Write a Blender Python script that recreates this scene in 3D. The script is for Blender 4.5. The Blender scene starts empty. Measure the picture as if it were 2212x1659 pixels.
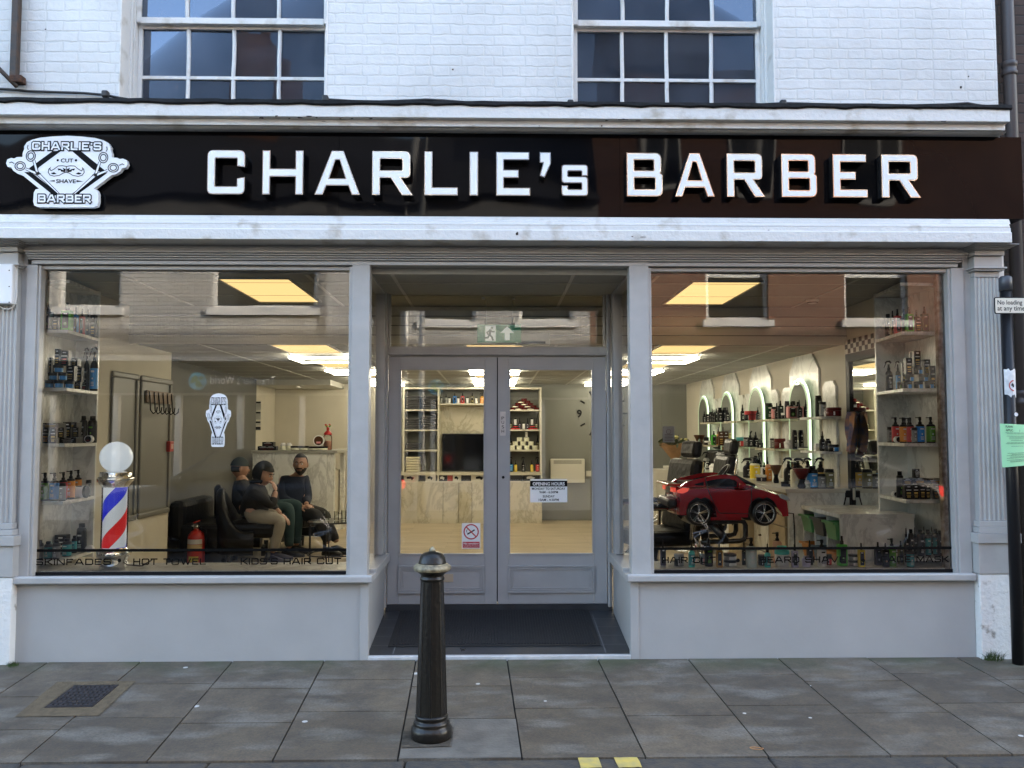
import bpy, bmesh, math, random
from mathutils import Vector, Matrix, Euler
random.seed(7)
PI = math.pi
sc = bpy.context.scene
col = sc.collection

# ---------------------------------------------------------------- camera
F, CU, CV = 1840.0, 1106.0, 829.5            # focal length and centre in units of a 2212 px wide frame
PITCH, YAW, ROLL = math.radians(3.319), math.radians(1.154), math.radians(-0.014)
EYE = Vector((0.0, -5.81, 1.51))
_cy, _sy, _cp, _sp, _cr, _sr = math.cos(YAW), math.sin(YAW), math.cos(PITCH), math.sin(PITCH), math.cos(ROLL), math.sin(ROLL)
FWD = Vector((_sy * _cp, _cy * _cp, _sp))
_r0 = Vector((_cy, -_sy, 0)); _u0 = _r0.cross(FWD)
RGT = _r0 * _cr + _u0 * _sr
UPV = _u0 * _cr - _r0 * _sr
cam_data = bpy.data.cameras.new('camera')
cam = bpy.data.objects.new('camera', cam_data); col.objects.link(cam)
cam_data.sensor_width = 36.0
cam_data.lens = F / 2212.0 * 36.0
cam_data.clip_start = 0.05; cam_data.clip_end = 2000
cam.matrix_world = Matrix(((RGT.x, UPV.x, -FWD.x, EYE.x), (RGT.y, UPV.y, -FWD.y, EYE.y), (RGT.z, UPV.z, -FWD.z, EYE.z), (0, 0, 0, 1)))
sc.camera = cam

# ---------------------------------------------------------------- sky, sun, exposure
SUN_ELEV, SUN_AZ = math.radians(19.5), math.radians(52)   # azimuth measured from +y (behind the shop) towards +x
world = bpy.data.worlds.new('World'); sc.world = world; world.use_nodes = True
wn = world.node_tree.nodes; wl = world.node_tree.links
bg = wn['Background']
sky = wn.new('ShaderNodeTexSky'); sky.sky_type = 'NISHITA'; sky.sun_disc = False
sky.sun_elevation = SUN_ELEV; sky.sun_rotation = SUN_AZ
sky.air_density = 1.0; sky.dust_density = 3.5; sky.ozone_density = .4
wl.new(sky.outputs[0], bg.inputs['Color']); bg.inputs['Strength'].default_value = 0.15
sun_d = bpy.data.lights.new('sun', 'SUN'); sun_d.energy = 2.0; sun_d.angle = math.radians(0.5); sun_d.color = (1.0, 0.93, 0.82)
sun = bpy.data.objects.new('sun', sun_d); col.objects.link(sun)
sd = Vector((math.sin(SUN_AZ) * math.cos(SUN_ELEV), math.cos(SUN_AZ) * math.cos(SUN_ELEV), math.sin(SUN_ELEV)))
sun.rotation_euler = sd.to_track_quat('Z', 'Y').to_euler(); sun.location = (0, 0, 30)
sc.view_settings.view_transform = 'Standard'; sc.view_settings.look = 'None'
sc.view_settings.gamma = 1.0; sc.view_settings.use_curve_mapping = False
sc.view_settings.exposure = 3.25
sc.render.engine = 'CYCLES'
cy = sc.cycles
cy.use_denoising = True
try: cy.denoiser = 'OPENIMAGEDENOISE'
except Exception: pass
cy.max_bounces = 9; cy.diffuse_bounces = 4; cy.glossy_bounces = 5; cy.transmission_bounces = 6; cy.transparent_max_bounces = 12
cy.caustics_reflective = False; cy.caustics_refractive = False
cy.sample_clamp_indirect = 6.0
cy.use_adaptive_sampling = False

# ---------------------------------------------------------------- pixel helpers (u, v in a 2212 x 1659 frame)
KE = 2.0 ** -sc.view_settings.exposure      # scene radiance that shows as 1.0
def ray(u, v):
    return FWD + RGT * ((u - CU) / F) + UPV * ((CV - v) / F)
def at(u, v, Y):                       # point of the plane y = Y seen at (u, v)
    r = ray(u, v); t = (Y - EYE.y) / r.y
    return EYE + r * t
def atz(u, v, Z):
    r = ray(u, v); t = (Z - EYE.z) / r.z
    return EYE + r * t
def atx(u, v, X):
    r = ray(u, v); t = (X - EYE.x) / r.x
    return EYE + r * t
def X(u, Y, v=936): return at(u, v, Y).x
def Z(v, Y, u=1106): return at(u, v, Y).z
SLOPE = 0.05
def atp(u, v):                          # point on the sloping pavement z = SLOPE*y
    r = ray(u, v); t = (SLOPE * EYE.y - EYE.z) / (r.z - SLOPE * r.y)
    return EYE + r * t

# ---------------------------------------------------------------- mesh helpers
class MB:
    def __init__(s): s.v = []; s.f = []; s.m = []; s.mi = 0; s.sm = []
    def add(s, vs, fs, smooth=False):
        o = len(s.v); s.v += [tuple(p) for p in vs]
        for f in fs:
            s.f.append([i + o for i in f]); s.m.append(s.mi); s.sm.append(smooth)
        return s
    def box(s, x0, x1, y0, y1, z0, z1):
        if x0 > x1: x0, x1 = x1, x0
        if y0 > y1: y0, y1 = y1, y0
        if z0 > z1: z0, z1 = z1, z0
        return s.add([(x0,y0,z0),(x1,y0,z0),(x1,y1,z0),(x0,y1,z0),(x0,y0,z1),(x1,y0,z1),(x1,y1,z1),(x0,y1,z1)],
                     [(3,2,1,0),(4,5,6,7),(0,1,5,4),(1,2,6,5),(2,3,7,6),(3,0,4,7)])
    def cbox(s, c, d, b=0.0, rot=None):
        """centred box with chamfer b on all edges, optional rotation matrix"""
        hx, hy, hz = d[0]/2, d[1]/2, d[2]/2
        bm = bmesh.new(); bmesh.ops.create_cube(bm, size=1.0)
        for q in bm.verts: q.co = Vector((q.co.x*d[0], q.co.y*d[1], q.co.z*d[2]))
        if b > 0: bmesh.ops.bevel(bm, geom=bm.edges[:], offset=b, segments=2, affect='EDGES', profile=0.5)
        s.bm(bm, c, rot); return s
    def bm(s, bm, c=(0,0,0), rot=None, smooth=False):
        bm.verts.ensure_lookup_table(); bm.verts.index_update()
        c = Vector(c)
        vs = [(rot @ q.co if rot else q.co) + c for q in bm.verts]
        s.add(vs, [[q.index for q in f.verts] for f in bm.faces], smooth); bm.free(); return s
    def quad(s, a, b, c, d): return s.add([a,b,c,d], [(0,1,2,3)])
    def lathe(s, prof, c=(0,0,0), n=20, rot=None, smooth=True, cap=True, squash=1.0):
        c = Vector(c); vs = []; fs = []
        for r, z in prof:
            for k in range(n):
                a = 2*PI*k/n; p = Vector((r*math.cos(a), r*math.sin(a)*squash, z))
                vs.append((rot @ p if rot else p) + c)
        for i in range(len(prof)-1):
            for k in range(n):
                k2 = (k+1) % n
                fs.append((i*n+k, i*n+k2, (i+1)*n+k2, (i+1)*n+k))
        s.add(vs, fs, smooth)
        if cap:
            o = len(s.v) - len(vs)
            if prof[0][0] > 1e-5: s.f.append([o+k for k in reversed(range(n))]); s.m.append(s.mi); s.sm.append(False)
            if prof[-1][0] > 1e-5: s.f.append([o+(len(prof)-1)*n+k for k in range(n)]); s.m.append(s.mi); s.sm.append(False)
        return s
    def tube(s, path, r, n=8, smooth=True, close=False):
        path = [Vector(p) for p in path]; vs = []; fs = []; m = len(path)
        rr = r if isinstance(r, (list, tuple)) else [r]*m
        prev = None
        for i, p in enumerate(path):
            if close: t = path[(i+1) % m] - path[i-1]
            else: t = path[min(i+1, m-1)] - path[max(i-1, 0)]
            t.normalize()
            if prev is None:
                a = Vector((0,0,1)) if abs(t.z) < 0.9 else Vector((1,0,0))
                nx = t.cross(a).normalized()
            else:
                nx = (prev - t*prev.dot(t))
                nx = nx.normalized() if nx.length > 1e-6 else t.orthogonal().normalized()
            prev = nx; ny = t.cross(nx)
            for k in range(n):
                a = 2*PI*k/n; vs.append(p + nx*(rr[i]*math.cos(a)) + ny*(rr[i]*math.sin(a)))
        for i in range(m if close else m-1):
            j = (i+1) % m
            for k in range(n):
                k2 = (k+1) % n; fs.append((i*n+k, i*n+k2, j*n+k2, j*n+k))
        if not close: fs.append(tuple(reversed(range(n)))); fs.append(tuple((m-1)*n+k for k in range(n)))
        return s.add(vs, fs, smooth)
    def sphere(s, c, r, n=16, m=10, scale=(1,1,1), rot=None):
        bm = bmesh.new(); bmesh.ops.create_uvsphere(bm, u_segments=n, v_segments=m, radius=1.0)
        for q in bm.verts: q.co = Vector((q.co.x*r*scale[0], q.co.y*r*scale[1], q.co.z*r*scale[2]))
        return s.bm(bm, c, rot, True)
    def prism(s, poly, fn, a, b):
        """extrude a 2-D polygon: fn(p, q, t) -> point, between t=a and t=b"""
        n = len(poly)
        vs = [fn(p, q, a) for p, q in poly] + [fn(p, q, b) for p, q in poly]
        fs = [tuple(reversed(range(n))), tuple(range(n, 2*n))] + [(i, (i+1) % n, n+(i+1) % n, n+i) for i in range(n)]
        return s.add(vs, fs)
    def run(s, prof, x0, x1):            # profile (y, z) swept along x
        return s.prism(prof, lambda p, q, t: (t, p, q), x0, x1)
    def mesh(s, name, mats):
        me = bpy.data.meshes.new(name); me.from_pydata(s.v, [], s.f)
        if not isinstance(mats, (list, tuple)): mats = [mats]
        for m in mats: me.materials.append(m)
        me.polygons.foreach_set('material_index', s.m); me.polygons.foreach_set('use_smooth', s.sm)
        bm = bmesh.new(); bm.from_mesh(me); bmesh.ops.recalc_face_normals(bm, faces=bm.faces[:]); bm.to_mesh(me); bm.free()
        me.update(); return me
    def build(s, name, mats, parent=None, bevel=0.0):
        o = bpy.data.objects.new(name, s.mesh(name, mats)); return link(o, parent, bevel)

def link(o, parent=None, bevel=0.0):
    col.objects.link(o)
    if parent is not None:
        o.parent = parent; o.matrix_parent_inverse = pworld(parent).inverted()
    if bevel > 0:
        b = o.modifiers.new('bevel', 'BEVEL'); b.width = bevel; b.segments = 2; b.limit_method = 'ANGLE'; b.angle_limit = math.radians(40)
    return o
def pworld(o):
    m = o.matrix_basis.copy()
    while o.parent is not None:
        m = o.parent.matrix_basis @ o.matrix_parent_inverse @ m; o = o.parent
    return m
def thing(name, label, cat, loc=(0,0,0), group=None, rot=0.0):
    o = bpy.data.objects.new(name, None); col.objects.link(o); o.empty_display_size = 0.1
    o.location = loc; o.rotation_euler = (0, 0, rot)
    return tag(o, label, cat, group)
def tag(o, label, cat, group=None):
    o['label'] = label; o['category'] = cat
    if group: o['group'] = group
    return o
def structure(o): o['kind'] = 'structure'; return o
def copy_tree(o, parent=None):
    c = o.copy(); col.objects.link(c)
    if parent is not None: c.parent = parent
    for ch in list(o.children): copy_tree(ch, c)
    return c

# ---------------------------------------------------------------- materials
MATS = {}
def mat(name, base=(.5,.5,.5), rough=.5, metal=0.0, spec=.5, noise=0.0, nscale=8.0, bump=0.0, bscale=40.0, emit=None, estr=0.0, dark=None, coat=0.0, detail=6):
    """principled material with a little procedural colour and bump variation"""
    if name in MATS: return MATS[name]
    m = bpy.data.materials.new(name); m.use_nodes = True; MATS[name] = m
    nt = m.node_tree; p = nt.nodes['Principled BSDF']
    p.inputs['Base Color'].default_value = (*base, 1); p.inputs['Roughness'].default_value = rough
    p.inputs['Metallic'].default_value = metal; p.inputs['Specular IOR Level'].default_value = spec
    if coat: p.inputs['Coat Weight'].default_value = coat; p.inputs['Coat Roughness'].default_value = .05
    if emit: p.inputs['Emission Color'].default_value = (*emit, 1); p.inputs['Emission Strength'].default_value = estr
    tc = None
    if noise or bump:
        tc = nt.nodes.new('ShaderNodeTexCoord')
    if noise:
        n = nt.nodes.new('ShaderNodeTexNoise'); n.inputs['Scale'].default_value = nscale; n.inputs['Detail'].default_value = detail
        nt.links.new(tc.outputs['Object'], n.inputs['Vector'])
        mx = nt.nodes.new('ShaderNodeMix'); mx.data_type = 'RGBA'
        d = dark if dark else tuple(c*(1-noise) for c in base)
        l = tuple(min(1, c*(1+noise*.5)) for c in base) if not dark else base
        mx.inputs['A'].default_value = (*d, 1); mx.inputs['B'].default_value = (*l, 1)
        rp = nt.nodes.new('ShaderNodeMapRange'); rp.inputs['From Min'].default_value = .32; rp.inputs['From Max'].default_value = .68
        nt.links.new(n.outputs['Fac'], rp.inputs['Value']); nt.links.new(rp.outputs[0], mx.inputs['Factor'])
        nt.links.new(mx.outputs['Result'], p.inputs['Base Color'])
    if bump:
        n2 = nt.nodes.new('ShaderNodeTexNoise'); n2.inputs['Scale'].default_value = bscale; n2.inputs['Detail'].default_value = 4
        nt.links.new(tc.outputs['Object'], n2.inputs['Vector'])
        b = nt.nodes.new('ShaderNodeBump'); b.inputs['Strength'].default_value = bump; b.inputs['Distance'].default_value = .01
        nt.links.new(n2.outputs['Fac'], b.inputs['Height']); nt.links.new(b.outputs[0], p.inputs['Normal'])
    return m
def xz(nt, scale=(1,1), axes=('X','Z'), warp=0.0, wscale=9.0):
    """object coordinates laid flat (x, z) for wall textures, optionally warped"""
    tc = nt.nodes.new('ShaderNodeTexCoord'); src = tc.outputs['Object']
    if warp:
        n = nt.nodes.new('ShaderNodeTexNoise'); n.inputs['Scale'].default_value = wscale; n.inputs['Detail'].default_value = 2
        nt.links.new(src, n.inputs['Vector'])
        vm = nt.nodes.new('ShaderNodeVectorMath'); vm.operation = 'MULTIPLY_ADD'
        vm.inputs[1].default_value = (warp, warp, warp)
        nt.links.new(n.outputs['Color'], vm.inputs[0]); nt.links.new(src, vm.inputs[2]); src = vm.outputs[0]
    sx = nt.nodes.new('ShaderNodeSeparateXYZ'); nt.links.new(src, sx.inputs[0])
    cx = nt.nodes.new('ShaderNodeCombineXYZ')
    for i, a in enumerate(axes): nt.links.new(sx.outputs[a], cx.inputs[i])
    mp = nt.nodes.new('ShaderNodeMapping'); mp.inputs['Scale'].default_value = (*scale, 1)
    nt.links.new(cx.outputs[0], mp.inputs['Vector'])
    return mp.outputs[0]
def brick_mat(name, c1, c2, mortar, rough=.8, bumps=.6, warp=.012, axes=('X','Z'), rubble=.35, w=.225, h=.075, msize=.008, bdist=.012):
    m = bpy.data.materials.new(name); m.use_nodes = True; MATS[name] = m
    nt = m.node_tree; p = nt.nodes['Principled BSDF']; p.inputs['Roughness'].default_value = rough
    vec = xz(nt, axes=axes, warp=warp, wscale=14)
    b = nt.nodes.new('ShaderNodeTexBrick'); nt.links.new(vec, b.inputs['Vector'])
    b.inputs['Color1'].default_value = (*c1, 1); b.inputs['Color2'].default_value = (*c2, 1); b.inputs['Mortar'].default_value = (*mortar, 1)
    b.inputs['Scale'].default_value = 1; b.inputs['Mortar Size'].default_value = msize; b.inputs['Mortar Smooth'].default_value = .45
    b.inputs['Brick Width'].default_value = w; b.inputs['Row Height'].default_value = h; b.inputs['Bias'].default_value = 0
    b.offset = .5; b.squash = .55; b.squash_frequency = 2
    tc = nt.nodes.new('ShaderNodeTexCoord')
    n = nt.nodes.new('ShaderNodeTexNoise'); n.inputs['Scale'].default_value = 22; n.inputs['Detail'].default_value = 8; n.inputs['Roughness'].default_value = .6
    nt.links.new(tc.outputs['Object'], n.inputs['Vector'])
    n3 = nt.nodes.new('ShaderNodeTexNoise'); n3.inputs['Scale'].default_value = 1.1; n3.inputs['Detail'].default_value = 3
    nt.links.new(tc.outputs['Object'], n3.inputs['Vector'])
    mx = nt.nodes.new('ShaderNodeMix'); mx.data_type = 'RGBA'; mx.blend_type = 'MULTIPLY'; mx.inputs['Factor'].default_value = 1
    rp = nt.nodes.new('ShaderNodeMapRange'); rp.inputs['From Min'].default_value = .3; rp.inputs['From Max'].default_value = .7; rp.inputs['To Min'].default_value = .84; rp.inputs['To Max'].default_value = 1.05
    nt.links.new(n3.outputs['Fac'], rp.inputs['Value'])
    nt.links.new(b.outputs['Color'], mx.inputs['A']); nt.links.new(rp.outputs[0], mx.inputs['B']); nt.links.new(mx.outputs['Result'], p.inputs['Base Color'])
    # height = (1 - mortar) * patchy + rubble * noise
    inv = nt.nodes.new('ShaderNodeMath'); inv.operation = 'SUBTRACT'; inv.inputs[0].default_value = 1; nt.links.new(b.outputs['Fac'], inv.inputs[1])
    pt = nt.nodes.new('ShaderNodeMapRange'); pt.inputs['From Min'].default_value = .35; pt.inputs['From Max'].default_value = .65; pt.inputs['To Min'].default_value = .35; pt.inputs['To Max'].default_value = 1
    n4 = nt.nodes.new('ShaderNodeTexNoise'); n4.inputs['Scale'].default_value = 3.0; nt.links.new(tc.outputs['Object'], n4.inputs['Vector']); nt.links.new(n4.outputs['Fac'], pt.inputs['Value'])
    mu = nt.nodes.new('ShaderNodeMath'); mu.operation = 'MULTIPLY'; nt.links.new(inv.outputs[0], mu.inputs[0]); nt.links.new(pt.outputs[0], mu.inputs[1])
    ad = nt.nodes.new('ShaderNodeMath'); ad.operation = 'MULTIPLY_ADD'; ad.inputs[1].default_value = rubble
    nt.links.new(n.outputs['Fac'], ad.inputs[0]); nt.links.new(mu.outputs[0], ad.inputs[2])
    bp = nt.nodes.new('ShaderNodeBump'); bp.inputs['Strength'].default_value = bumps; bp.inputs['Distance'].default_value = bdist
    nt.links.new(ad.outputs[0], bp.inputs['Height']); nt.links.new(bp.outputs[0], p.inputs['Normal'])
    return m
def marble_mat(name, base, vein, scale=1.6, rough=.22, stretch=(1, 1, .55), contrast=(.5, .62), rot=(0, 0, 0)):
    if name in MATS: return MATS[name]
    m = bpy.data.materials.new(name); m.use_nodes = True; MATS[name] = m
    nt = m.node_tree; p = nt.nodes['Principled BSDF']; p.inputs['Roughness'].default_value = rough
    tc = nt.nodes.new('ShaderNodeTexCoord'); mp = nt.nodes.new('ShaderNodeMapping'); mp.inputs['Scale'].default_value = stretch; mp.inputs['Rotation'].default_value = rot
    nt.links.new(tc.outputs['Object'], mp.inputs['Vector'])
    n1 = nt.nodes.new('ShaderNodeTexNoise'); n1.inputs['Scale'].default_value = scale*2; n1.inputs['Detail'].default_value = 12; n1.inputs['Roughness'].default_value = .70; n1.inputs['Distortion'].default_value = .5
    nt.links.new(mp.outputs[0], n1.inputs['Vector'])
    # thin veins where the noise crosses one half
    a = nt.nodes.new('ShaderNodeMath'); a.operation = 'SUBTRACT'; a.inputs[1].default_value = .5; nt.links.new(n1.outputs['Fac'], a.inputs[0])
    ab = nt.nodes.new('ShaderNodeMath'); ab.operation = 'ABSOLUTE'; nt.links.new(a.outputs[0], ab.inputs[0])
    r1 = nt.nodes.new('ShaderNodeMapRange'); r1.inputs['From Min'].default_value = 0; r1.inputs['From Max'].default_value = .05; r1.inputs['To Min'].default_value = .5; r1.inputs['To Max'].default_value = 0
    nt.links.new(ab.outputs[0], r1.inputs['Value'])
    n2 = nt.nodes.new('ShaderNodeTexNoise'); n2.inputs['Scale'].default_value = scale*1.1; n2.inputs['Detail'].default_value = 7; n2.inputs['Distortion'].default_value = .8
    nt.links.new(mp.outputs[0], n2.inputs['Vector'])
    r2 = nt.nodes.new('ShaderNodeMapRange'); r2.inputs['From Min'].default_value = contrast[0]; r2.inputs['From Max'].default_value = contrast[1]; r2.inputs['To Max'].default_value = .8
    nt.links.new(n2.outputs['Fac'], r2.inputs['Value'])
    mu = nt.nodes.new('ShaderNodeMath'); mu.operation = 'MULTIPLY'; nt.links.new(r1.outputs[0], mu.inputs[0]); mu.inputs[1].default_value = .8
    mm = nt.nodes.new('ShaderNodeMath'); mm.operation = 'MAXIMUM'
    r3 = nt.nodes.new('ShaderNodeMath'); r3.operation = 'MULTIPLY'; r3.inputs[1].default_value = .6; nt.links.new(r2.outputs[0], r3.inputs[0])
    nt.links.new(mu.outputs[0], mm.inputs[0]); nt.links.new(r3.outputs[0], mm.inputs[1])
    mx = nt.nodes.new('ShaderNodeMix'); mx.data_type = 'RGBA'; mx.inputs['A'].default_value = (*base, 1); mx.inputs['B'].default_value = (*vein, 1)
    nt.links.new(mm.outputs[0], mx.inputs['Factor']); nt.links.new(mx.outputs['Result'], p.inputs['Base Color'])
    return m
def glass_mat(name, ior=1.8, tint=(1,1,1), wave=0.0, wscale=3.0, rough=0.0, gl_c=(1,1,1), sky_veil=0.0):
    if name in MATS: return MATS[name]
    m = bpy.data.materials.new(name); m.use_nodes = True; MATS[name] = m
    nt = m.node_tree; nt.nodes.remove(nt.nodes['Principled BSDF']); out = nt.nodes['Material Output']
    tr = nt.nodes.new('ShaderNodeBsdfTransparent'); tr.inputs[0].default_value = (*tint, 1)
    gl = nt.nodes.new('ShaderNodeBsdfGlossy'); gl.inputs['Roughness'].default_value = rough; gl.inputs['Color'].default_value = (*gl_c, 1)
    fr = nt.nodes.new('ShaderNodeFresnel'); fr.inputs['IOR'].default_value = ior
    mx = nt.nodes.new('ShaderNodeMixShader'); nt.links.new(fr.outputs[0], mx.inputs[0]); nt.links.new(tr.outputs[0], mx.inputs[1]); nt.links.new(gl.outputs[0], mx.inputs[2])
    if wave:
        tc = nt.nodes.new('ShaderNodeTexCoord'); n = nt.nodes.new('ShaderNodeTexNoise'); n.inputs['Scale'].default_value = wscale; n.inputs['Detail'].default_value = 2.5
        nt.links.new(tc.outputs['Object'], n.inputs['Vector'])
        b = nt.nodes.new('ShaderNodeBump'); b.inputs['Strength'].default_value = wave; b.inputs['Distance'].default_value = .05
        nt.links.new(n.outputs['Fac'], b.inputs['Height']); nt.links.new(b.outputs[0], gl.inputs['Normal'])
    if sky_veil:
        df = nt.nodes.new('ShaderNodeBsdfDiffuse'); df.inputs[0].default_value = (.27,.31,.40,1); m2 = nt.nodes.new('ShaderNodeMixShader'); tc = nt.nodes.new('ShaderNodeTexCoord'); n = nt.nodes.new('ShaderNodeTexNoise'); n.inputs['Scale'].default_value = 4; n.inputs['Detail'].default_value = 7  # bluish diffuse layer stands in for sky reflected in the old panes
        rp = nt.nodes.new('ShaderNodeMapRange'); rp.inputs['From Min'].default_value = .3; rp.inputs['From Max'].default_value = .7; rp.inputs['To Min'].default_value = sky_veil*.55; rp.inputs['To Max'].default_value = sky_veil*1.3
        nt.links.new(tc.outputs['Object'], n.inputs['Vector']); nt.links.new(n.outputs['Fac'], rp.inputs['Value']); nt.links.new(rp.outputs[0], m2.inputs[0]); nt.links.new(mx.outputs[0], m2.inputs[1]); nt.links.new(df.outputs[0], m2.inputs[2]); mx = m2
    nt.links.new(mx.outputs[0], out.inputs['Surface'])
    return m
def emit_mat(name, c, s):
    if name in MATS: return MATS[name]
    m = bpy.data.materials.new(name); m.use_nodes = True; MATS[name] = m
    nt = m.node_tree; nt.nodes.remove(nt.nodes['Principled BSDF'])
    e = nt.nodes.new('ShaderNodeEmission'); e.inputs['Color'].default_value = (*c, 1); e.inputs['Strength'].default_value = s
    nt.links.new(e.outputs[0], nt.nodes['Material Output'].inputs['Surface']); return m

# ---------------------------------------------------------------- lettering helpers
def flat(pts, M):                       # 2-D points -> 3-D through a frame (origin, ex, ey, en)
    o, ex, ey, en = M
    return [o + ex*p[0] + ey*p[1] + en*(p[2] if len(p) > 2 else 0) for p in pts]
def frame_front(x, y, z): return (Vector((x, y, z)), Vector((1,0,0)), Vector((0,0,1)), Vector((0,-1,0)))
def frame_back(x, y, z): return (Vector((x, y, z)), Vector((-1,0,0)), Vector((0,0,1)), Vector((0,1,0)))
def strip(mb, pl, t, M, d=0.0, th=0.0, ext=0.0):
    """thick polyline with mitred corners, as quads"""
    P = [Vector((p[0], p[1])) for p in pl]; n = len(P); closed = (P[0]-P[-1]).length < 1e-6
    if closed: P = P[:-1]; n -= 1
    elif ext:
        ea, eb = ext if isinstance(ext, tuple) else (ext, ext); P[0] = P[0] + (P[0]-P[1]).normalized()*ea; P[-1] = P[-1] + (P[-1]-P[-2]).normalized()*eb
    L = []; R_ = []
    for i in range(n):
        a = P[i-1] if (i > 0 or closed) else None; b = P[(i+1) % n] if (i < n-1 or closed) else None
        d1 = (P[i]-a).normalized() if a is not None else (b-P[i]).normalized()
        d2 = (b-P[i]).normalized() if b is not None else d1
        n1 = Vector((-d1.y, d1.x)); n2 = Vector((-d2.y, d2.x)); mi = (n1+n2)
        mi = mi.normalized() if mi.length > 1e-6 else n1
        k = min(2.2, 1/max(.3, mi.dot(n1)))
        L.append(P[i]+mi*(t/2*k)); R_.append(P[i]-mi*(t/2*k))
    for i in range(n if closed else n-1):
        j = (i+1) % n
        mb.add(flat([(*L[i], d), (*R_[i], d), (*R_[j], d), (*L[j], d)], M), [(0,1,2,3)])
SQ = {  # squarish stroke capitals: (width, [polylines]) in a unit-high cell, centre lines
 'C': (.86, [[(.86,.68),(.86,.91),(.79,1),(.09,1),(0,.91),(0,.09),(.09,0),(.79,0),(.86,.09),(.86,.32)]]),
 'H': (.82, [[(0,0),(0,1)],[(.82,0),(.82,1)],[(0,.5),(.82,.5)]]),
 'A': (.96, [[(0,0),(.38,1),(.58,1),(.96,0)],[(.15,.3),(.81,.3)]]),
 'R': (.82, [[(0,0),(0,1),(.72,1),(.82,.9),(.82,.54),(.72,.44),(0,.44)],[(.42,.44),(.84,0)]]),
 'L': (.68, [[(0,1),(0,0),(.68,0)]]), 'I': (.0, [[(0,0),(0,1)]]),
 'E': (.72, [[(.72,1),(0,1),(0,0),(.72,0)],[(0,.5),(.66,.5)]]),
 'F': (.7, [[(.7,1),(0,1),(0,0)],[(0,.48),(.62,.48)]]),
 'S': (.8, [[(.8,.78),(.8,.92),(.73,1),(.08,1),(0,.92),(0,.58),(.07,.5),(.73,.5),(.8,.43),(.8,.08),(.73,0),(.08,0),(0,.08),(0,.22)]]),
 'B': (.82, [[(0,0),(0,1),(.7,1),(.78,.92),(.78,.58),(.7,.51),(0,.51)],[(.7,.51),(.82,.43),(.82,.09),(.74,0),(0,0)]]),
 'K': (.8, [[(0,0),(0,1)],[(.78,1),(.25,.52),(.82,0)],[(0,.52),(.25,.52)]]),
 'N': (.86, [[(0,0),(0,1),(.06,1),(.8,0),(.86,0),(.86,1)]]),
 'D': (.84, [[(0,0),(0,1),(.7,1),(.84,.86),(.84,.14),(.7,0),(0,0)]]),
 'O': (.9, [[(.1,0),(0,.1),(0,.9),(.1,1),(.8,1),(.9,.9),(.9,.1),(.8,0),(.1,0)]]),
 'T': (.8, [[(0,1),(.8,1)],[(.4,1),(.4,0)]]),
 'W': (1.3, [[(0,1),(.32,0),(.4,0),(.62,.92),(.7,.92),(.9,0),(.98,0),(1.3,1)]]),
 'M': (1.05, [[(0,0),(0,1),(.08,1),(.52,.2),(.97,1),(1.05,1),(1.05,0)]]),
 'V': (.95, [[(0,1),(.43,0),(.52,0),(.95,1)]]),
 'U': (.84, [[(0,1),(0,.09),(.09,0),(.75,0),(.84,.09),(.84,1)]]),
 "'": (.0, [[(.03,1.02),(.0,.72)]]), ' ': (.3, []), '.': (.12, [[(.0,.5),(.12,.5)]]),
}
def sq_width(s, gap=.3): return sum(SQ[c][0] + gap for c in s) - gap
def sq_text(mb, s, x0, x1, y0, h, t, M, d=0.0, gap=.32, e0=0.0, jitter=.0004):
    """write s between x0 and x1 (left/right edges), cap height h"""
    w = sq_width(s, gap); hh = h - t; kx = (x1-x0-t)/w; x = x0 + t/2
    for i, c in enumerate(s):
        cw, pls = SQ[c]
        for k, pl in enumerate(pls):
            strip(mb, [(x+p[0]*kx, y0+t/2+p[1]*hh) for p in pl], t, M, d + jitter*(k % 3), ext=tuple(t/2 if p[1] in (0, 1) else e0 for p in (pl[0], pl[-1])))
        x += (cw+gap)*kx
def curve_mesh(polys, depth=0.0, bevel=0.0, name='shape'):
    """filled 2-D outline(s), holes allowed, extruded along +z by depth"""
    cu = bpy.data.curves.new(name, 'CURVE'); cu.dimensions = '2D'; cu.fill_mode = 'BOTH'; cu.extrude = depth/2; cu.bevel_depth = bevel
    for pl in polys:
        sp = cu.splines.new('POLY'); sp.points.add(len(pl)-1); sp.use_cyclic_u = True
        for q, p in zip(sp.points, pl): q.co = (p[0], p[1], 0, 1)
    o = bpy.data.objects.new(name, cu); col.objects.link(o)
    dg = bpy.context.evaluated_depsgraph_get(); me = bpy.data.meshes.new_from_object(o.evaluated_get(dg))
    bpy.data.objects.remove(o); bpy.data.curves.remove(cu); return me
def into(mb, me, M, dz=0.0):
    mb.add(flat([(v.co.x, v.co.y, v.co.z+dz) for v in me.vertices], M), [list(p.vertices) for p in me.polygons]); bpy.data.meshes.remove(me); return mb
def rnd(pts, seg=4):
    """polygon whose points are (x, y, radius): rounds each corner"""
    out = []; n = len(pts)
    for i, p in enumerate(pts):
        r = p[2] if len(p) > 2 else 0
        if r <= 0: out.append((p[0], p[1])); continue
        P = Vector(p[:2]); A = Vector(pts[i-1][:2]); B = Vector(pts[(i+1) % n][:2])
        da = (A-P).normalized(); db = (B-P).normalized(); an = da.angle(db)
        L = min(r/math.tan(an/2), (A-P).length*.49, (B-P).length*.49)
        s, e = P+da*L, P+db*L
        for k in range(seg+1):
            t = k/seg; q = s*(1-t)**2 + P*2*t*(1-t) + e*t*t; out.append((q.x, q.y))
    return out
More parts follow.
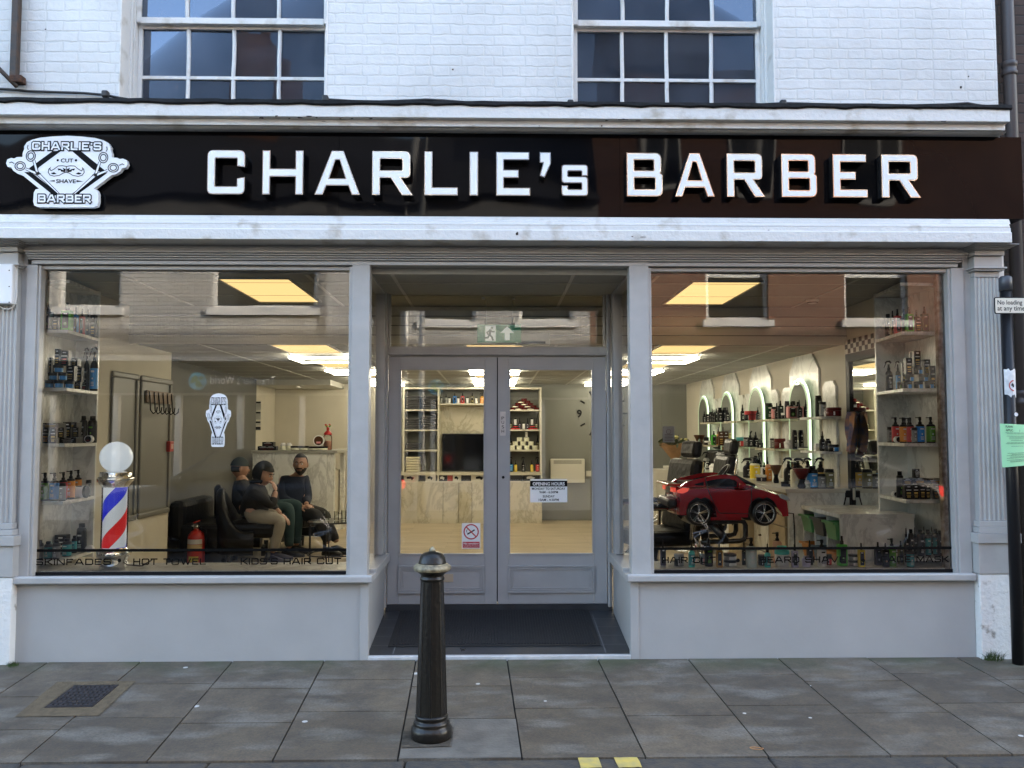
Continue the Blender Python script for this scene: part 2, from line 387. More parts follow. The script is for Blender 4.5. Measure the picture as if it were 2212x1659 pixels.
def text_mesh(s, size=1.0, bold=0.0, align='LEFT', depth=0.0, spacing=1.0, line=1.0):
    cu = bpy.data.curves.new('text', 'FONT'); cu.body = s; cu.size = size; cu.align_x = align; cu.offset = bold; cu.extrude = depth/2; cu.space_character = spacing; cu.space_line = line
    cu.resolution_u = 3
    o = bpy.data.objects.new('text', cu); col.objects.link(o)
    dg = bpy.context.evaluated_depsgraph_get(); me = bpy.data.meshes.new_from_object(o.evaluated_get(dg))
    bpy.data.objects.remove(o); bpy.data.curves.remove(cu); return me
def text_fit(mb, s, x0, x1, y0, h, M, d=0.0, bold=0.0, cap=None):
    """text stretched into a box: left x0, right x1, baseline y0, height h"""
    me = text_mesh(s, 1.0, bold)
    xs = [v.co.x for v in me.vertices]; ys = [v.co.y for v in me.vertices]
    a, b = min(xs), max(xs); lo = 0.0; hi = cap if cap else max(ys)
    kx = (x1-x0)/(b-a); ky = h/(hi-lo)
    mb.add(flat([((v.co.x-a)*kx+x0, (v.co.y-lo)*ky+y0, d) for v in me.vertices], M), [list(p.vertices) for p in me.polygons]); bpy.data.meshes.remove(me)
# ================================================================ materials of the street front
WHITE = brick_mat('white_brick', (.66,.655,.64), (.64,.635,.62), (.62,.615,.60), rough=.55, bumps=.48, warp=.024, rubble=1.0, msize=.008)
WHITEP = mat('white_paint', (.70,.70,.69), .5, noise=.10, nscale=5, bump=.25, bscale=60)
WORN = mat('worn_white_paint', (.66,.65,.63), .6, noise=.5, nscale=6, bump=.5, bscale=35, dark=(.43,.39,.33), detail=9)
GREY = mat('grey_paint', (.405,.40,.39), .32, noise=.07, nscale=9, bump=.12, bscale=18)
GREYF = mat('grey_paint_flat', (.39,.387,.38), .42, noise=.05, nscale=3.5, bump=.06, bscale=40)
LEAD = mat('lead', (.016,.016,.017), .75, spec=.15, noise=.6, nscale=18, bump=.8, bscale=50, dark=(.008,.008,.008))
DARKVOID = mat('room_shade', (.10,.095,.09), .8, noise=.3, nscale=2)  # dark tone imitates the shade of unlit rooms
BLACKP = mat('black_paint', (.008,.008,.009), .28, bump=.10, bscale=30)
BLACK = mat('matt_black', (.006,.006,.007), .5, spec=.15)
CHROME = mat('chrome', (.75,.76,.78), .06, metal=1)
STEEL = mat('steel', (.55,.55,.56), .28, metal=1, bump=.1, bscale=60)
ALU = mat('aluminium', (.82,.84,.86), .30, metal=.5, noise=.15, nscale=12)
CABLE = mat('black_cable', (.012,.012,.013), .5)
GLASS = glass_mat('window_glass', 1.8, (.97,.985,.97), wave=.012, wscale=1.2)
DOORGLASS = glass_mat('door_glass', 1.8, (.97,.985,.96), wave=.010, wscale=1.5)
OLDGLASS = glass_mat('old_sash_glass', 1.9, (.55,.6,.65), wave=.008, wscale=3, gl_c=(.10,.12,.155), sky_veil=.13)
TILE = mat('dark_tile', (.030,.033,.038), .45, noise=.35, nscale=7)
CEILG = mat('grey_ceiling_paint', (.24,.245,.245), .3, bump=.05, bscale=12)

FLOOR = 0.12
XL, XR = -3.17, 3.10          # shop interior side walls
YB = 7.9                      # back wall
ZC1, ZC2 = 2.62, 2.30         # raised ceiling behind the glass, lower ceiling
YBULK = 1.61
YG = 0.07                     # shop window glass
YD = 0.96                     # door line

shop = thing('barber_shop', 'white painted brick barber shop with grey shopfront and large display windows', 'shop', (0, .1, 0))
# ---- upper brick wall with two openings
YW = 0.10
xw1 = X(2153, YW, 120)
oz0, oz1 = Z(318, YW), Z(-210, YW)
wins = [(X(258, YW, 120), X(706, YW, 120)), (X(1235, YW, 120), X(1673, YW, 120))]
ztop = 8.6
w = MB()
xs = [-8.0, wins[0][0], wins[0][1], wins[1][0], wins[1][1], xw1]
for i in range(0, 5):
    a, b = xs[i], xs[i+1]
    if i in (1, 3):
        w.box(a, b, YW, YW+.34, 2.95, oz0); w.box(a, b, YW, YW+.34, oz1, ztop)
    else: w.box(a, b, YW, YW+.34, 2.95, ztop)
w.build('brick_wall', WHITE, shop)
# building mass behind (keeps the sun off the street), hollow; dark colour stands for the unlit rooms upstairs
m = MB()
m.box(-8.0, xw1, 9.2, 9.4, 0, ztop); m.box(-8.0, -7.8, YW+.34, 9.2, 0, ztop); m.box(xw1-.2, xw1, YW+.34, 9.2, 2.95, ztop)
m.box(-8.0, xw1, YW+.34, 9.2, 2.80, 2.93); m.box(-8.0, xw1, YW+.02, 9.4, ztop+.003, ztop+.15)
m.box(-8.0, xw1, 3.2, 3.3, 2.93, ztop)
m.build('party_wall', DARKVOID, shop)
rf = MB(); rf.run([(-.15, ztop+.153), (9.5, ztop+.153), (4.6, ztop+2.6)], -8.1, xw1+.05)
rf.build('roof', mat('roof_slate', (.06,.06,.065), .7), shop)

def sash_window(x0, x1, uref, vm, seed):
    rd = random.Random(seed)
    fr = None
    wroot = MB()
    yA = YW + .14
    # reveal lining + box frame
    fw = .024
    wroot.box(x0, x0+fw, yA, yA+.16, oz0, oz1); wroot.box(x1-fw, x1, yA, yA+.16, oz0, oz1)
    wroot.box(x0+fw, x0+fw+.008, yA+.03, yA+.16, oz0, oz1); wroot.box(x1-fw-.008, x1-fw, yA+.03, yA+.16, oz0, oz1)
    wroot.box(x0-.002, x0+.010, YW-.004, yA, oz0, oz1); wroot.box(x1-.010, x1+.002, YW-.004, yA, oz0, oz1)
    wroot.box(x0, x1, YW-.03, yA+.18, oz0, oz0+.05)
    o = wroot.build('sash_window', WORN, shop, bevel=.004)
    zm = Z(vm, yA+.06, uref)
    gl = MB()
    for k, (za, zb, yy) in enumerate(((zm, oz1, yA+.045), (oz0+.05, zm, yA+.085))):
        s = MB(); a, b = x0+fw+.009, x1-fw-.009; st = .030
        s.box(a, a+st, yy, yy+.038, za, zb); s.box(b-st, b, yy, yy+.038, za, zb)
        if k == 0: s.box(a+st, b-st, yy-.006, yy+.032, za-.012, za+.034)
        else: s.box(a+st, b-st, yy+.002, yy+.036, zb-.03, zb+.006)
        cols = 4; cw = (b-a-2*st)/cols
        zs = [za+.034, za+.034+.37, zb] if k == 0 else [zb-.03, zb-.03-.365, za]
        for c in range(cols):
            ca = a+st+c*cw
            if c:
                pth = []; r = .0165
                for q in range(9): pth.append((ca+rd.uniform(-.0025,.0025), yy+.017, za+.034+(zb-.03-za-.034)*q/8))
                s.tube(pth, r, n=6)
            for zi in range(2):
                z0, z1 = sorted((zs[zi], zs[zi+1]))
                tx, tz = rd.uniform(-.004,.004), rd.uniform(-.004,.004)
                yg = yy+.02
                gl.add([(ca, yg-tx-tz, z0), (ca+cw, yg+tx-tz, z0), (ca+cw, yg+tx+tz, z1), (ca, yg-tx+tz, z1)], [(0,1,2,3)])
        zb_ = zs[1]; s.box(a+st, b-st, yy+.004, yy+.034, zb_-.012, zb_+.013)
        s.build('sash', WORN, o, bevel=.003)
    gl.build('pane', OLDGLASS, o)
sash_window(*wins[0], 495, 51, 3); sash_window(*wins[1], 1445, 57, 5)

# ---- cornice above the sign, lead flashing on top of it
xc0, xc1 = -3.75, X(2182, -.28, 260)
YS = -.13                                              # sign face
zs_t, zs_b = Z(289, YS), Z(467.6, YS)
zt = lambda v, y: Z(v, y, 1106)
c = MB()
z1, z2, z3, z4, z5 = zt(228, -.28), zt(255, -.28), zt(274, -.235), zt(279, -.21), zs_t
c.run([(YW-.002, z2), (YW-.002, z1+.02), (-.28, z1), (-.28, z2)], xc0, xc1)
c.run([(YW-.002, z3), (YW-.002, z2-.002), (-.235, z2-.002), (-.235, z3)], xc0, X(2171, -.235, 260))
c.run([(YW-.002, z5+.003), (YW-.002, z3-.002), (-.215, z3-.002), (-.205, z4), (-.18, z4-.006), (-.18, z5+.003)], xc0, X(2171, -.2, 270))
c.build('cornice', WORN, shop, bevel=.004)
fl = MB(); rd = random.Random(11); n = 90
pts = []
for i in range(n+1):
    x = xc0-.02 + (xc1+.03-xc0)*i/n
    pts.append((x, rd.uniform(-.004,.004), rd.uniform(-.007,.006)))
vs = []
for x, a, b in pts:
    vs += [(x, YW-.001, z1+.14+a), (x, YW-.06, z1+.05+a), (x, -.287, z1+.028+a*.6), (x, -.296, z1+.004+b), (x, -.286, z1-.006+b)]
fs = [(i*5+k, (i+1)*5+k, (i+1)*5+k+1, i*5+k+1) for i in range(n) for k in range(4)]
fl.add(vs, fs); fl.build('lead_flashing', LEAD, shop)
# rot holes and flaking in the cornice paint: small dark recess plates with ragged outlines
ROT = mat('rotten_wood', (.03,.018,.012), .9, noise=.5, nscale=60)
rot = None; rd = random.Random(5)
def blotch(mb, u, v, Y, w, h, n=9):
    mb = MB()
    c0 = at(u, v, Y); P = []
    for k in range(n):
        a = 2*PI*k/n; r = rd.uniform(.45, 1.0)
        P.append((c0.x+math.cos(a)*w*r, Y, c0.z+math.sin(a)*h*r))
    mb.add(P, [tuple(range(n))]).build('rot_hole', ROT, shop)
for u, v, w_, h_ in ((565,255,.018,.011),(597,251,.013,.010),(625,256,.010,.006),(648,254,.022,.007),(668,252,.028,.008),(684,254,.012,.006),(801,256,.020,.007),(760,256,.012,.005),(735,256,.009,.004),
                     (1345,258,.045,.006),(1310,260,.02,.005),(1378,261,.03,.004),(2038,262,.035,.006),(2010,263,.03,.003),(218,249,.045,.003),(330,251,.10,.002),(120,248,.06,.0015)):
    blotch(rot, u, v, -.2824, w_, h_)
for u, v, w_, h_ in ((1300,272,.006,.010),(1165,272,.004,.004),(700,262,.02,.002),(1117,505,.012,.014),(1390,512,.03,.003),(1366,511,.01,.005),(1660,497,.012,.003)):
    blotch(rot, u, v, -.2374 if v < 400 else -.1924, w_, h_)
for u, v, r_ in ((978,150,.010),(2076,188,.013),(2092,165,.007),(98,63,.007),(4,212,.012)): blotch(None, u, v, YW-.002, r_, r_)
# ---- white moulding under the sign and grey frieze
b = MB(); xm0, xm1 = -3.6, X(2186, -.19, 500)
za, zb, zc, zd, ze = zs_b-.003, zt(479, -.15), zt(487, -.17), zt(497, -.19), zt(519, -.19)
b.run([(.10, zb), (.10, za), (-.135, za), (-.150, zb)], xm0, X(2183, -.15, 480))
b.run([(.10, zc), (.10, zb-.002), (-.160, zb-.002), (-.172, zc+.01), (-.172, zc)], xm0, xm1)
b.run([(.10, ze), (.10, zc-.002), (-.178, zc-.002), (-.180, zd+.004), (-.190, zd), (-.190, ze)], xm0, xm1)
b.build('sign_moulding', WORN, shop, bevel=.003)
f = MB(); xf0, xf1 = X(50, 0), X(2086, 0)
zf = ze-.002; zg, zh, zi_ = zt(546, -.02), zt(562, -.045), zt(574, 0)
f.box(-3.5, X(2160, .0, 530), -.004, .10, zg, zf)
for k in range(4):
    zz = zg-.003-(zg-zh)*k/4; f.box(xf0, xf1, -.055+.012*k, .10, zz-(zg-zh)/4+.004, zz)
f.box(xf0+.02, xf1-.02, -.004, .10, zi_, zh-.004)
f.build('frieze', GREY, shop, bevel=.003)

# ---- shop windows: post positions
xa0, xa1 = X(46, 0), X(70, 0)          # left jamb
xp0, xp1 = X(757, 0), X(796, 0)        # left door post
xq0, xq1 = X(1362, 0), X(1404, 0)
xb0, xb1 = X(2065, 0), X(2092, 0)
zsl, zsb = zt(1241, -.05), zt(1259, -.05)        # sill top and bottom of nose
zgb = zt(1236, YG)
zgt = zt(575, YG)
def sill(x0, x1, xin, sgn):
    s = MB(); s.prism([(x0, 0), (x1, 0)], lambda p, q, t: (p, q, t), 0, 1) if False else None
    s.run([(.16, zsb), (.16, zgb-.012), (.05, zgb-.012), (-.045, zsl-.002), (-.055, zsl-.012), (-.055, zsb+.006), (-.048, zsb)], x0, x1)
    # return along the entrance side
    yb = YD - .02
    if sgn > 0: s.box(x1-.17, x1, .162, yb, zsb, zsl+.006)
    else: s.box(x0, x0+.17, .162, yb, zsb, zsl+.006)
    return s
def riser(x0, x1, sgn):
    s = MB(); zb0 = -.06
    s.box(x0, x1, 0, .06, zb0, zsb-.002)
    if sgn > 0:
        s.box(x1-.062, x1-.002, .062, YD-.03, zb0, zsb-.002); s.box(x1-.045, x1+.012, -.010, .05, zb0, zsb-.003)
    else:
        s.box(x0+.002, x0+.062, .062, YD-.03, zb0, zsb-.002); s.box(x0-.012, x0+.045, -.010, .05, zb0, zsb-.003)
    return s
xs_l0, xs_l1 = X(33, -.05), X(806, -.05)
xs_r0, xs_r1 = X(1353, -.05), X(2099, -.05)
riser(X(30, 0, 1300), xp1, 1).build('stall_riser', GREYF, shop, bevel=.004)
riser(xq0, X(2106, 0, 1300), -1).build('stall_riser', GREYF, shop, bevel=.004)
def jamb(x0, x1, inner):
    """window jamb: flat face and a stepped reveal on the glass side (inner = -1 left side, +1 right side of the face)"""
    s = MB(); s.box(x0, x1, 0.0, .10, zgb-.012, zi_-.004)
    if inner > 0: s.box(x1, x1+.018, .012, .10, zgb-.012, zi_-.006)
    else: s.box(x0-.018, x0, .012, .10, zgb-.012, zi_-.006)
    return s
def shop_window(x0, x1, jl, jr, sl):
    s = MB(); s.box(x0-.02, x1+.02, .03, .10, zi_-.03, zi_-.005)
    o = s.build('shop_window', GREY, shop, bevel=.003)
    jl.build('jamb', GREY, o, bevel=.004); jr.build('jamb', GREY, o, bevel=.004)
    sl.build('sill', GREY, o, bevel=.006)
    g = MB(); g.quad((x0-.015, YG, zgb-.008), (x1+.015, YG, zgb-.008), (x1+.015, YG, zi_-.02), (x0-.015, YG, zi_-.02))
    g.build('window_glass', GLASS, o)
    k = MB(); k.box(x0-.01, x1+.01, YG-.010, YG-.002, zgb-.010, zgb+.012); k.build('bottom_seal', BLACK, o)
    return o
gx = [(xa1+.018, X(752, YG)), (X(1411, YG), xb0-.018)]
# door posts (square posts at the corners of the entrance)
def post(x0, x1, sgn):
    s = MB(); s.box(x0, x1, -.002, .105, zgb-.012, zi_+.05)
    if sgn > 0: s.box(x0-.022, x0, .015, .10, zgb-.012, zi_-.006)
    else: s.box(x1, x1+.022, .015, .10, zgb-.012, zi_-.006)
    return s
win_l = shop_window(xa1+.018, xp0-.022, jamb(xa0, xa1, 1), post(xp0, xp1, 1), sill(xs_l0, xs_l1, 0, 1))
win_r = shop_window(xq1+.022, xb0-.018, post(xq0, xq1, -1), jamb(xb0, xb1, -1), sill(xs_r0, xs_r1, 0, -1))
# backing boards beside the outer jambs
for a_, b_ in ((X(24, .02), xa0-.003), (xb1+.003, X(2116, .02))): MB().box(a_, b_, .018, .10, zsb, zf).build('backing_board', GREY, shop, bevel=.003)
# old brown bead beside the right-hand glass
br = MB(); br.box(xb0-.062, xb0-.024, YG+.010, YG+.05, zgb, zi_-.03); br.build('window_bead', mat('peeling_brown_wood', (.16,.10,.07), .8, noise=.6, nscale=25, dark=(.42,.38,.33)), shop)

# ---- window lettering (black vinyl, kept on the glass)
VINYL = mat('black_vinyl', (.004,.004,.004), .5, spec=.06)
def lettering(words, dots, parent, xr):
    Mf = frame_front(0, YG-.0015, 0)
    y0 = zt(1217.6, YG); h = zt(1203.8, YG)-y0
    for s, ua, ub in words: mb = MB(); sq_text(mb, s, X(ua, YG, 1210), X(ub, YG, 1210), y0, h, .0082, Mf, 0, gap=.34); mb.build('window_lettering', VINYL, parent)
    for ud in dots:
        c0 = at(ud, 1210.5, YG); MB().add([(c0.x+.013*math.cos(2*PI*k/16), YG-.0018, c0.z+.013*math.sin(2*PI*k/16)) for k in range(16)], [tuple(range(16))]).build('lettering_dot', VINYL, parent)
    ln = MB(); za_, zb__ = zt(1189.2, YG), zt(1183.2, YG); ln.quad((xr[0], YG-.0012, za_), (xr[1], YG-.0012, za_), (xr[1], YG-.0012, zb__), (xr[0], YG-.0012, zb__))
    ln.build('vinyl_line', VINYL, parent)
lettering([('SKINFADES', 77, 240), ('HOT TOWEL', 288, 445), ("KIDS'S HAIR CUT", 520, 737)], [258, 482], win_l, (xa1+.018, xp0-.022))
lettering([('HAIR CUT', 1430, 1546), ('BEARD SHAVE', 1640, 1827), ('FACE MASK', 1903, 2049)], [1594, 1864.5], win_r, (xq1+.022, xb0-.018))

# ---- pilasters
def pilaster(cx, side, zbase):
    """fluted pilaster with capital, astragal, base moulding, pedestal; side = +1 right end of the front"""
    s = MB(); hw = .088; Yp = -.035
    zcap, zblk, zast = zt(522, -.19), zt(540, -.1), zt(578, -.06)
    zsh0, zped, zbot = zt(1128, -.05), zt(1176, -.05), zt(1243, -.06)
    # capital: stacked mouldings
    hs = [(.155, -.165, .10), (.14, -.14, .30), (.125, -.115, .55), (.112, -.09, .8), (.104, -.075, 1.0)]
    z0 = zf; zz = [zf-(zf-zblk-.01)*t for t in (0, .22, .45, .68, .9)]
    for i, (w_, y_, _) in enumerate(hs):
        zb2 = zz[i+1] if i < 4 else zblk-.02
        s.box(cx-w_, cx+w_, y_, .10, zb2+.002, zz[i])
    s.box(cx-.098, cx+.098, Yp-.02, .10, zast+.016, zblk-.022)
    s.box(cx-.118, cx+.118, Yp-.045, .10, zast+.003, zast+.015); s.box(cx-.106, cx+.106, Yp-.032, .10, zast-.010, zast+.001)
    # shaft with six rounded flutes as a profile
    nfl = 6; fwid = .0205; gap = .0055; tot = nfl*fwid+(nfl-1)*gap; prof = [(cx-hw, .10), (cx-hw, Yp)]
    x = cx-tot/2
    for k in range(nfl):
        for q in range(7):
            a = PI*q/6; prof.append((x+fwid/2-fwid/2*math.cos(a), Yp+.010*math.sin(a)))
        x += fwid+gap
    prof += [(cx+hw, Yp), (cx+hw, .10)]
    n_ = len(prof); tp = lambda k_, z_: [(cx+(p_-cx)*k_, q_, z_) for p_, q_ in prof]
    s.add(tp(1.2, zsh0)+tp(1.0, zast-.05), [tuple(reversed(range(n_))), tuple(range(n_, 2*n_))]+[(i, (i+1) % n_, n_+(i+1) % n_, n_+i) for i in range(n_)])
    hw = .104
    s.box(cx-.088, cx+.088, Yp-.001, .10, zast-.049, zast-.012)
    # base mouldings
    zq = [zsh0, zsh0-(zsh0-zped)*.28, zsh0-(zsh0-zped)*.55, zped]
    s.box(cx-hw-.012, cx+hw+.012, Yp-.015, .10, zq[1]+.002, zq[0]-.001)
    s.box(cx-hw-.022, cx+hw+.022, Yp-.028, .10, zq[2]+.002, zq[1])
    s.box(cx-hw-.045, cx+hw+.045, Yp-.05, .10, zq[3]+.002, zq[2])
    s.box(cx-hw-.035, cx+hw+.035, Yp-.035, .10, zbot, zq[3])
    o = s.build('pilaster', GREY, shop, bevel=.006)
    p = MB(); p.box(cx-hw-.03, cx+hw+.03, Yp-.03, .10, zbase, zbot-.004); p.build('plinth', PLINTH, o, bevel=.006)
PLINTH = mat('flaking_white_masonry', (.72,.72,.70), .7, noise=.9, nscale=13, bump=.8, bscale=30, dark=(.30,.28,.25), detail=10)
def fix_range(m, a, b):
    for nd in m.node_tree.nodes:
        if nd.type == 'MAP_RANGE': nd.inputs['From Min'].default_value = a; nd.inputs['From Max'].default_value = b
fix_range(PLINTH, .30, .40); fix_range(WORN, .28, .44)
pilaster(X(-2, -.035, 936), -1, -.08); pilaster(X(2143, -.035, 936), 1, -.08)
# ---- white corner of the wall beside the right pilaster
cw = MB(); cw.box(X(2166, .0, 936), X(2181, .0, 936), .002, .10, -.05, zf); cw.build('corner_strip', WHITEP, shop)

# ---- entrance: soffit, side windows, floor, fanlight, doors
xe0, xe1 = xp1, xq0
zent = 2.70
e = MB(); e.box(xe0+.002, xe1-.002, .10, YD+.1, zent, zent+.04)
e.build('entrance_soffit', CEILG, shop)
zf0, zf1 = .015, FLOOR
dz_b0 = Z(1305, YD, 1074)-.003
fl = MB(); fl.add([(xe0, .02, zf0), (xe1, .02, zf0), (xe1, YD, zf1), (xe0, YD, zf1), (xe0, .02, -.1), (xe1, .02, -.1), (xe1, YD, -.1), (xe0, YD, -.1)],
                  [(0,1,2,3),(4,5,1,0),(0,3,7,4),(1,5,6,2)])
ef = fl.build('entrance_floor', TILE, shop)
gr = MB()
def ramp(y): return zf0+(zf1-zf0)*(y-.02)/(YD-.02)
for sx in (0, 1):
    for k, xx in enumerate((.17,)):
        x = xe0+xx if sx == 0 else xe1-xx
        gr.add([(x-.004, .06, ramp(.06)+.002), (x+.003, .06, ramp(.06)+.002), (x+.003, YD-.1, ramp(YD-.1)+.002), (x-.003, YD-.1, ramp(YD-.1)+.002)], [(0,1,2,3)])
    for y in (.22, .40, .58, .76):
        xa_, xb_ = (xe0, xe0+.20) if sx == 0 else (xe1-.20, xe1)
        gr.add([(xa_, y-.003, ramp(y)+.002), (xb_, y-.003, ramp(y)+.002), (xb_, y+.003, ramp(y)+.0025), (xa_, y+.003, ramp(y)+.0025)], [(0,1,2,3)])
for k in range(1, 9):
    x = xe0+(xe1-xe0)*k/9; gr.add([(x-.003, YD-.14, ramp(YD-.14)+.002), (x+.003, YD-.14, ramp(YD-.14)+.002), (x+.003, YD, ramp(YD)+.002), (x-.003, YD, ramp(YD)+.002)], [(0,1,2,3)])
gr.build('tile_joint', mat('grout', (.17,.17,.175), .8), ef)
du = MB(); du.box(xe0+.002, xe1-.002, YD+.002, YD+.069, .02, dz_b0); du.build('door_sill', TILE, shop)
th = MB(); th.box(xe0+.002, xe1-.002, -.008, .035, -.012, zf0+.006); th.build('threshold_strip', ALU, shop, bevel=.003)

def side_window(x, sgn):
    """glazed side of the entrance, set at x, looking towards the door axis"""
    s = MB(); x0, x1 = (x-.07, x) if sgn > 0 else (x, x+.07)
    s.box(x0, x1, YD-.14, YD-.02, zsl+.008, zent-.002)                  # rear stile
    s.box(x0, x1, .107, YD-.142, zent-.10, zent-.002)
    o = s.build('side_window', GREY, shop, bevel=.004)
    g = MB(); xg = x0+.03 if sgn > 0 else x1-.03; g.quad((xg, .10, zsl+.004), (xg, YD-.13, zsl+.004), (xg, YD-.13, zent-.09), (xg, .10, zent-.09)); g.build('side_glass', GLASS, o)
side_window(xe0, 1); side_window(xe1, -1)
# door frame
dz_t = Z(770, YD, 1074); dz_b = Z(1305, YD, 1074)
dx0, dxm0, dxm1, dx1 = X(838, YD, 1000), X(1073.4, YD, 1000), X(1075.4, YD, 1000), X(1310, YD, 1000)
fz0, fz1 = Z(752, YD, 1074), Z(626, YD, 1074)
fx0, fx1 = X(841, YD, 690), X(1306, YD, 690)
d = MB()
d.box(xe0+.002, dx0-.004, YD-.02, YD+.08, dz_b-.02, zent-.002); d.box(dx1+.004, xe1-.002, YD-.02, YD+.08, dz_b-.02, zent-.002)
d.box(dx0-.002, dx1+.002, YD-.02, YD+.08, dz_t+.004, fz0); d.box(dx0-.002, dx1+.002, YD-.035, YD-.021, dz_t+.008, dz_t+.022)
d.box(dx0-.002, dx1+.002, YD-.02, YD+.08, fz1, zent-.003)
d.box(dx0-.022, dx0-.002, YD-.036, YD-.021, dz_b-.02, zent-.01); d.box(dx1+.002, dx1+.022, YD-.036, YD-.021, dz_b-.02, zent-.01)
df = d.build('door_frame', GREY, shop, bevel=.004)
fg = MB(); fg.quad((fx0-.006, YD+.03, fz0-.004), (fx1+.006, YD+.03, fz0-.004), (fx1+.006, YD+.03, fz1+.004), (fx0-.006, YD+.03, fz1+.004)); fg.build('fanlight_glass', DOORGLASS, df)
fb = MB()
for z0_, z1_ in ((fz0+.001, fz0+.012), (fz1-.012, fz1-.001)): fb.box(fx0, fx1, YD-.004, YD+.028, z0_, z1_)
fb.box(fx0-.001, fx0+.011, YD-.004, YD+.028, fz0+.013, fz1-.013); fb.box(fx1-.011, fx1+.001, YD-.004, YD+.028, fz0+.013, fz1-.013); fb.build('fanlight_bead', GREY, df)
def door(x0, x1, gu, pu, closing):
    g0, g1 = X(gu[0], YD, 1000), X(gu[1], YD, 1000); gz0, gz1 = Z(1199, YD), Z(796, YD)
    p0, p1 = X(pu[0], YD, 1250), X(pu[1], YD, 1250); pz0, pz1 = Z(1281, YD), Z(1221, YD)
    s = MB(); y0, y1 = YD+.002, YD+.05
    s.box(x0, g0, y0, y1, dz_b, dz_t); s.box(g1, x1, y0, y1, dz_b, dz_t); s.box(g0, g1, y0, y1, gz1, dz_t); s.box(g0, g1, y0, y1, dz_b, gz0)
    o = s.build('door', GREYD, shop, bevel=.003)
    bd = MB(); t = .012
    for a, b_, c_, d_ in ((g0, g1, gz0-.001, gz0+t), (g0, g1, gz1-t, gz1+.001)): bd.box(a, b_, y0-.006, y0+.028, c_, d_)
    bd.box(g0-.001, g0+t, y0-.006, y0+.028, gz0+t+.001, gz1-t-.001); bd.box(g1-t, g1+.001, y0-.006, y0+.028, gz0+t+.001, gz1-t-.001)
    bd.build('glazing_bead', GREYD, o, bevel=.002)
    gq = MB(); gq.quad((g0, YD+.035, gz0), (g1, YD+.035, gz0), (g1, YD+.035, gz1), (g0, YD+.035, gz1)); gq.build('door_glass', DOORGLASS, o)
    pm = MB()
    for k, (ins, w_, pr) in enumerate(((0, .016, .016), (.018, .012, .011), (.033, .010, .006))):
        a, b_, c_, d_ = p0+ins, p1-ins, pz0+ins, pz1-ins
        pm.box(a, b_, y0-pr, y0-.0005, c_, c_+w_); pm.box(a, b_, y0-pr, y0-.0005, d_-w_, d_)
        pm.box(a, a+w_, y0-pr, y0-.0005, c_+w_+.0005, d_-w_-.0005); pm.box(b_-w_, b_, y0-pr, y0-.0005, c_+w_+.0005, d_-w_-.0005)
    pm.build('panel_moulding', GREYD, o, bevel=.002)
    return o
GREYD = mat('grey_door_paint', (.375,.372,.37), .33, noise=.06, nscale=5, bump=.12, bscale=22)
door_l = door(dx0, dxm0, (862.6, 1047.7), (860, 1047), 1)
door_r = door(dxm1, dx1, (1098.6, 1282), (1097, 1284), 0)
sp = MB(); sp.box(X(1048, YD, 1290), X(1073, YD, 1290), YD-.008, YD+.001, dz_b+.004, Z(1197, YD)); 
ms = MB(); ms.box(dxm0-.012, dxm1+.012, YD+.0515, YD+.06, dz_b+.01, dz_t); ms.build('light_stop', BLACK, door_r)  # added behind the door gap to stop shop light leaking through
# push plate, lock, filled screw holes, letter plate patch
pp = MB(); pp.box(X(1080, YD, 900), X(1092.5, YD, 900), YD-.003, YD+.0018, Z(941, YD), Z(889, YD)); po = pp.build('push_plate', mat('brushed_plate', (.60,.55,.51), .45, noise=.1, nscale=20), door_r, bevel=.001)
pt = MB(); Mf = frame_front(0, YD-.0042, 0)
for k, ch in enumerate('PUSH'):
    z0_ = Z(906.5+k*9.4, YD); text_fit(pt, ch, X(1083.4, YD), X(1089.0, YD), z0_, .024, Mf)
pt.build('push_lettering', BLACK, po)
lk = MB(); c0 = at(1087, 1031, YD)
lk.lathe([(.010, 0), (.011, .003), (.006, .004)], (c0.x, YD, c0.z), n=12, rot=Matrix.Rotation(PI/2, 3, 'X'), squash=1.0); lk.build('lock', BLACK, door_r)
lp = MB(); a0, b0 = at(951, 1240, YD), at(979, 1257, YD); lp.box(a0.x, b0.x, YD-.004, YD+.0015, b0.z, a0.z); lp.build('letter_plate', mat('bare_wood_patch', (.48,.38,.26), .6), door_l)
# ---- small floor edge below the front, where grit collects
# ================================================================ fascia sign with raised letters
ACRYL = mat('gloss_black_acrylic', (.0035,.0035,.0045), .035, spec=.13)
def wavy(m, s=.03, sc_=1.5, stretch=(1,1,1)):
    nt = m.node_tree; p = nt.nodes['Principled BSDF']; tc = nt.nodes.new('ShaderNodeTexCoord'); mp = nt.nodes.new('ShaderNodeMapping'); mp.inputs['Scale'].default_value = stretch
    n = nt.nodes.new('ShaderNodeTexNoise'); n.inputs['Scale'].default_value = sc_; n.inputs['Detail'].default_value = 1
    nt.links.new(tc.outputs['Object'], mp.inputs[0]); nt.links.new(mp.outputs[0], n.inputs['Vector'])
    b = nt.nodes.new('ShaderNodeBump'); b.inputs['Strength'].default_value = s; b.inputs['Distance'].default_value = .1
    nt.links.new(n.outputs['Fac'], b.inputs['Height']); nt.links.new(b.outputs[0], p.inputs['Normal'])
wavy(ACRYL, .16, 1.1, (1.6, 1, .5))
sx0, sx1 = -3.75, X(2209, YS, 380)
sign = thing('shop_sign', "long gloss black fascia sign with raised white letters reading CHARLIE's BARBER", 'sign', (0, YS, zs_b))
joints = [X(u, YS, 380) for u in (732, 1339)]
edges = [sx0] + joints + [sx1]
p = MB()
for i in range(3): p.box(edges[i]+.0008, edges[i+1]-.0008, YS, .098, zs_b, zs_t)
p.build('sign_panel', ACRYL, sign)
LETW = mat('white_letter_face', (.80,.81,.82), .35)
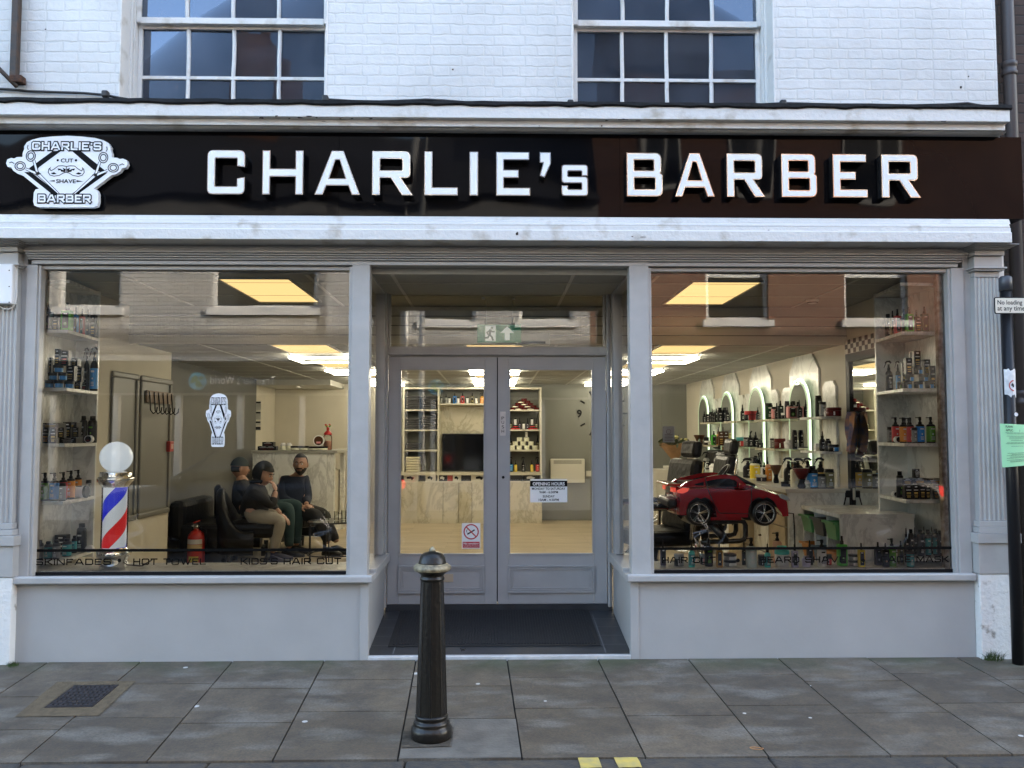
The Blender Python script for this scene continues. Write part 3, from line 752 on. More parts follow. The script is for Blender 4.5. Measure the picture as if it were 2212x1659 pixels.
RIM = mat('mirror_rim', (.62,.60,.58), .12, metal=1)
RET = mat('letter_return', (.012,.012,.013), .12, spec=.6)
T_ = .178
def g_rect(x0, y0, x1, y1): return [(x0,y0),(x1,y0),(x1,y1),(x0,y1)]
def stroke_poly(pl, t, r=.1):
    P = [Vector(p) for p in pl]; n = len(P); L = []; R_ = []
    for i in range(n):
        d1 = (P[i]-P[i-1]).normalized() if i else (P[1]-P[0]).normalized(); d2 = (P[i+1]-P[i]).normalized() if i < n-1 else d1
        mi = (Vector((-d1.y, d1.x))+Vector((-d2.y, d2.x))).normalized(); k = 1/max(.3, mi.dot(Vector((-d1.y, d1.x))))
        L.append(P[i]+mi*(t/2*k)); R_.append(P[i]-mi*(t/2*k))
    out = [(*q, 0 if i in (0, n-1) else (r if (P[i]-P[i-1]).cross(P[min(i+1,n-1)]-P[i]) < 0 else .02)) for i, q in enumerate(L)]
    out += [(*q, 0 if i in (0, n-1) else (r if (P[i]-P[i-1]).cross(P[min(i+1,n-1)]-P[i]) > 0 else .02)) for i, q in reversed(list(enumerate(R_)))]
    return rnd(out)
t = T_
GL = {
 'C': (.86, [rnd([(.86,.62,0),(.86,1,.13),(0,1,.13),(0,0,.13),(.86,0,.13),(.86,.39,0),(.86-t,.36,0),(.86-t,t,.02),(t,t,.02),(t,1-t,.02),(.86-t,1-t,.02),(.86-t,.64,0)])]),
 'H': (.95, [[(0,0),(t,0),(t,.5-t*.52),(.95-t,.5-t*.52),(.95-t,0),(.95,0),(.95,1),(.95-t,1),(.95-t,.5+t*.48),(t,.5+t*.48),(t,1),(0,1)]]),
 'A': (1.05, [[(0,0),(.185,0),(.27,.21),(.78,.21),(.865,0),(1.05,0),(.66,1),(.39,1)], [(.335,.37),(.475,.80),(.575,.80),(.715,.37)]]),
 'R': (.90, [rnd([(0,0),(t,0),(t,.395),(.42,.395),(.68,0),(.92,0),(.645,.395),(.86,.395,.13),(.86,1,.13),(0,1)]), rnd([(t,.56),(.86-t,.56,.03),(.86-t,1-t+.01,.03),(t,1-t+.01)])]),
 'L': (.76, [[(0,0),(.76,0),(.76,t),(t,t),(t,1),(0,1)]]),
 'I': (t, [[(0,0),(t,0),(t,1),(0,1)]]),
 'E': (.80, [[(0,0),(.80,0),(.80,t),(t,t),(t,.5-t*.5),(.53,.5-t*.5),(.53,.5+t*.5),(t,.5+t*.5),(t,1-t),(.78,1-t),(.78,1),(0,1)]]),
 'B': (.86, [rnd([(0,0),(.86,0,.15),(.86,.50,.10),(.80,.535,.05),(.83,.57,.10),(.83,1,.14),(0,1)]), rnd([(t,.59),(.83-t,.59,.03),(.83-t,1-t+.02,.03),(t,1-t+.02)]), rnd([(t,t-.02),(.86-t,t-.02,.03),(.86-t,.43,.03),(t,.43)])]),
 "'": (.24, [[(0,1),(.23,1),(.23,.74),(.10,.42),(.0,.46),(.07,.76),(0,.76)]]),
 's': (.62, [stroke_poly([(.62-.075,.46),(.62-.075,.72-.075),(.075,.72-.075),(.075,.37),(.62-.075,.37),(.62-.075,.075),(.075,.075),(.075,.24)], .15, .08)]),
}
def inset(polys, d):
    """offset every outline by d (first outline in, holes out); polygons are normalised to counter-clockwise / clockwise"""
    out = []
    for k, pl in enumerate(polys):
        P = [Vector(q) for q in pl]
        P = [P[i] for i in range(len(P)) if (P[i]-P[i-1]).length > 1e-5]
        ar = sum(P[i-1].cross(P[i]) for i in range(len(P)))
        if (ar > 0) != (k == 0): P.reverse()
        Q = []
        for i in range(len(P)):
            d1 = (P[i]-P[i-1]).normalized(); d2 = (P[(i+1) % len(P)]-P[i]).normalized()
            n1 = Vector((-d1.y, d1.x)); n2 = Vector((-d2.y, d2.x)); mi = n1+n2
            mi = mi.normalized() if mi.length > 1e-5 else n1
            Q.append(P[i]+mi*(d/max(.45, mi.dot(n1))))
        out.append([(q.x, q.y) for q in Q])
    return out
letters = [('C',448,529),('H',567,655),('A',680,778),('R',804,890),('L',917,989),('I',1003,1031),('E',1072,1145),("'",1166,1191),('s',1213,1270),
           ('B',1354,1431),('A',1458,1543),('R',1570,1650),('B',1688,1764),('E',1799,1873),('R',1904,1986)]
vt = lambda u: 324.5+(u-448)*(334-324.5)/(1904-448); vb = lambda u: 419.5+(u-448)*(427-419.5)/(1986-448)
LD = .066; YL = YS-.012-LD
for ch, ua, ub in letters:
    w_, polys = GL[ch]; um = (ua+ub)/2
    x0, x1 = X(ua, YL, 380), X(ub, YL, 380)
    if ch in "'": x1 = x0+(x1-x0)
    zt_, zb_ = at(um, vt(um), YL).z, at(um, vb(um), YL).z
    if ch == 'I': x0, x1 = X(1013, YL), X(1031.5, YL)
    kx = (x1-x0)/w_; ky = zt_-zb_
    P = [[(q[0]*kx, q[1]*ky) for q in pl] for pl in polys]
    M = (Vector((x0, YL+LD/2+.001, zb_)), Vector((1,0,0)), Vector((0,0,1)), Vector((0,-1,0)))
    mb = into(MB(), curve_mesh(P, LD-.002), M)
    body = mb.build('letter', RET, sign)
    M2 = (Vector((x0, YL-.001, zb_)), Vector((1,0,0)), Vector((0,0,1)), Vector((0,-1,0)))
    into(MB(), curve_mesh(P, .003), M2).build('letter_rim', RIM, body)
    M3 = (Vector((x0, YL-.0035, zb_)), Vector((1,0,0)), Vector((0,0,1)), Vector((0,-1,0)))
    into(MB(), curve_mesh(inset(P, .0062), .003), M3).build('letter_face', LETW, body)
# small fixing lugs on the top edge of the sign
lg = MB()
for u in (350, 630): lg.box(X(u, YS)-.006, X(u, YS)+.006, YS-.012, YS-.0005, at(u, 300, YS).z, at(u, 287, YS).z)

# ================================================================ emblem board
EMB = mat('emblem_white', (.78,.79,.81), .35)
INK = mat('emblem_black', (.006,.006,.007), .5, spec=.06)
def emblem(name, label, cat, cen, w_, h_, Y, depth, parent=None):
    """emblem in the 2212 x 1343 drawing (x right, y down), centred on cen, drawn w_ x h_ metres"""
    x0d, x1d, y0d, y1d = 30, 1958, 118, 1236
    kx, ky = w_/(x1d-x0d), h_/(y1d-y0d)
    q = lambda X_, Y_: ((X_-(x0d+x1d)/2)*kx, ((y0d+y1d)/2-Y_)*ky)
    def mirror(pts): return [(1988-x, y) for x, y in reversed(pts)]
    half = [(990,118),(760,130),(560,150),(430,185),(350,225),(308,290),(312,330),(290,390),(288,455),(200,458),(160,478),(110,470),(50,495),(32,555),(60,610),(120,620),(150,670),(220,715),(290,732),(565,945),(510,960),(485,1010),(480,1150),(500,1210),(560,1232),(990,1234)]
    out = half + [(1988-x, y) for x, y in reversed(half[:-1])][:-1]
    root = thing(name, label, cat, (cen.x, Y, cen.z-h_/2)) if parent is None else None
    pr = root if root is not None else parent
    Mx = lambda d: (Vector((cen.x, Y-d, cen.z)), Vector((1,0,0)), Vector((0,0,1)), Vector((0,-1,0)))
    P = [q(*a) for a in out]
    into(MB(), curve_mesh([P], depth), Mx(depth/2)).build('board', EMB, pr)
    ink = MB(); d0 = depth+.0008; M = Mx(0)
    S = min(kx, ky)
    def poly(pts, d): into(ink, curve_mesh([[q(*a) for a in pts]], 0.0), Mx(d))
    def line(pts, t_, d, mb=ink, closed=False):
        pp_ = [q(*a) for a in pts]
        if closed: pp_.append(pp_[0])
        strip(mb, pp_, t_*S, M, d)
    # black diamond bands
    poly([(990,300),(1200,340),(1640,690),(1575,660),(1430,650),(990,330)], d0) if False else None
    poly([(760,362),(905,350),(555,615),(500,690),(395,632)], d0)
    poly([(1060,350),(1215,362),(1640,690),(1560,690),(1420,650)], d0+.0001)
    poly([(325,690),(430,690),(890,1030),(800,1060),(750,1015)], d0+.0002)
    poly([(1640,695),(1540,700),(1080,1030),(1170,1060),(1225,1000)], d0+.0003)
    # scissors
    for mir in (0, 1):
        f_ = (lambda p: (1988-p[0], p[1]+18)) if mir else (lambda p: p)
        for cx, cy_, rx, ry in ((420,440,72,82),(258,597,82,68)):
            for k_, tt in ((1.0, 14), (.62, 14)):
                line([f_((cx+rx*k_*math.cos(2*PI*i/20), cy_+ry*k_*math.sin(2*PI*i/20))) for i in range(20)], tt, d0+.0005, closed=True)
        line([f_(a) for a in ((380,345),(362,310),(372,270))], 12, d0+.0005); line([f_(a) for a in ((165,560),(120,535),(85,550))], 12, d0+.0006)
        bl = MB()
        for pts in ([(455,515),(490,505),(550,690),(890,1020),(860,1020),(520,730)], [(345,625),(350,655),(530,740),(590,720)]):
            into(bl, curve_mesh([[q(*f_(a)) for a in pts]], 0.0), Mx(d0+.0009+.0001*mir))
        bl.build('scissor_blade', EMB, pr)
        for pts in ([(455,515),(520,730),(860,1020)], [(490,505),(550,690),(890,1020)], [(345,655),(530,740)], [(350,625),(590,715)]):
            line([f_(a) for a in pts], 9, d0+.0013)
    # moustache
    for s_ in (-1, 1):
        g_ = lambda x, y: (988+s_*x, y)
        up = [(0,600),(60,588),(130,592),(190,640),(240,668),(262,640),(248,612),(275,640),(285,690),(255,735),(190,752),(110,740),(40,700),(0,690)]
        line([g_(*a) for a in up], 11, d0+.0005, closed=True)
        for pts in ([(10,640),(60,620),(40,660),(100,640),(80,680),(20,690)], [(190,690),(245,705),(205,725),(150,715)], [(70,640),(140,630),(120,665)]):
            poly([g_(*a) for a in pts], d0+.0006)
    # words
    Mt = Mx(d0+.0007)
    for s_, xa_, xb_, yb_, hh in (('CUT', 897, 1092, 535, 60), ('SHAVE', 833, 1143, 858, 60)):
        a_, b_ = q(xa_, yb_), q(xb_, yb_); text_fit(ink, s_, a_[0], b_[0], a_[1], hh*ky, Mt, bold=.02)
    for cx in (848, 1137): poly([(cx+19*math.cos(2*PI*i/12), 503+19*math.sin(2*PI*i/12)) for i in range(12)], d0+.0007)
    poly([(715,828),(812,812),(812,838)], d0+.0007); poly([(1262,830),(1155,812),(1155,842)], d0+.0007)
    # outlined names
    nm = MB()
    for s_, xa_, xb_, ya_, yb_ in (("CHARLIE'S", 440, 1535, 222, 345), ('BARBER', 560, 1390, 1040, 1162)):
        a_, b_ = q(xa_, yb_), q(xb_, ya_)
        sq_text(ink, s_, a_[0]-16*kx, b_[0]+16*kx, a_[1]-18*ky, b_[1]-a_[1]+36*ky, 56*S, M, d0+.0022, gap=.36, jitter=.0002, e0=14*S)
        sq_text(nm, s_, a_[0], b_[0], a_[1], b_[1]-a_[1], 27*S, M, d0+.0036, gap=.40, jitter=.0003)
    ink.build('emblem_artwork', INK, pr); nm.build('emblem_lettering', EMB, pr)
    return pr
c0 = at(138.5, 367, YS-.09)
emblem('emblem_sign', "white barber emblem board with scissors and moustache mounted on the black fascia", 'sign', c0, X(272.5, YS-.06)-X(4, YS-.06), at(138,292,YS-.06).z-at(138,447,YS-.06).z, YS-.022, .034)
c1 = at(471.5, 907.5, YG-.004)
emblem('emblem_sticker', 'narrow white barber emblem sticker on the left display window', 'sticker', c1, .172, .368, YG-.002, .002)
# ================================================================ pavement, kerb, road
def slab_mat():
    m = bpy.data.materials.new('paving'); m.use_nodes = True; nt = m.node_tree; p = nt.nodes['Principled BSDF']
    N = lambda t: nt.nodes.new(t); Lk = nt.links.new
    tc = N('ShaderNodeTexCoord'); ge = N('ShaderNodeNewGeometry'); obj = tc.outputs['Object']
    def noise(s, d=6, r=.6, vec=obj):
        n = N('ShaderNodeTexNoise'); n.inputs['Scale'].default_value = s; n.inputs['Detail'].default_value = d; n.inputs['Roughness'].default_value = r; Lk(vec, n.inputs['Vector']); return n.outputs['Fac']
    def rng(v, a, b, c=0, d=1):
        r = N('ShaderNodeMapRange'); r.inputs['From Min'].default_value = a; r.inputs['From Max'].default_value = b; r.inputs['To Min'].default_value = c; r.inputs['To Max'].default_value = d; Lk(v, r.inputs['Value']); return r.outputs[0]
    def mix(f, A, B, mode='MIX'):
        x = N('ShaderNodeMix'); x.data_type = 'RGBA'; x.blend_type = mode
        if isinstance(f, float): x.inputs['Factor'].default_value = f
        else: Lk(f, x.inputs['Factor'])
        for k, q in (('A', A), ('B', B)):
            if isinstance(q, tuple): x.inputs[k].default_value = (*q, 1)
            else: Lk(q, x.inputs[k])
        return x.outputs['Result']
    def mul(a, b):
        x = N('ShaderNodeMath'); x.operation = 'MULTIPLY'
        for i, q in enumerate((a, b)):
            if isinstance(q, float): x.inputs[i].default_value = q
            else: Lk(q, x.inputs[i])
        return x.outputs[0]
    ri = ge.outputs['Random Per Island']
    c = mix(ri, (.116,.089,.058), (.190,.148,.098))
    c = mix(rng(noise(3.4, 12, .74), .38, .66), c, (.080,.064,.047))
    mp = N('ShaderNodeMapping'); mp.inputs['Scale'].default_value = (1, 2.2, 1); Lk(obj, mp.inputs[0])
    c = mix(mul(rng(noise(2.4, 6, .55, mp.outputs[0]), .50, .66), .8), c, (.22,.20,.165))        # pale worn streaks
    c = mix(rng(noise(75, 4, .7), .35, .68, 0, .6), c, (.04,.04,.04))                                   # grit
    sx = N('ShaderNodeSeparateXYZ'); Lk(obj, sx.inputs[0])
    edge = rng(sx.outputs['Y'], -.34, -.02)
    c = mix(mul(mul(edge, rng(noise(2.0, 5), .42, .60)), .8), c, (.048,.062,.026))                  # algae along the shop wall
    vo = N('ShaderNodeTexVoronoi'); vo.inputs['Scale'].default_value = 4.2; vo.inputs['Randomness'].default_value = 1; Lk(obj, vo.inputs['Vector'])
    rs = N('ShaderNodeMath'); rs.operation = 'LESS_THAN'; Lk(vo.outputs['Distance'], rs.inputs[0])
    sc_ = N('ShaderNodeSeparateColor'); Lk(vo.outputs['Color'], sc_.inputs[0]); Lk(rng(sc_.outputs[0], 0, 1, .03, .088), rs.inputs[1])
    gt = N('ShaderNodeMath'); gt.operation = 'GREATER_THAN'; gt.inputs[1].default_value = .38; Lk(sc_.outputs[1], gt.inputs[0])
    c = mix(mul(mul(rs.outputs[0], gt.outputs[0]), .95), c, (.58,.57,.53))                             # trodden gum
    Lk(c, p.inputs['Base Color']); Lk(rng(noise(5), .3, .7, .5, .8), p.inputs['Roughness'])
    b = N('ShaderNodeBump'); b.inputs['Strength'].default_value = .35; b.inputs['Distance'].default_value = .006; Lk(noise(90, 5), b.inputs['Height']); Lk(b.outputs[0], p.inputs['Normal'])
    return m
PAVE = slab_mat()
JOINT = mat('joint_grit', (.022,.021,.019), .9, noise=.5, nscale=30)
P0, P1 = atp(900.8, 1413.8), atp(2176.3, 1633.8)
lines = [((900.8,1413.8),(857.5,1642)), ((1090.6,1410.5),(1129,1638.7)), ((1282,1410.5),(1395.7,1637)), ((1474.7,1410.5),(1661.2,1633.8)), ((1662.8,1407.2),(1927.8,1635.4)), ((705,1417),(583,1647)), ((510.2,1420.3),(305,1650))]
sk = 0; xs0 = []
for a, b in lines:
    A, B = atp(*a), atp(*b); k = (A.x-B.x)/(A.y-B.y); sk += k/len(lines); xs0.append(A.x-k*A.y)
xs0.sort(); pitch = (xs0[-1]-xs0[0])/(len(xs0)-1); colx0 = xs0[0]           # line B
YK = atp(1072, 1639).y                                                                   # kerb line
rows = {-3: (1480,1550), -2: (1498.6,1568.6), -1: (1472.6,1544.3), 0: (1484.6,1557.6), 1: (1467,1535), 2: (1482,1552), 3: (1463.7,1531.4), 4: (1477,1548.7), 5: (1461,1527.6), 6: (1476,1546), 7: (1460,1526), 8: (1475,1540)}
# column index k: between line k and line k+1, counted from line B (k = 0)
cov = [atp((.6076*a)/1.8228, (2200+.6076*b)/1.8228) for a, b in ((95,1028),(640,1020),(880,795),(370,800))]
cov_in = [atp((.6076*a)/1.8228, (2200+.6076*b)/1.8228) for a, b in ((280,970),(600,965),(775,818),(480,822))]
bol = atp(932, 1590); 
pv = MB(); g = .0045; rd = random.Random(2)
def slab(x_l, x_r, ya, yb):
    zc = rd.uniform(-.0015, .0015)
    q = [(x_l+sk*ya+g, ya-g), (x_r+sk*ya-g, ya-g), (x_r+sk*yb-g, yb+g), (x_l+sk*yb+g, yb+g)]
    top = [(x, y, SLOPE*y+zc) for x, y in q]; bot = [(x, y, SLOPE*y-.04) for x, y in q]
    pv.add(top+bot, [(0,1,2,3)] + [(i, 4+i, 4+(i+1) % 4, (i+1) % 4) for i in range(4)])
for k in range(-9, 17):
    xl, xr = colx0+k*pitch, colx0+(k+1)*pitch
    if k in rows: ys = [atp(1072, v).y for v in rows[k]]
    else: ys = [-.42-.05*(k % 2)*2+rd.uniform(-.03,.03), -1.0-.10*(k % 2)]
    ys = [-.012] + ys + [YK]
    for a, b in zip(ys[:-1], ys[1:]): slab(xl, xr, a, b)
pav = structure(pv.build('pavement', PAVE))
bed = MB(); bed.add([(-20, .05, SLOPE*.05-.012), (20, .05, SLOPE*.05-.012), (20, YK+.002, SLOPE*YK-.012), (-20, YK+.002, SLOPE*YK-.012)], [(0,3,2,1)]); structure(bed.build('pavement_bed', JOINT))
KERB = mat('kerb_granite', (.088,.073,.054), .75, noise=.6, nscale=20, bump=.5, bscale=70, dark=(.045,.045,.046))
kb = MB(); x = -12.0
while x < 12:
    L = rd.uniform(.86, .95); zz = SLOPE*YK+rd.uniform(-.003,.003)-.002
    kb.cbox((x+L/2, YK-.072, zz-.10), (L-.008, .135, .20), .012); x += L
structure(kb.build('kerb', KERB))
ASPH = mat('asphalt', (.050,.050,.052), .85, noise=.4, nscale=14, bump=.5, bscale=160)
ZR = SLOPE*YK-.11
rd_ = MB(); rd_.quad((-300, 300, ZR-.6), (-300, -300, ZR-.6), (300, -300, ZR-.6), (300, 300, ZR-.6)); structure(rd_.build('ground', ASPH))
r2 = MB(); r2.box(-40, 40, -8.3, YK-.145, ZR-.1, ZR); structure(r2.build('road', ASPH))
YEL = mat('yellow_road_paint', (.62,.46,.10), .7, noise=.5, nscale=16, dark=(.40,.33,.14), bump=.3)
ym = MB()
for ua, ub in ((1248, 1299), (1327, 1384)):
    a, b = atp(ua+2, 1648), atp(ub-4, 1648)
    ya, yb = YK-.006, YK-.130
    vs = []
    nx = 6
    for i in range(nx+1):
        f_ = i/nx
        for y, dx in ((ya, 0), ((ya+yb)/2, .004), (yb, .01)):
            vs.append((a.x+(b.x-a.x)*f_+dx*rd.uniform(.2,1), y+rd.uniform(-.006,.004)*(y != ya), SLOPE*YK+.0042+rd.uniform(0,.001)))
    ym.add(vs, [(i*3+k, (i+1)*3+k, (i+1)*3+k+1, i*3+k+1) for i in range(nx) for k in range(2)])
structure(ym.build('kerb_marking', YEL))
dy = MB()
for y in (YK-.40, YK-.58): dy.box(-30, 30, y-.04, y+.04, ZR+.001, ZR+.005)
structure(dy.build('road_marking', YEL))
op = MB(); op.box(-40, 40, -10.1, -8.3, ZR-.05, ZR+.10); structure(op.build('opposite_pavement', mat('far_paving', (.16,.155,.145), .8, noise=.3, nscale=5)))

# ---- access cover in the pavement
def cover():
    o = thing('access_cover', 'square cast iron access cover in a concrete surround in the left pavement', 'cover', sum(cov, Vector())/4)
    fr = MB(); vs = [p+Vector((0,0,.003)) for p in cov]+[p+Vector((0,0,.003)) for p in cov_in]
    fr.add(vs, [(i, (i+1) % 4, 4+(i+1) % 4, 4+i) for i in range(4)]); fr.build('concrete_surround', mat('concrete_surround', (.125,.092,.052), .9, noise=.3, nscale=25, bump=.5, bscale=80), o)
    cm = MB(); cen = sum(cov_in, Vector())/4
    inn = [cen+(p-cen)*.97 for p in cov_in]; dn = Vector((0,0,.004))
    cm.add([p+dn for p in inn]+[p-dn for p in inn], [(0,1,2,3)]+[(i, 4+i, 4+(i+1) % 4, (i+1) % 4) for i in range(4)])
    e1, e2 = inn[1]-inn[0], inn[3]-inn[0]
    for i in range(9):
        for j in range(7):
            c0 = inn[0]+e1*((i+.8)/9.6)+e2*((j+.8)/7.6)+Vector((0,0,.0045))
            a, b = e1*.032, e2*.036
            cm.add([c0-a-b, c0+a-b, c0+a+b, c0-a+b]+[c0-a*.7-b*.7+dn, c0+a*.7-b*.7+dn, c0+a*.7+b*.7+dn, c0-a*.7+b*.7+dn], [(4,5,6,7)]+[(q, (q+1) % 4, 4+(q+1) % 4, 4+q) for q in range(4)])
    cm.build('iron_plate', mat('rusty_iron', (.032,.027,.028), .6, metal=.3, noise=.5, nscale=30), o)
cover()

# ---- bollard
def bollard():
    base = atp(932, 1592); k = (EYE-base).length/F; y0 = 1330
    o = thing('bollard', 'black cast iron bollard with gold painted rim and tip on the pavement', 'bollard', base)
    S = .98/(1330-103)
    H = lambda y: (y0-y)*S
    PB = mat('bollard_black', (.012,.010,.008), .28, bump=.3, bscale=45, spec=.36)
    GD = mat('worn_gold_paint', (.34,.29,.18), .5, noise=.7, nscale=30, dark=(.09,.075,.05), bump=.5, bscale=60)
    w = lambda px: px/2*S*1.0
    b = MB(); b.lathe([(w(262), H(1330)-.02), (w(266), H(1310)), (w(270), H(1285)), (w(262), H(1262)), (w(238), H(1252)), (w(232), H(1240)), (w(238), H(1232)), (w(226), H(1222)), (w(208), H(1216)), (w(206), H(1205)), (w(218), H(1198)), (w(218), H(1186)), (w(205), H(1180)), (w(190), H(1178))], n=32)
    b.build('base', PB, None); bo = bpy.data.objects['base']; bo.parent = o
    s = MB()
    # eight sided fluted shaft
    prof = []
    n = 8
    def ring(r, z):
        out = []
        for q in range(n):
            a0 = 2*PI*q/n+PI/8
            for t_, rr in ((-.44, 1.0), (-.40, .955), (0, .925), (.40, .955), (.44, 1.0)):
                a = a0+t_*2*PI/n; out.append((r*rr*math.cos(a), r*rr*math.sin(a), z))
        return out
    A, B = ring(w(204), H(1181)), ring(w(150), H(322)); m_ = len(A)
    s.add(A+B, [(i, (i+1) % m_, m_+(i+1) % m_, m_+i) for i in range(m_)])
    so = s.build('shaft', PB); so.parent = o
    c = MB(); c.lathe([(w(150), H(324)), (w(163), H(316)), (w(163), H(304)), (w(150), H(298)), (w(148), H(290)), (w(170), H(276)), (w(205), H(264)), (w(236), H(255))], n=32)
    c.build('neck', PB).parent = o
    r = MB(); r.lathe([(w(236), H(256)), (w(246), H(246)), (w(250), H(238)), (w(240), H(228)), (w(205), H(214)), (w(186), H(210))], n=32, cap=False); r.build('rim', GD).parent = o
    d = MB(); d.lathe([(w(186), H(212)), (w(180), H(205)), (w(165), H(175)), (w(140), H(152)), (w(100), H(140)), (w(48), H(134)), (w(30), H(130))], n=32); d.build('dome', PB).parent = o
    t = MB(); t.lathe([(w(44), H(133)), (w(46), H(126)), (w(34), H(116)), (w(24), H(108)), (w(8), H(103)), (.0001, H(102))], n=16); t.build('tip', GD).parent = o
    # mossy concrete patch around the base
    mo = MB(); P = [atp((1344+.6076*a)/1.8228, (2100+.6076*b)/1.8228) for a, b in ((385,1395),(700,1385),(725,1290),(400,1285))]
    dn = Vector((0,0,.0045)); mo.add([p+dn for p in P], [(0,1,2,3)]); structure(mo.build('repair_patch', mat('mossy_patch', (.075,.060,.042), .95, noise=.6, nscale=22, bump=.8, bscale=50)))
    P = [atp((1344+.6076*a)/1.8228, (2100+.6076*b)/1.8228) for a, b in ((375,1462),(1165,1455),(1130,1205),(735,1205),(715,1390),(385,1400))]
    dn = Vector((0,0,.0028)); mo = MB(); mo.add([p+dn for p in P], [tuple(range(6))]); structure(mo.build('concrete_infill', mat('pale_concrete', (.150,.135,.112), .85, noise=.35, nscale=7, bump=.4, bscale=60)))
bollard()

# ---- door mat
def doormat():
    P = [(862,1320),(1267,1317),(1302,1395),(841,1398.7)]
    def on_ramp(u, v):
        r = ray(u, v); sl = (zf1-zf0)/(YD-.02)        # z = zf0 + sl*(y-.02)
        t = (zf0+sl*(EYE.y-.02)-EYE.z)/(r.z-sl*r.y); return EYE+r*t
    q = [on_ramp(*a) for a in P]; ym_ = (q[0].y+q[1].y)/2; yn = (q[2].y+q[3].y)/2; x0 = (q[0].x+q[3].x)/2; x1 = (q[1].x+q[2].x)/2
    o = thing('door_mat', 'dark grey ribbed door mat on the tiled entrance ramp', 'mat', ((x0+x1)/2, yn, ramp(yn)))
    MATM = mat('mat_rib', (.020,.020,.022), .95, noise=.5, nscale=90, bump=1.0, bscale=220)
    b = MB(); bw = .028; z = lambda y, h: ramp(y)+h
    def slabm(a, b_, c, d, h): b.add([(a, c, z(c, .003)), (b_, c, z(c, .003)), (b_, d, z(d, .003)), (a, d, z(d, .003)), (a, c, z(c, h)), (b_, c, z(c, h)), (b_, d, z(d, h)), (a, d, z(d, h))], [(4,5,6,7),(0,1,5,4),(1,2,6,5),(2,3,7,6),(3,0,4,7)])
    slabm(x0, x1, yn, ym_, .007); b.build('mat_border', mat('mat_rubber', (.014,.014,.015), .7), o)
    b = MB(); n_ = 70
    for i in range(n_):
        xa_ = x0+bw+(x1-x0-2*bw)*i/n_; slabm(xa_+.001, xa_+(x1-x0-2*bw)/n_-.003, yn+bw, ym_-bw, .013)
    b.build('mat_pile', MATM, o)
doormat()

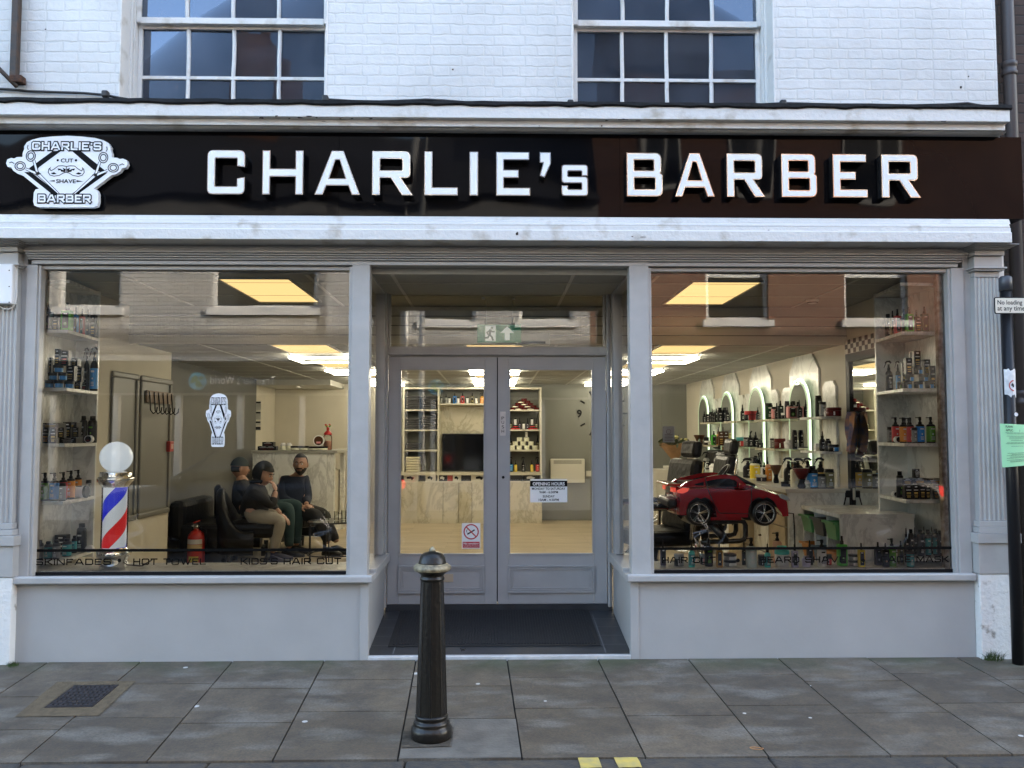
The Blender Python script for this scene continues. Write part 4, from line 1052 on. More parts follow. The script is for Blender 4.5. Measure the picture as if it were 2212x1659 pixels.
# ---- sign post on the right with plate, torn sticker and planning notice
def post_right():
    pb = atp(2200, 1434); r = .038; ztop_ = at(2182, 597, pb.y).z; cx = pb.x
    o = thing('sign_post', 'black steel sign post standing at the right corner of the shop', 'post', pb)
    PB = mat('post_black', (.010,.010,.0115), .32, bump=.12, bscale=30, spec=.28)
    m = MB(); m.lathe([(r, -.02), (r, ztop_-pb.z-.09)], n=24); m.build('pole', PB).parent = o
    m = MB(); m.lathe([(r+.003, ztop_-pb.z-.10), (r+.004, ztop_-pb.z-.012), (r*.8, ztop_-pb.z), (.001, ztop_-pb.z+.002)], n=24); m.build('post_cap', mat('cap_grey', (.05,.055,.065), .4)).parent = o
    yf = pb.y-r-.012
    a, b = at(2148, 659, yf), at(2224, 659, yf); zt_, zb_ = at(2180, 642, yf).z, at(2180, 678, yf).z
    s = thing('parking_sign', 'small cream plate reading No loading at any time on the black post', 'sign', ((a.x+b.x)/2, yf, zb_))
    q = MB()
    poly = rnd([(a.x,zb_-.0,.012),(b.x,zb_-.0,.012),(b.x,zt_,.012),(a.x,zt_,.012)]); q.prism(poly, lambda p, w_, t: (p, t, w_), yf+.004, yf); q.build('sign_border', BLACK, s)
    q = MB(); poly = rnd([(a.x+.006,zb_+.006,.008),(b.x-.006,zb_+.006,.008),(b.x-.006,zt_-.006,.008),(a.x+.006,zt_-.006,.008)]); q.prism(poly, lambda p, w_, t: (p, t, w_), yf-.0006, yf-.0022); q.build('sign_plate', mat('cream_plate', (.70,.66,.56), .45), s)
    q = MB(); Mf = frame_front(0, yf-.003, 0); h = (zt_-zb_)
    text_fit(q, 'No loading', a.x+.020, a.x+.020+.168, zb_+h*.56, h*.26, Mf, bold=.012); text_fit(q, 'at any time', a.x+.018, a.x+.018+.186, zb_+h*.20, h*.26, Mf, bold=.012); q.build('sign_lettering', BLACK, s)
    # torn paper sticker round the post
    def wrap(u0, u1, v0, v1, seed, n=14, rr=r+.0015):
        rg = random.Random(seed); m_ = MB(); vs = []
        for i in range(n+1):
            u = u0+(u1-u0)*i/n; xx = X(u, pb.y-r*.8, (v0+v1)/2)-cx; xx = max(-rr*.99, min(rr*.99, xx)); yy = pb.y-math.sqrt(max(0, rr*rr-xx*xx))
            e0 = rg.uniform(-3, 3); e1 = rg.uniform(-5, 5)
            vs += [(cx+xx, yy, Z(v1+e1, pb.y-r)), (cx+xx, yy, Z(v0+e0, pb.y-r))]
        m_.add(vs, [(2*i, 2*i+2, 2*i+3, 2*i+1) for i in range(n)], True); return m_
    t = thing('torn_sticker', 'torn white paper sticker with red circle wrapped round the black post', 'sticker', (cx, pb.y-r, Z(856, pb.y)))
    wrap(2173, 2213, 797, 855, 4).build('sticker_paper', mat('torn_paper', (.72,.73,.74), .7, noise=.25, nscale=20), t)
    rg = MB(); vs = []; n = 20
    for k in range(n+1):
        an = PI*.5+PI*k/n
        for rr_ in (.030, .024):
            px_, pz_ = .012+rr_*math.cos(an)*1.0, rr_*math.sin(an)*1.25
            xx = max(-r*.98, min(r*.98, px_-.004)); vs.append((cx+xx, pb.y-math.sqrt((r+.003)**2-xx*xx), Z(832, pb.y-r)+pz_))
    rg.add(vs, [(2*k, 2*k+2, 2*k+3, 2*k+1) for k in range(n)]); rg.build('red_circle', mat('sticker_red', (.45,.06,.06), .6), t)
    fg = MB(); z0 = Z(832, pb.y-r)
    for x_, z_, w_, h_ in ((.004, 0, .010, .022), (-.004, .004, .012, .009), (.0, .012, .008, .008)):
        fg.add([(cx+x_-w_/2, pb.y-r-.0025, z0+z_-h_/2), (cx+x_+w_/2, pb.y-r-.0025, z0+z_-h_/2), (cx+x_+w_/2*.6, pb.y-r-.0025, z0+z_+h_/2), (cx+x_-w_/2*.6, pb.y-r-.0025, z0+z_+h_/2)], [(0,1,2,3)])
    fg.build('sticker_figure', INK, t)
    # planning notice: A4 sheet, slightly bowed, tilted a little
    yn = pb.y-r-.006; N_ = thing('planning_notice', 'pale green planning application sheet fixed to the black post', 'notice', (cx, yn, Z(1010, yn)))
    C4 = [at(2161.5, 915, yn), at(2229, 918, yn), at(2231, 1004, yn), at(2167, 1010, yn)]
    nx = 12; m_ = MB(); vs = []
    def pt(fx, fz, d=0.0):
        t_ = C4[0].lerp(C4[1], fx); b_ = C4[3].lerp(C4[2], fx); p = t_.lerp(b_, fz); return Vector((p.x, yn+.05*(fx-.42)**2*1.2-d, p.z))
    for i in range(nx+1):
        for j in range(9): vs.append(pt(i/nx, j/8))
    m_.add(vs, [(i*9+j, (i+1)*9+j, (i+1)*9+j+1, i*9+j+1) for i in range(nx) for j in range(8)], True); m_.build('notice_sheet', mat('green_paper', (.36,.74,.42), .6), N_)
    L = MB(); rg_ = random.Random(9)
    def bar(f0, f1, z0_, z1_):
        L.add([pt(f0, z0_, .005), pt(f1, z0_, .005), pt(f1, z1_, .005), pt(f0, z1_, .005)], [(0,1,2,3)])
    for k, zz in enumerate((.20,.225,.28,.305,.345,.385,.43,.455,.52,.68,.71,.735,.77,.795,.84,.865,.885)):
        c_ = .5; hw = rg_.choice((.2,.26,.33,.36)); n_ = 6
        for q_ in range(n_): bar(c_-hw+2*hw*q_/n_, c_-hw+2*hw*(q_+.93)/n_, zz, zz+.0065)
    o_ = pt(.15, .085, .006); eh = (pt(1,0)-pt(0,0)).normalized(); ev = (pt(0,0)-pt(0,1)).normalized(); MT = (o_, eh, ev, Vector((0,-1,0)))
    text_fit(L, 'PLANNING', 0, .078, 0, .0145, MT, .0006, bold=.02); text_fit(L, 'APPLICATION', 0, .098, -.024, .0145, MT, .0006, bold=.02)
    L.build('notice_lettering', mat('faded_ink', (.05,.10,.06), .6), N_)
    # small round sticker
    st = tag(None or MB().lathe([(.0001, 0), (.013, 0), (.013, .001)], (cx+.018, pb.y-r-.001, Z(895, pb.y-r)), n=14, rot=Matrix.Rotation(PI/2, 3, 'X')).build('round_sticker', mat('sticker_white', (.75,.75,.76), .5)), 'small round white sticker on the black post above the green notice', 'sticker')
post_right()

# ---- neighbouring dark brick building, its downpipe
DBR = brick_mat('dark_brick', (.070,.045,.036), (.045,.032,.028), (.035,.031,.028), rough=.85, bumps=.6, rubble=.3)
nb = thing('brick_building', 'dark brown brick building beyond the right end of the shop', 'building', (4.6, .55, 0))
m = MB(); m.box(xw1+.012, 26, .34, 9.3, -.1, 9.3); m.build('wall', DBR, nb)  # extended and raised out of view so its shadow covers the opposite ground floors
m = MB(); m.run([(.2, 9.303), (9.4, 9.303), (4.8, 11.2)], xw1+.012, 26.1); m.build('roof', MATS['roof_slate'], nb)
def pipe():
    yp = .26; cx = X(2192.5, yp, 500)
    o = thing('drain_pipe', 'dark grey cast iron drainpipe in the corner beside the white wall', 'pipe', (cx, yp, 0))
    PM = mat('pipe_paint', (.055,.050,.052), .45, bump=.15, bscale=25)
    b = MB(); b.lathe([(.045, -.05), (.045, 9.0)], (cx, yp, 0), n=20); b.build('pipe', PM, o)
    for v in (150, 860):
        z = Z(v, yp, 2190); b = MB(); b.lathe([(.047, z-.05), (.054, z-.048), (.054, z-.02), (.049, z-.016), (.049, z+.016), (.054, z+.02), (.054, z+.05), (.047, z+.055)], (cx, yp, 0), n=20); b.build('pipe_collar', PM, o)
pipe()

# ---- things fixed at the left end of the front
def left_bits():
    y0 = -.075; a, b = at(-60, 571, y0), at(28, 657, y0)
    o = thing('meter_box', 'white plastic box screwed to the left grey pilaster', 'box', ((a.x+b.x)/2, y0, b.z))
    PL = mat('white_plastic', (.78,.78,.78), .4)
    m = MB(); m.cbox(((a.x+b.x)/2, y0+.02, (a.z+b.z)/2), (b.x-a.x, .075, a.z-b.z), .008); m.build('box_shell', PL, o)
    for v in (584, 619, 653):
        c0 = at(20, v, y0-.019); s = MB(); s.lathe([(.004, 0), (.004, .002)], c0, n=10, rot=Matrix.Rotation(PI/2, 3, 'X')); s.build('screw', BLACK, o)
    y1 = -.06; a, b = at(57, 513, y1), at(84, 527, y1)
    o = thing('junction_box', 'small grey junction box with two round plugs under the white moulding', 'box', ((a.x+b.x)/2, y1, b.z))
    m = MB(); m.cbox(((a.x+b.x)/2, y1+.03, (a.z+b.z)/2), (b.x-a.x, .085, a.z-b.z), .004); m.build('box_shell', mat('pale_grey_plastic', (.55,.55,.54), .45), o)
    for f_ in (.32, .70):
        s = MB(); s.lathe([(.009, 0), (.009, .003), (.006, .0035)], (a.x+(b.x-a.x)*f_, y1-.012, (a.z+b.z)/2), n=14, rot=Matrix.Rotation(PI/2, 3, 'X')); s.build('plug', mat('plug_grey', (.35,.35,.35), .5), o)
    # white cable
    pts = [at(u, v, -.045) for u, v in ((57,519),(50,521),(44,527),(38,540),(36,560),(37,585),(36,610),(36,640),(33,655),(27,664),(18,668),(8,667),(-5,660))]
    tag(MB().tube(pts, .0055, n=8).build('cable', mat('white_cable', (.72,.71,.69), .5)), 'white cable looping from junction box to white box on the left pilaster', 'cable')
    # iron bracket on the brick wall
    yb_ = YW-.05
    o = thing('iron_bracket', 'black iron bar with a rusty foot on the white brick wall at far left', 'bracket', at(36, 185, yb_))
    m = MB(); a, b = at(36, -60, yb_), at(34, 168, yb_); m.cbox(((a.x+b.x)/2, yb_, (a.z+b.z)/2), (.048, .05, a.z-b.z), .006); m.build('bar', mat('old_black_iron', (.020,.018,.016), .6, noise=.6, nscale=20, dark=(.055,.028,.014)), o)
    RU = mat('rust', (.06,.025,.012), .85, noise=.6, nscale=35, bump=.8)
    m = MB(); c0 = at(38, 173, yb_); m.cbox(c0, (.085, .07, .055), .008); m.cbox(at(48, 174, yb_), (.022, .05, .045), .005); m.build('foot', RU, o)
    m = MB(); a, b = at(-40, 110, yb_-.02), at(36, 187, yb_-.02); m.tube([a, b], .016, n=6); m.build('stay', MATS['old_black_iron'], o)
    # cables along the top of the cornice
    yc = YW-.02
    rg = random.Random(8)
    def cab(name, label, pts, r_): tag(MB().tube(pts, r_, n=6).build(name, CABLE), label, 'cable')
    cab('cable', 'black cable sagging along the white wall above the cornice at left', [at(u, v, yc) for u, v in ((-60,188),(0,192),(20,193),(60,197),(120,199),(180,201),(225,205),(262,212),(285,216))], .009)
    cab('cable', 'thin black cable clipped below the brick wall between the two sash windows', [at(u, v, yc-.02) for u, v in ((697,214),(712,215),(760,218),(820,219),(880,217),(920,215),(960,217),(1010,221),(1080,222),(1140,221),(1190,223),(1228,225))], .008)
    cab('cable', 'black cable clipped along the foot of the wall right of the right window', [at(u, v, yc-.02) for u, v in ((1640,226),(1690,223),(1740,224),(1800,226),(1880,226),(1960,228),(2040,226),(2090,223),(2140,232))], .009)
    for u, v in ((703,214),(1232,224),(1691,224),(228,204)):
        c0 = at(u, v, yc-.03); tag(MB().cbox(c0, (.045, .05, .05), .012).build('cable_joint', CABLE), {703:'black cable joint at the right edge of the left sash window',1232:'black cable joint at the left edge of the right sash window',1691:'black cable joint right of the right sash window',228:'black cable joint near the wall left of the left sash window'}[u], 'cable joint')
left_bits()

# ---- weeds, rubber band, twig
def weed(u, v, h, n, seed, label):
    b = atp(u, v); rg = random.Random(seed); m = MB()
    for i in range(n):
        a = rg.uniform(0, 2*PI); L = h*rg.uniform(.45, 1.0); lean = rg.uniform(.2, .95); x0, y0 = b.x+rg.gauss(0, h*.32), -.075-abs(rg.gauss(0, .014)); w_ = rg.uniform(.0015, .003)
        dx, dy = math.cos(a)*lean*L, -abs(math.sin(a))*lean*L*.6
        P = [(x0+dx*t*t, y0+dy*t*t, SLOPE*y0-.004+L*t*(1-.35*lean*t)) for t in (0, .35, .7, 1)]
        q = w_; vs = []
        for k, p in enumerate(P): ww = q*(1-k/3.2); vs += [(p[0]-ww, p[1], p[2]), (p[0]+ww, p[1], p[2])]
        m.add(vs, [(2*k, 2*k+1, 2*k+3, 2*k+2) for k in range(3)])
    tag(m.build('weed', mat('weed_green', (.055,.095,.022), .7, noise=.5, nscale=40)), label, 'weed')
weed(2131, 1419, .10, 110, 3, 'tuft of green weed at the foot of the right white plinth')
weed(38, 1432, .045, 110, 4, 'low green tuft of moss and grass at the left foot of the shop')
c0 = atp(1634, 1618)
pts = [(c0.x+.030*math.cos(a)*(1+.1*math.sin(3*a))+.008*math.sin(a), c0.y+.013*math.sin(a)-.010*math.cos(a), c0.z+.004) for a in [2*PI*k/20 for k in range(20)]]
tag(MB().tube(pts, .0016, n=6, close=True).build('rubber_band', mat('orange_rubber', (.62,.30,.11), .6)), 'orange rubber band lying on the paving near the kerb', 'rubber band')
c0 = at(1000, 1402, -.010); tw = MB(); tw.tube([(c0.x-.02, -.014, c0.z+.006), (c0.x, -.016, c0.z-.003), (c0.x+.022, -.014, c0.z+.004)], .003, n=5); tw.tube([(c0.x-.012, -.016, c0.z-.012), (c0.x, -.016, c0.z-.003), (c0.x+.012, -.016, c0.z-.009)], .003, n=5)
tag(tw.build('twig', mat('dead_leaf', (.012,.010,.009), .9)), 'small black twig caught on the pale threshold strip', 'twig')
# ================================================================ the other side of the street (seen in the reflections)
YO = -10.0
LITW = brick_mat('white_brick_opposite', (.55,.545,.53), (.52,.515,.50), (.49,.485,.47), rough=.7, bumps=1.0, warp=.02, rubble=.5, msize=.016, bdist=.05)
REDB = brick_mat('red_brick', (.20,.085,.05), (.15,.06,.036), (.19,.16,.13), rough=.85, bumps=.6)
FRW = mat('white_frame', (.72,.72,.70), .45)
DKG = mat('dark_window', (.012,.014,.016), .06)
def opp_building(name, label, x0, x1, h, wallm, wins, zs, shopm, fascia, up=()):
    o = thing(name, label, 'building', ((x0+x1)/2, YO, ZR))
    m = MB(); zo0, zo1 = zs
    xs_ = [x0]+[q for w_ in wins for q in w_]+[x1]
    for i in range(len(xs_)-1):
        if i % 2: m.box(xs_[i], xs_[i+1], YO-.3, YO, 3.0, zo0); m.box(xs_[i], xs_[i+1], YO-.3, YO, zo1, h)
        else: m.box(xs_[i], xs_[i+1], YO-.3, YO, 3.0, h)
    m.box(x0, x1, YO-6, YO-5.8, ZR, h); m.box(x0, x0+.2, YO-5.8, YO-.3, ZR, h); m.box(x1-.2, x1, YO-5.8, YO-.3, ZR, h)
    m.build('wall', wallm, o)
    m = MB(); m.run([(YO+.2, h+.003), (YO-6.6, h+.003), (YO-3.4, h+2.5)], x0-.05, x1+.05); m.build('roof', MATS['roof_slate'], o)
    for a, b in wins:
        f = MB(); t = .07; y = YO-.10
        f.box(a, a+t, y-.06, y, zo0, zo1); f.box(b-t, b, y-.06, y, zo0, zo1); f.box(a+t, b-t, y-.06, y, zo0, zo0+t); f.box(a+t, b-t, y-.06, y, zo1-t, zo1); f.box(a+t, b-t, y-.055, y-.005, (zo0+zo1)/2-.03, (zo0+zo1)/2+.03)
        f.box(a-.08, b+.08, YO-.25, YO+.09, zo0-.13, zo0-.002)
        wo = f.build('window', FRW, o); g_ = MB(); g_.quad((a+.02, y-.03, zo0+.02), (b-.02, y-.03, zo0+.02), (b-.02, y-.03, zo1-.02), (a+.02, y-.03, zo1-.02)); g_.build('pane', DKG, wo)
    for a, b in up:
        m = MB(); z0, z1 = 5.95, 7.6; m.box(a-.08, b+.08, YO, YO+.05, z0-.1, z1+.08); wo = m.build('window', FRW, o); g_ = MB()
        for aa, bb_ in ((a, (a+b)/2-.03), ((a+b)/2+.03, b)): g_.box(aa, bb_, YO+.051, YO+.056, z0, z1)
        g_.build('pane', DKG, wo)
    m = MB(); m.box(x0, x1, YO-.25, YO-.02, ZR, .55); m.box(x0, x1, YO-.25, YO-.02, 2.22, 3.0)
    x = x0; k = 0
    while x < x1-.01:
        m.box(x, min(x1, x+.10), YO-.22, YO-.015, .55, 2.22); x += 1.15
    m.build('shopfront', shopm, o)
    m = MB(); m.quad((x0, YO-.15, .5), (x1, YO-.15, .5), (x1, YO-.15, 2.25), (x0, YO-.15, 2.25)); m.build('shop_glass', DKG, o)
    m = MB(); m.box(x0+.05, x1-.05, YO-.03, YO+.04, 2.26, 2.86); m.build('fascia', fascia, o)
    return o
ow = opp_building('white_building', 'white painted brick building with a dark shopfront on the far side of the street', -14, 2.0, 5.75, LITW, [(-12.2,-11.0), (-8.15,-7.0), (-5.3,-3.35), (-1.55,-.4), (.5,1.65)], (3.85, 5.45), mat('shopfront_white', (.60,.61,.60), .5), mat('charcoal_fascia', (.018,.022,.022), .5))
orr = opp_building('red_brick_building', 'red brick building with a furniture shop on the far side of the street', 2.0, 14, 8.3, REDB, [(4.0,5.2), (6.65,7.85), (9.6,10.8)], (3.65, 5.4), mat('shopfront_dark', (.03,.032,.035), .4), mat('stone_fascia', (.20,.19,.165), .6), [(2.6,3.5), (4.3,5.2), (6.7,7.7)])
TW = mat('sign_pale', (.88,.9,.9), .5); BL = mat('globe_blue', (.10,.42,.62), .5); GN = mat('globe_green', (.16,.30,.12), .5)
def tworld(xT, xd, xg):
    m = MB(); text_fit(m, "Traveller's World", 0, xT-xd, 0, .155, frame_back(xT, YO+.044, 2.42)); m.build('fascia_lettering', TW, ow)
    m = MB(); m.add([(xg+.165*math.cos(2*PI*k/28), YO+.043, 2.47+.165*math.sin(2*PI*k/28)) for k in range(28)], [tuple(range(28))]); g_ = m.build('globe_emblem', BL, ow)
    m = MB(); rg = random.Random(3)
    for cx, cz, r_ in ((-.04,.05,.065),(.02,-.06,.07),(-.09,-.01,.04),(.07,.06,.045)):
        m.add([(xg+cx+r_*rg.uniform(.6,1.1)*math.cos(2*PI*k/11), YO+.046, 2.47+cz+r_*rg.uniform(.6,1.1)*math.sin(2*PI*k/11)) for k in range(11)], [tuple(range(11))])
    m.build('globe_land', GN, g_)
tworld(-4.09, -5.29, -5.52); tworld(.20, -1.0, -1.23)
m = MB(); text_fit(m, 'QUALITY FURNITURE, BEDS AND UPHOLSTERY', 0, 2.05, 0, .125, frame_back(5.37, YO+.044, 2.50), bold=.02); text_fit(m, 'ESTABLISHED 1907', 0, .86, 0, .12, frame_back(4.18, YO+.044, 2.31), bold=.02); m.build('fascia_lettering', INK, orr)
ch = MB(); ch.box(-5.6, -4.85, -13.6, -12.9, 7.2, 10.6); cho = ch.build('chimney', REDB, ow)
pt = MB()
for x in (-5.5, -5.0): pt.lathe([(.11, 10.6), (.13, 11.0)], (x, -13.25, 0), n=12)
pt.build('chimney_pot', REDB, cho)
m = MB(); m.lathe([(.04, 0.0), (.04, 7.5)], (-1.85, YO+.05, 0), n=10); m.build('downpipe', FRW, ow)
def lamp_post():
    o = thing('lamp_post', 'pale grey lamp post on the far kerb of the street', 'lamp post', (-1.40, -8.55, ZR+.1)); G = mat('galvanised', (.55,.55,.52), .45, metal=.3)
    m = MB(); m.lathe([(.085, ZR+.1), (.085, 1.0), (.06, 1.1), (.05, 6.6)], (-1.40, -8.55, 0), n=16); m.build('pole', G, o)
    m = MB(); m.tube([(-1.40,-8.55,6.55), (-1.40,-8.3,6.75), (-1.40,-7.6,6.85)], .035, n=8); m.cbox((-1.40, -7.4, 6.86), (.22, .5, .1), .03); m.build('lantern', G, o)
lamp_post()

# ---- parked cars beside the viewer
CARB = mat('car_black', (.010,.011,.012), .15, coat=.6)
CARG = mat('car_glass', (.012,.014,.015), .05)
TYRE = mat('tyre', (.012,.012,.012), .85)
ALLOY = mat('alloy', (.55,.55,.56), .25, metal=1)
TRIM = mat('car_trim', (.012,.012,.013), .6)
def loft(mb, secs, close_ends=True, smooth=True):
    n = len(secs[0]); vs = [p for s in secs for p in s]
    fs = [(i*n+k, (i+1)*n+k, (i+1)*n+(k+1) % n, i*n+(k+1) % n) for i in range(len(secs)-1) for k in range(n)]
    mb.add(vs, fs, smooth)
    if close_ends: mb.add(secs[0], [tuple(range(n))]); mb.add(secs[-1], [tuple(reversed(range(n)))])
def wheel(parent, c, r, wd, nsp, side, tm=None, rm=None, paired=True):
    """wheel with axle along y; side = -1 outer face towards -y"""
    R_ = Matrix.Rotation(PI/2*(1 if side < 0 else -1), 3, 'X')
    t = MB(); t.lathe([(r*.72, -wd*.5), (r*.90, -wd*.5), (r*.98, -wd*.36), (r, -wd*.15), (r, wd*.15), (r*.98, wd*.36), (r*.90, wd*.5), (r*.74, wd*.48), (r*.70, wd*.30)], c, n=36, rot=R_, cap=False)
    w_ = t.build('wheel', tm or TYRE, parent)
    k = MB(); k.lathe([(r*.70, wd*.10), (r*.72, wd*.46), (r*.755, wd*.49), (r*.755, wd*.44), (r*.70, wd*.38)], c, n=36, rot=R_, cap=False)
    k.lathe([(.0001, wd*.40), (r*.10, wd*.40), (r*.12, wd*.30), (r*.12, 0)], c, n=18, rot=R_, cap=False)
    cc = Vector(c)
    for i in range(nsp):
        for dd in ((-.07, .07) if paired else (0,)):
            a = 2*PI*i/nsp+PI/2
            p0 = Vector((r*.09*math.cos(a+dd*3), r*.09*math.sin(a+dd*3), wd*.36)); p1 = Vector((r*.71*math.cos(a+dd*1.6), r*.71*math.sin(a+dd*1.6), wd*.40))
            k.tube([cc+R_ @ p0, cc+R_ @ p1], [r*.045, r*.038], n=5, smooth=False)
    k.build('rim', rm or ALLOY, w_)
    bd = MB(); bd.lathe([(.0001, wd*.12), (r*.70, wd*.10), (r*.70, wd*.08)], c, n=24, rot=R_, cap=False); bd.build('wheel_back', TRIM, w_)
    return w_
def parked_car(label, x, y, rot):
    o = thing('parked_car', label, 'car', (0, 0, 0), 'cars parked along the street')
    # local: length along x (front at -x), near side at y = 0 going to y = -1.75
    st = [(-2.15,.42,.62,.70,.72), (-2.05,.30,.74,.80,.82), (-1.6,.26,.84,.90,.88), (-.95,.24,.92,.98,.9), (0,.22,.95,1.0,.91), (1.0,.24,.97,1.02,.91), (1.7,.28,1.0,1.06,.88), (2.0,.32,.98,1.06,.84), (2.12,.44,.84,.98,.80)]
    secs = []
    for sx_, zb, zm, zt_, hw in st:
        secs.append([(sx_, -.9-hw*.9, zb), (sx_, -.9-hw, (zb+zm)/2), (sx_, -.9-hw*.97, zm), (sx_, -.9-hw*.86, zt_), (sx_, -.9+hw*.86, zt_), (sx_, -.9+hw*.97, zm), (sx_, -.9+hw, (zb+zm)/2), (sx_, -.9+hw*.9, zb)])
    b = MB(); loft(b, secs); b.build('body', CARB).parent = o
    cb = [(-1.05,.98,.80), (-.35,1.42,.66), (.3,1.50,.64), (1.0,1.46,.62), (1.55,1.28,.64), (1.95,1.04,.74)]
    secs = [[(sx_, -.9-.80, .96), (sx_, -.9-hw, zt_-.03), (sx_, -.9-hw*.85, zt_), (sx_, -.9+hw*.85, zt_), (sx_, -.9+hw, zt_-.03), (sx_, -.9+.80, .96)] for sx_, zt_, hw in cb]
    b = MB(); loft(b, secs); b.build('cabin_glass', CARG).parent = o
    b = MB(); b.tube([(-1.1,-.13,.98), (-.4,-.24,1.40), (.3,-.27,1.49), (1.0,-.28,1.45), (1.6,-.25,1.24), (1.95,-.16,1.02)], .03, n=6); b.tube([(.28,-.12,.98), (.25,-.26,1.47)], .03, n=6); b.tube([(-1.0,-.12,.985), (1.8,-.12,1.03)], .022, n=6)
    b.add([(-.35,-.26,1.44),(.3,-.28,1.525),(1.0,-.29,1.485),(1.5,-.29,1.32),(1.5,-1.51,1.32),(1.0,-1.51,1.485),(.3,-1.52,1.525),(-.35,-1.54,1.44)], [(0,1,6,7),(1,2,5,6),(2,3,4,5)]); b.build('roof', CARB).parent = o
    for wx in (-1.32, 1.30):
        wheel(o, (wx, -.10, .33), .33, .21, 5, 1); wheel(o, (wx, -1.70, .33), .33, .21, 5, -1)
    for yy in (-.2, -1.6):
        b = MB(); b.cbox((2.07, yy, .86), (.10, .22, .16), .03); b.build('tail_light', mat('tail_red', (.35,.01,.01), .2, emit=(1,.05,.04), estr=.8)).parent = o
        b = MB(); b.cbox((-2.07, yy, .70), (.10, .26, .12), .03); b.build('headlight', mat('lamp_clear', (.6,.62,.65), .1)).parent = o
    b = MB(); b.cbox((-.85, -.02, 1.02), (.16, .14, .11), .03); b.build('door_mirror', CARB).parent = o
    o.location = (x, y, ZR); o.rotation_euler = (0, 0, rot)
    return o
ca = parked_car('dark car parked at the left of the road with its bonnet to the left', -3.6, -6.15, 0)
cb_ = copy_tree(ca); cb_.location = (4.35, -6.15, ZR); cb_['label'] = 'dark car parked at the right of the road with lit tail lamps'
# ================================================================ inside the shop
BEIGE = mat('beige_wall', (.60,.56,.46), .75, noise=.05, nscale=3, bump=.05, bscale=60)
DGREY = mat('dark_wall', (.135,.135,.120), .7, noise=.08, nscale=3)
BACKW = mat('grey_green_wall', (.20,.205,.185), .7, noise=.06, nscale=2)
CEILM = mat('ceiling_tile', (.34,.34,.31), .85, noise=.06, nscale=20)
TBAR = mat('ceiling_bar', (.50,.50,.46), .5)
BOARD = mat('cream_cladding', (.55,.52,.44), .5)
def wood_floor():
    m = bpy.data.materials.new('wood_floor'); m.use_nodes = True; nt = m.node_tree; p = nt.nodes['Principled BSDF']; p.inputs['Roughness'].default_value = .45
    b = nt.nodes.new('ShaderNodeTexBrick'); tc = nt.nodes.new('ShaderNodeTexCoord'); nt.links.new(tc.outputs['Object'], b.inputs['Vector'])
    b.inputs['Color1'].default_value = (.46,.38,.25,1); b.inputs['Color2'].default_value = (.54,.45,.31,1); b.inputs['Mortar'].default_value = (.30,.24,.16,1); b.inputs['Scale'].default_value = 1; b.inputs['Brick Width'].default_value = 1.2; b.inputs['Row Height'].default_value = .18; b.inputs['Mortar Size'].default_value = .002
    n = nt.nodes.new('ShaderNodeTexNoise'); mp = nt.nodes.new('ShaderNodeMapping'); mp.inputs['Scale'].default_value = (1.5, 14, 1); nt.links.new(tc.outputs['Object'], mp.inputs[0]); nt.links.new(mp.outputs[0], n.inputs['Vector']); n.inputs['Scale'].default_value = 2; n.inputs['Detail'].default_value = 6
    mx = nt.nodes.new('ShaderNodeMix'); mx.data_type = 'RGBA'; mx.blend_type = 'MULTIPLY'; mx.inputs['Factor'].default_value = .6
    r = nt.nodes.new('ShaderNodeMapRange'); r.inputs['From Min'].default_value = .3; r.inputs['From Max'].default_value = .7; r.inputs['To Min'].default_value = .6; r.inputs['To Max'].default_value = 1.1; nt.links.new(n.outputs['Fac'], r.inputs['Value'])
    nt.links.new(b.outputs['Color'], mx.inputs['A']); nt.links.new(r.outputs[0], mx.inputs['B']); nt.links.new(mx.outputs['Result'], p.inputs['Base Color']); return m
MARB = marble_mat('white_marble', (.86,.87,.84), (.24,.245,.24), scale=1.7, rough=.25, contrast=(.55,.78))
MARBY = marble_mat('warm_marble', (.60,.56,.44), (.17,.145,.09), scale=1.3, rough=.25, contrast=(.52,.72))
XL2, XR2 = -3.222, 3.212
YBK = 7.9; XD = -3.5; YC = 2.58; YR = 6.76
sh = MB()
sh.box(XL-.30, XL, .78, YC, -.1, 2.80); sh.box(XL-.30, XL2, .105, .78, -.1, 2.80); sh.build('interior_wall', BEIGE, shop)
sh = MB(); sh.box(XR, XR+.14, .78, YBK, -.1, 2.80); sh.box(XR2, XR+.14, .105, .78, -.1, 2.80); sh.build('interior_wall', BEIGE, shop)
sh = MB(); sh.box(XD-.2, XD, YC+.002, YR-.002, -.1, 2.80); sh.build('interior_wall', DGREY, shop)
sh = MB(); sh.box(XD-.2, XD-.02, YR, YBK, -.1, 2.80); sh.box(XD-.02, -1.62, YBK, YBK+.12, -.1, 2.80); sh.build('interior_wall', BEIGE, shop)
sh = MB(); sh.box(-1.615, XR, YBK, YBK+.12, -.1, 2.80); sh.build('interior_wall', BACKW, shop)
sh = MB(); sh.box(XD-.2, XR, YD+.07, YBK, .0, FLOOR); sh.box(XL, xe0-.07, .11, YD+.068, .0, FLOOR-.001); sh.box(xe1+.07, XR, .11, YD+.068, .0, FLOOR-.001); sh.build('interior_floor', wood_floor(), shop)
sh = MB(); sh.box(XL2, XR2, .10, YBULK, ZC1, ZC1+.05); sh.box(XD, XR, YBULK+.025, YBK, ZC2, ZC2+.05); sh.build('ceiling', CEILM, shop)
sh = MB()
nb_ = 4; hb = (ZC1-ZC2+.012)/nb_
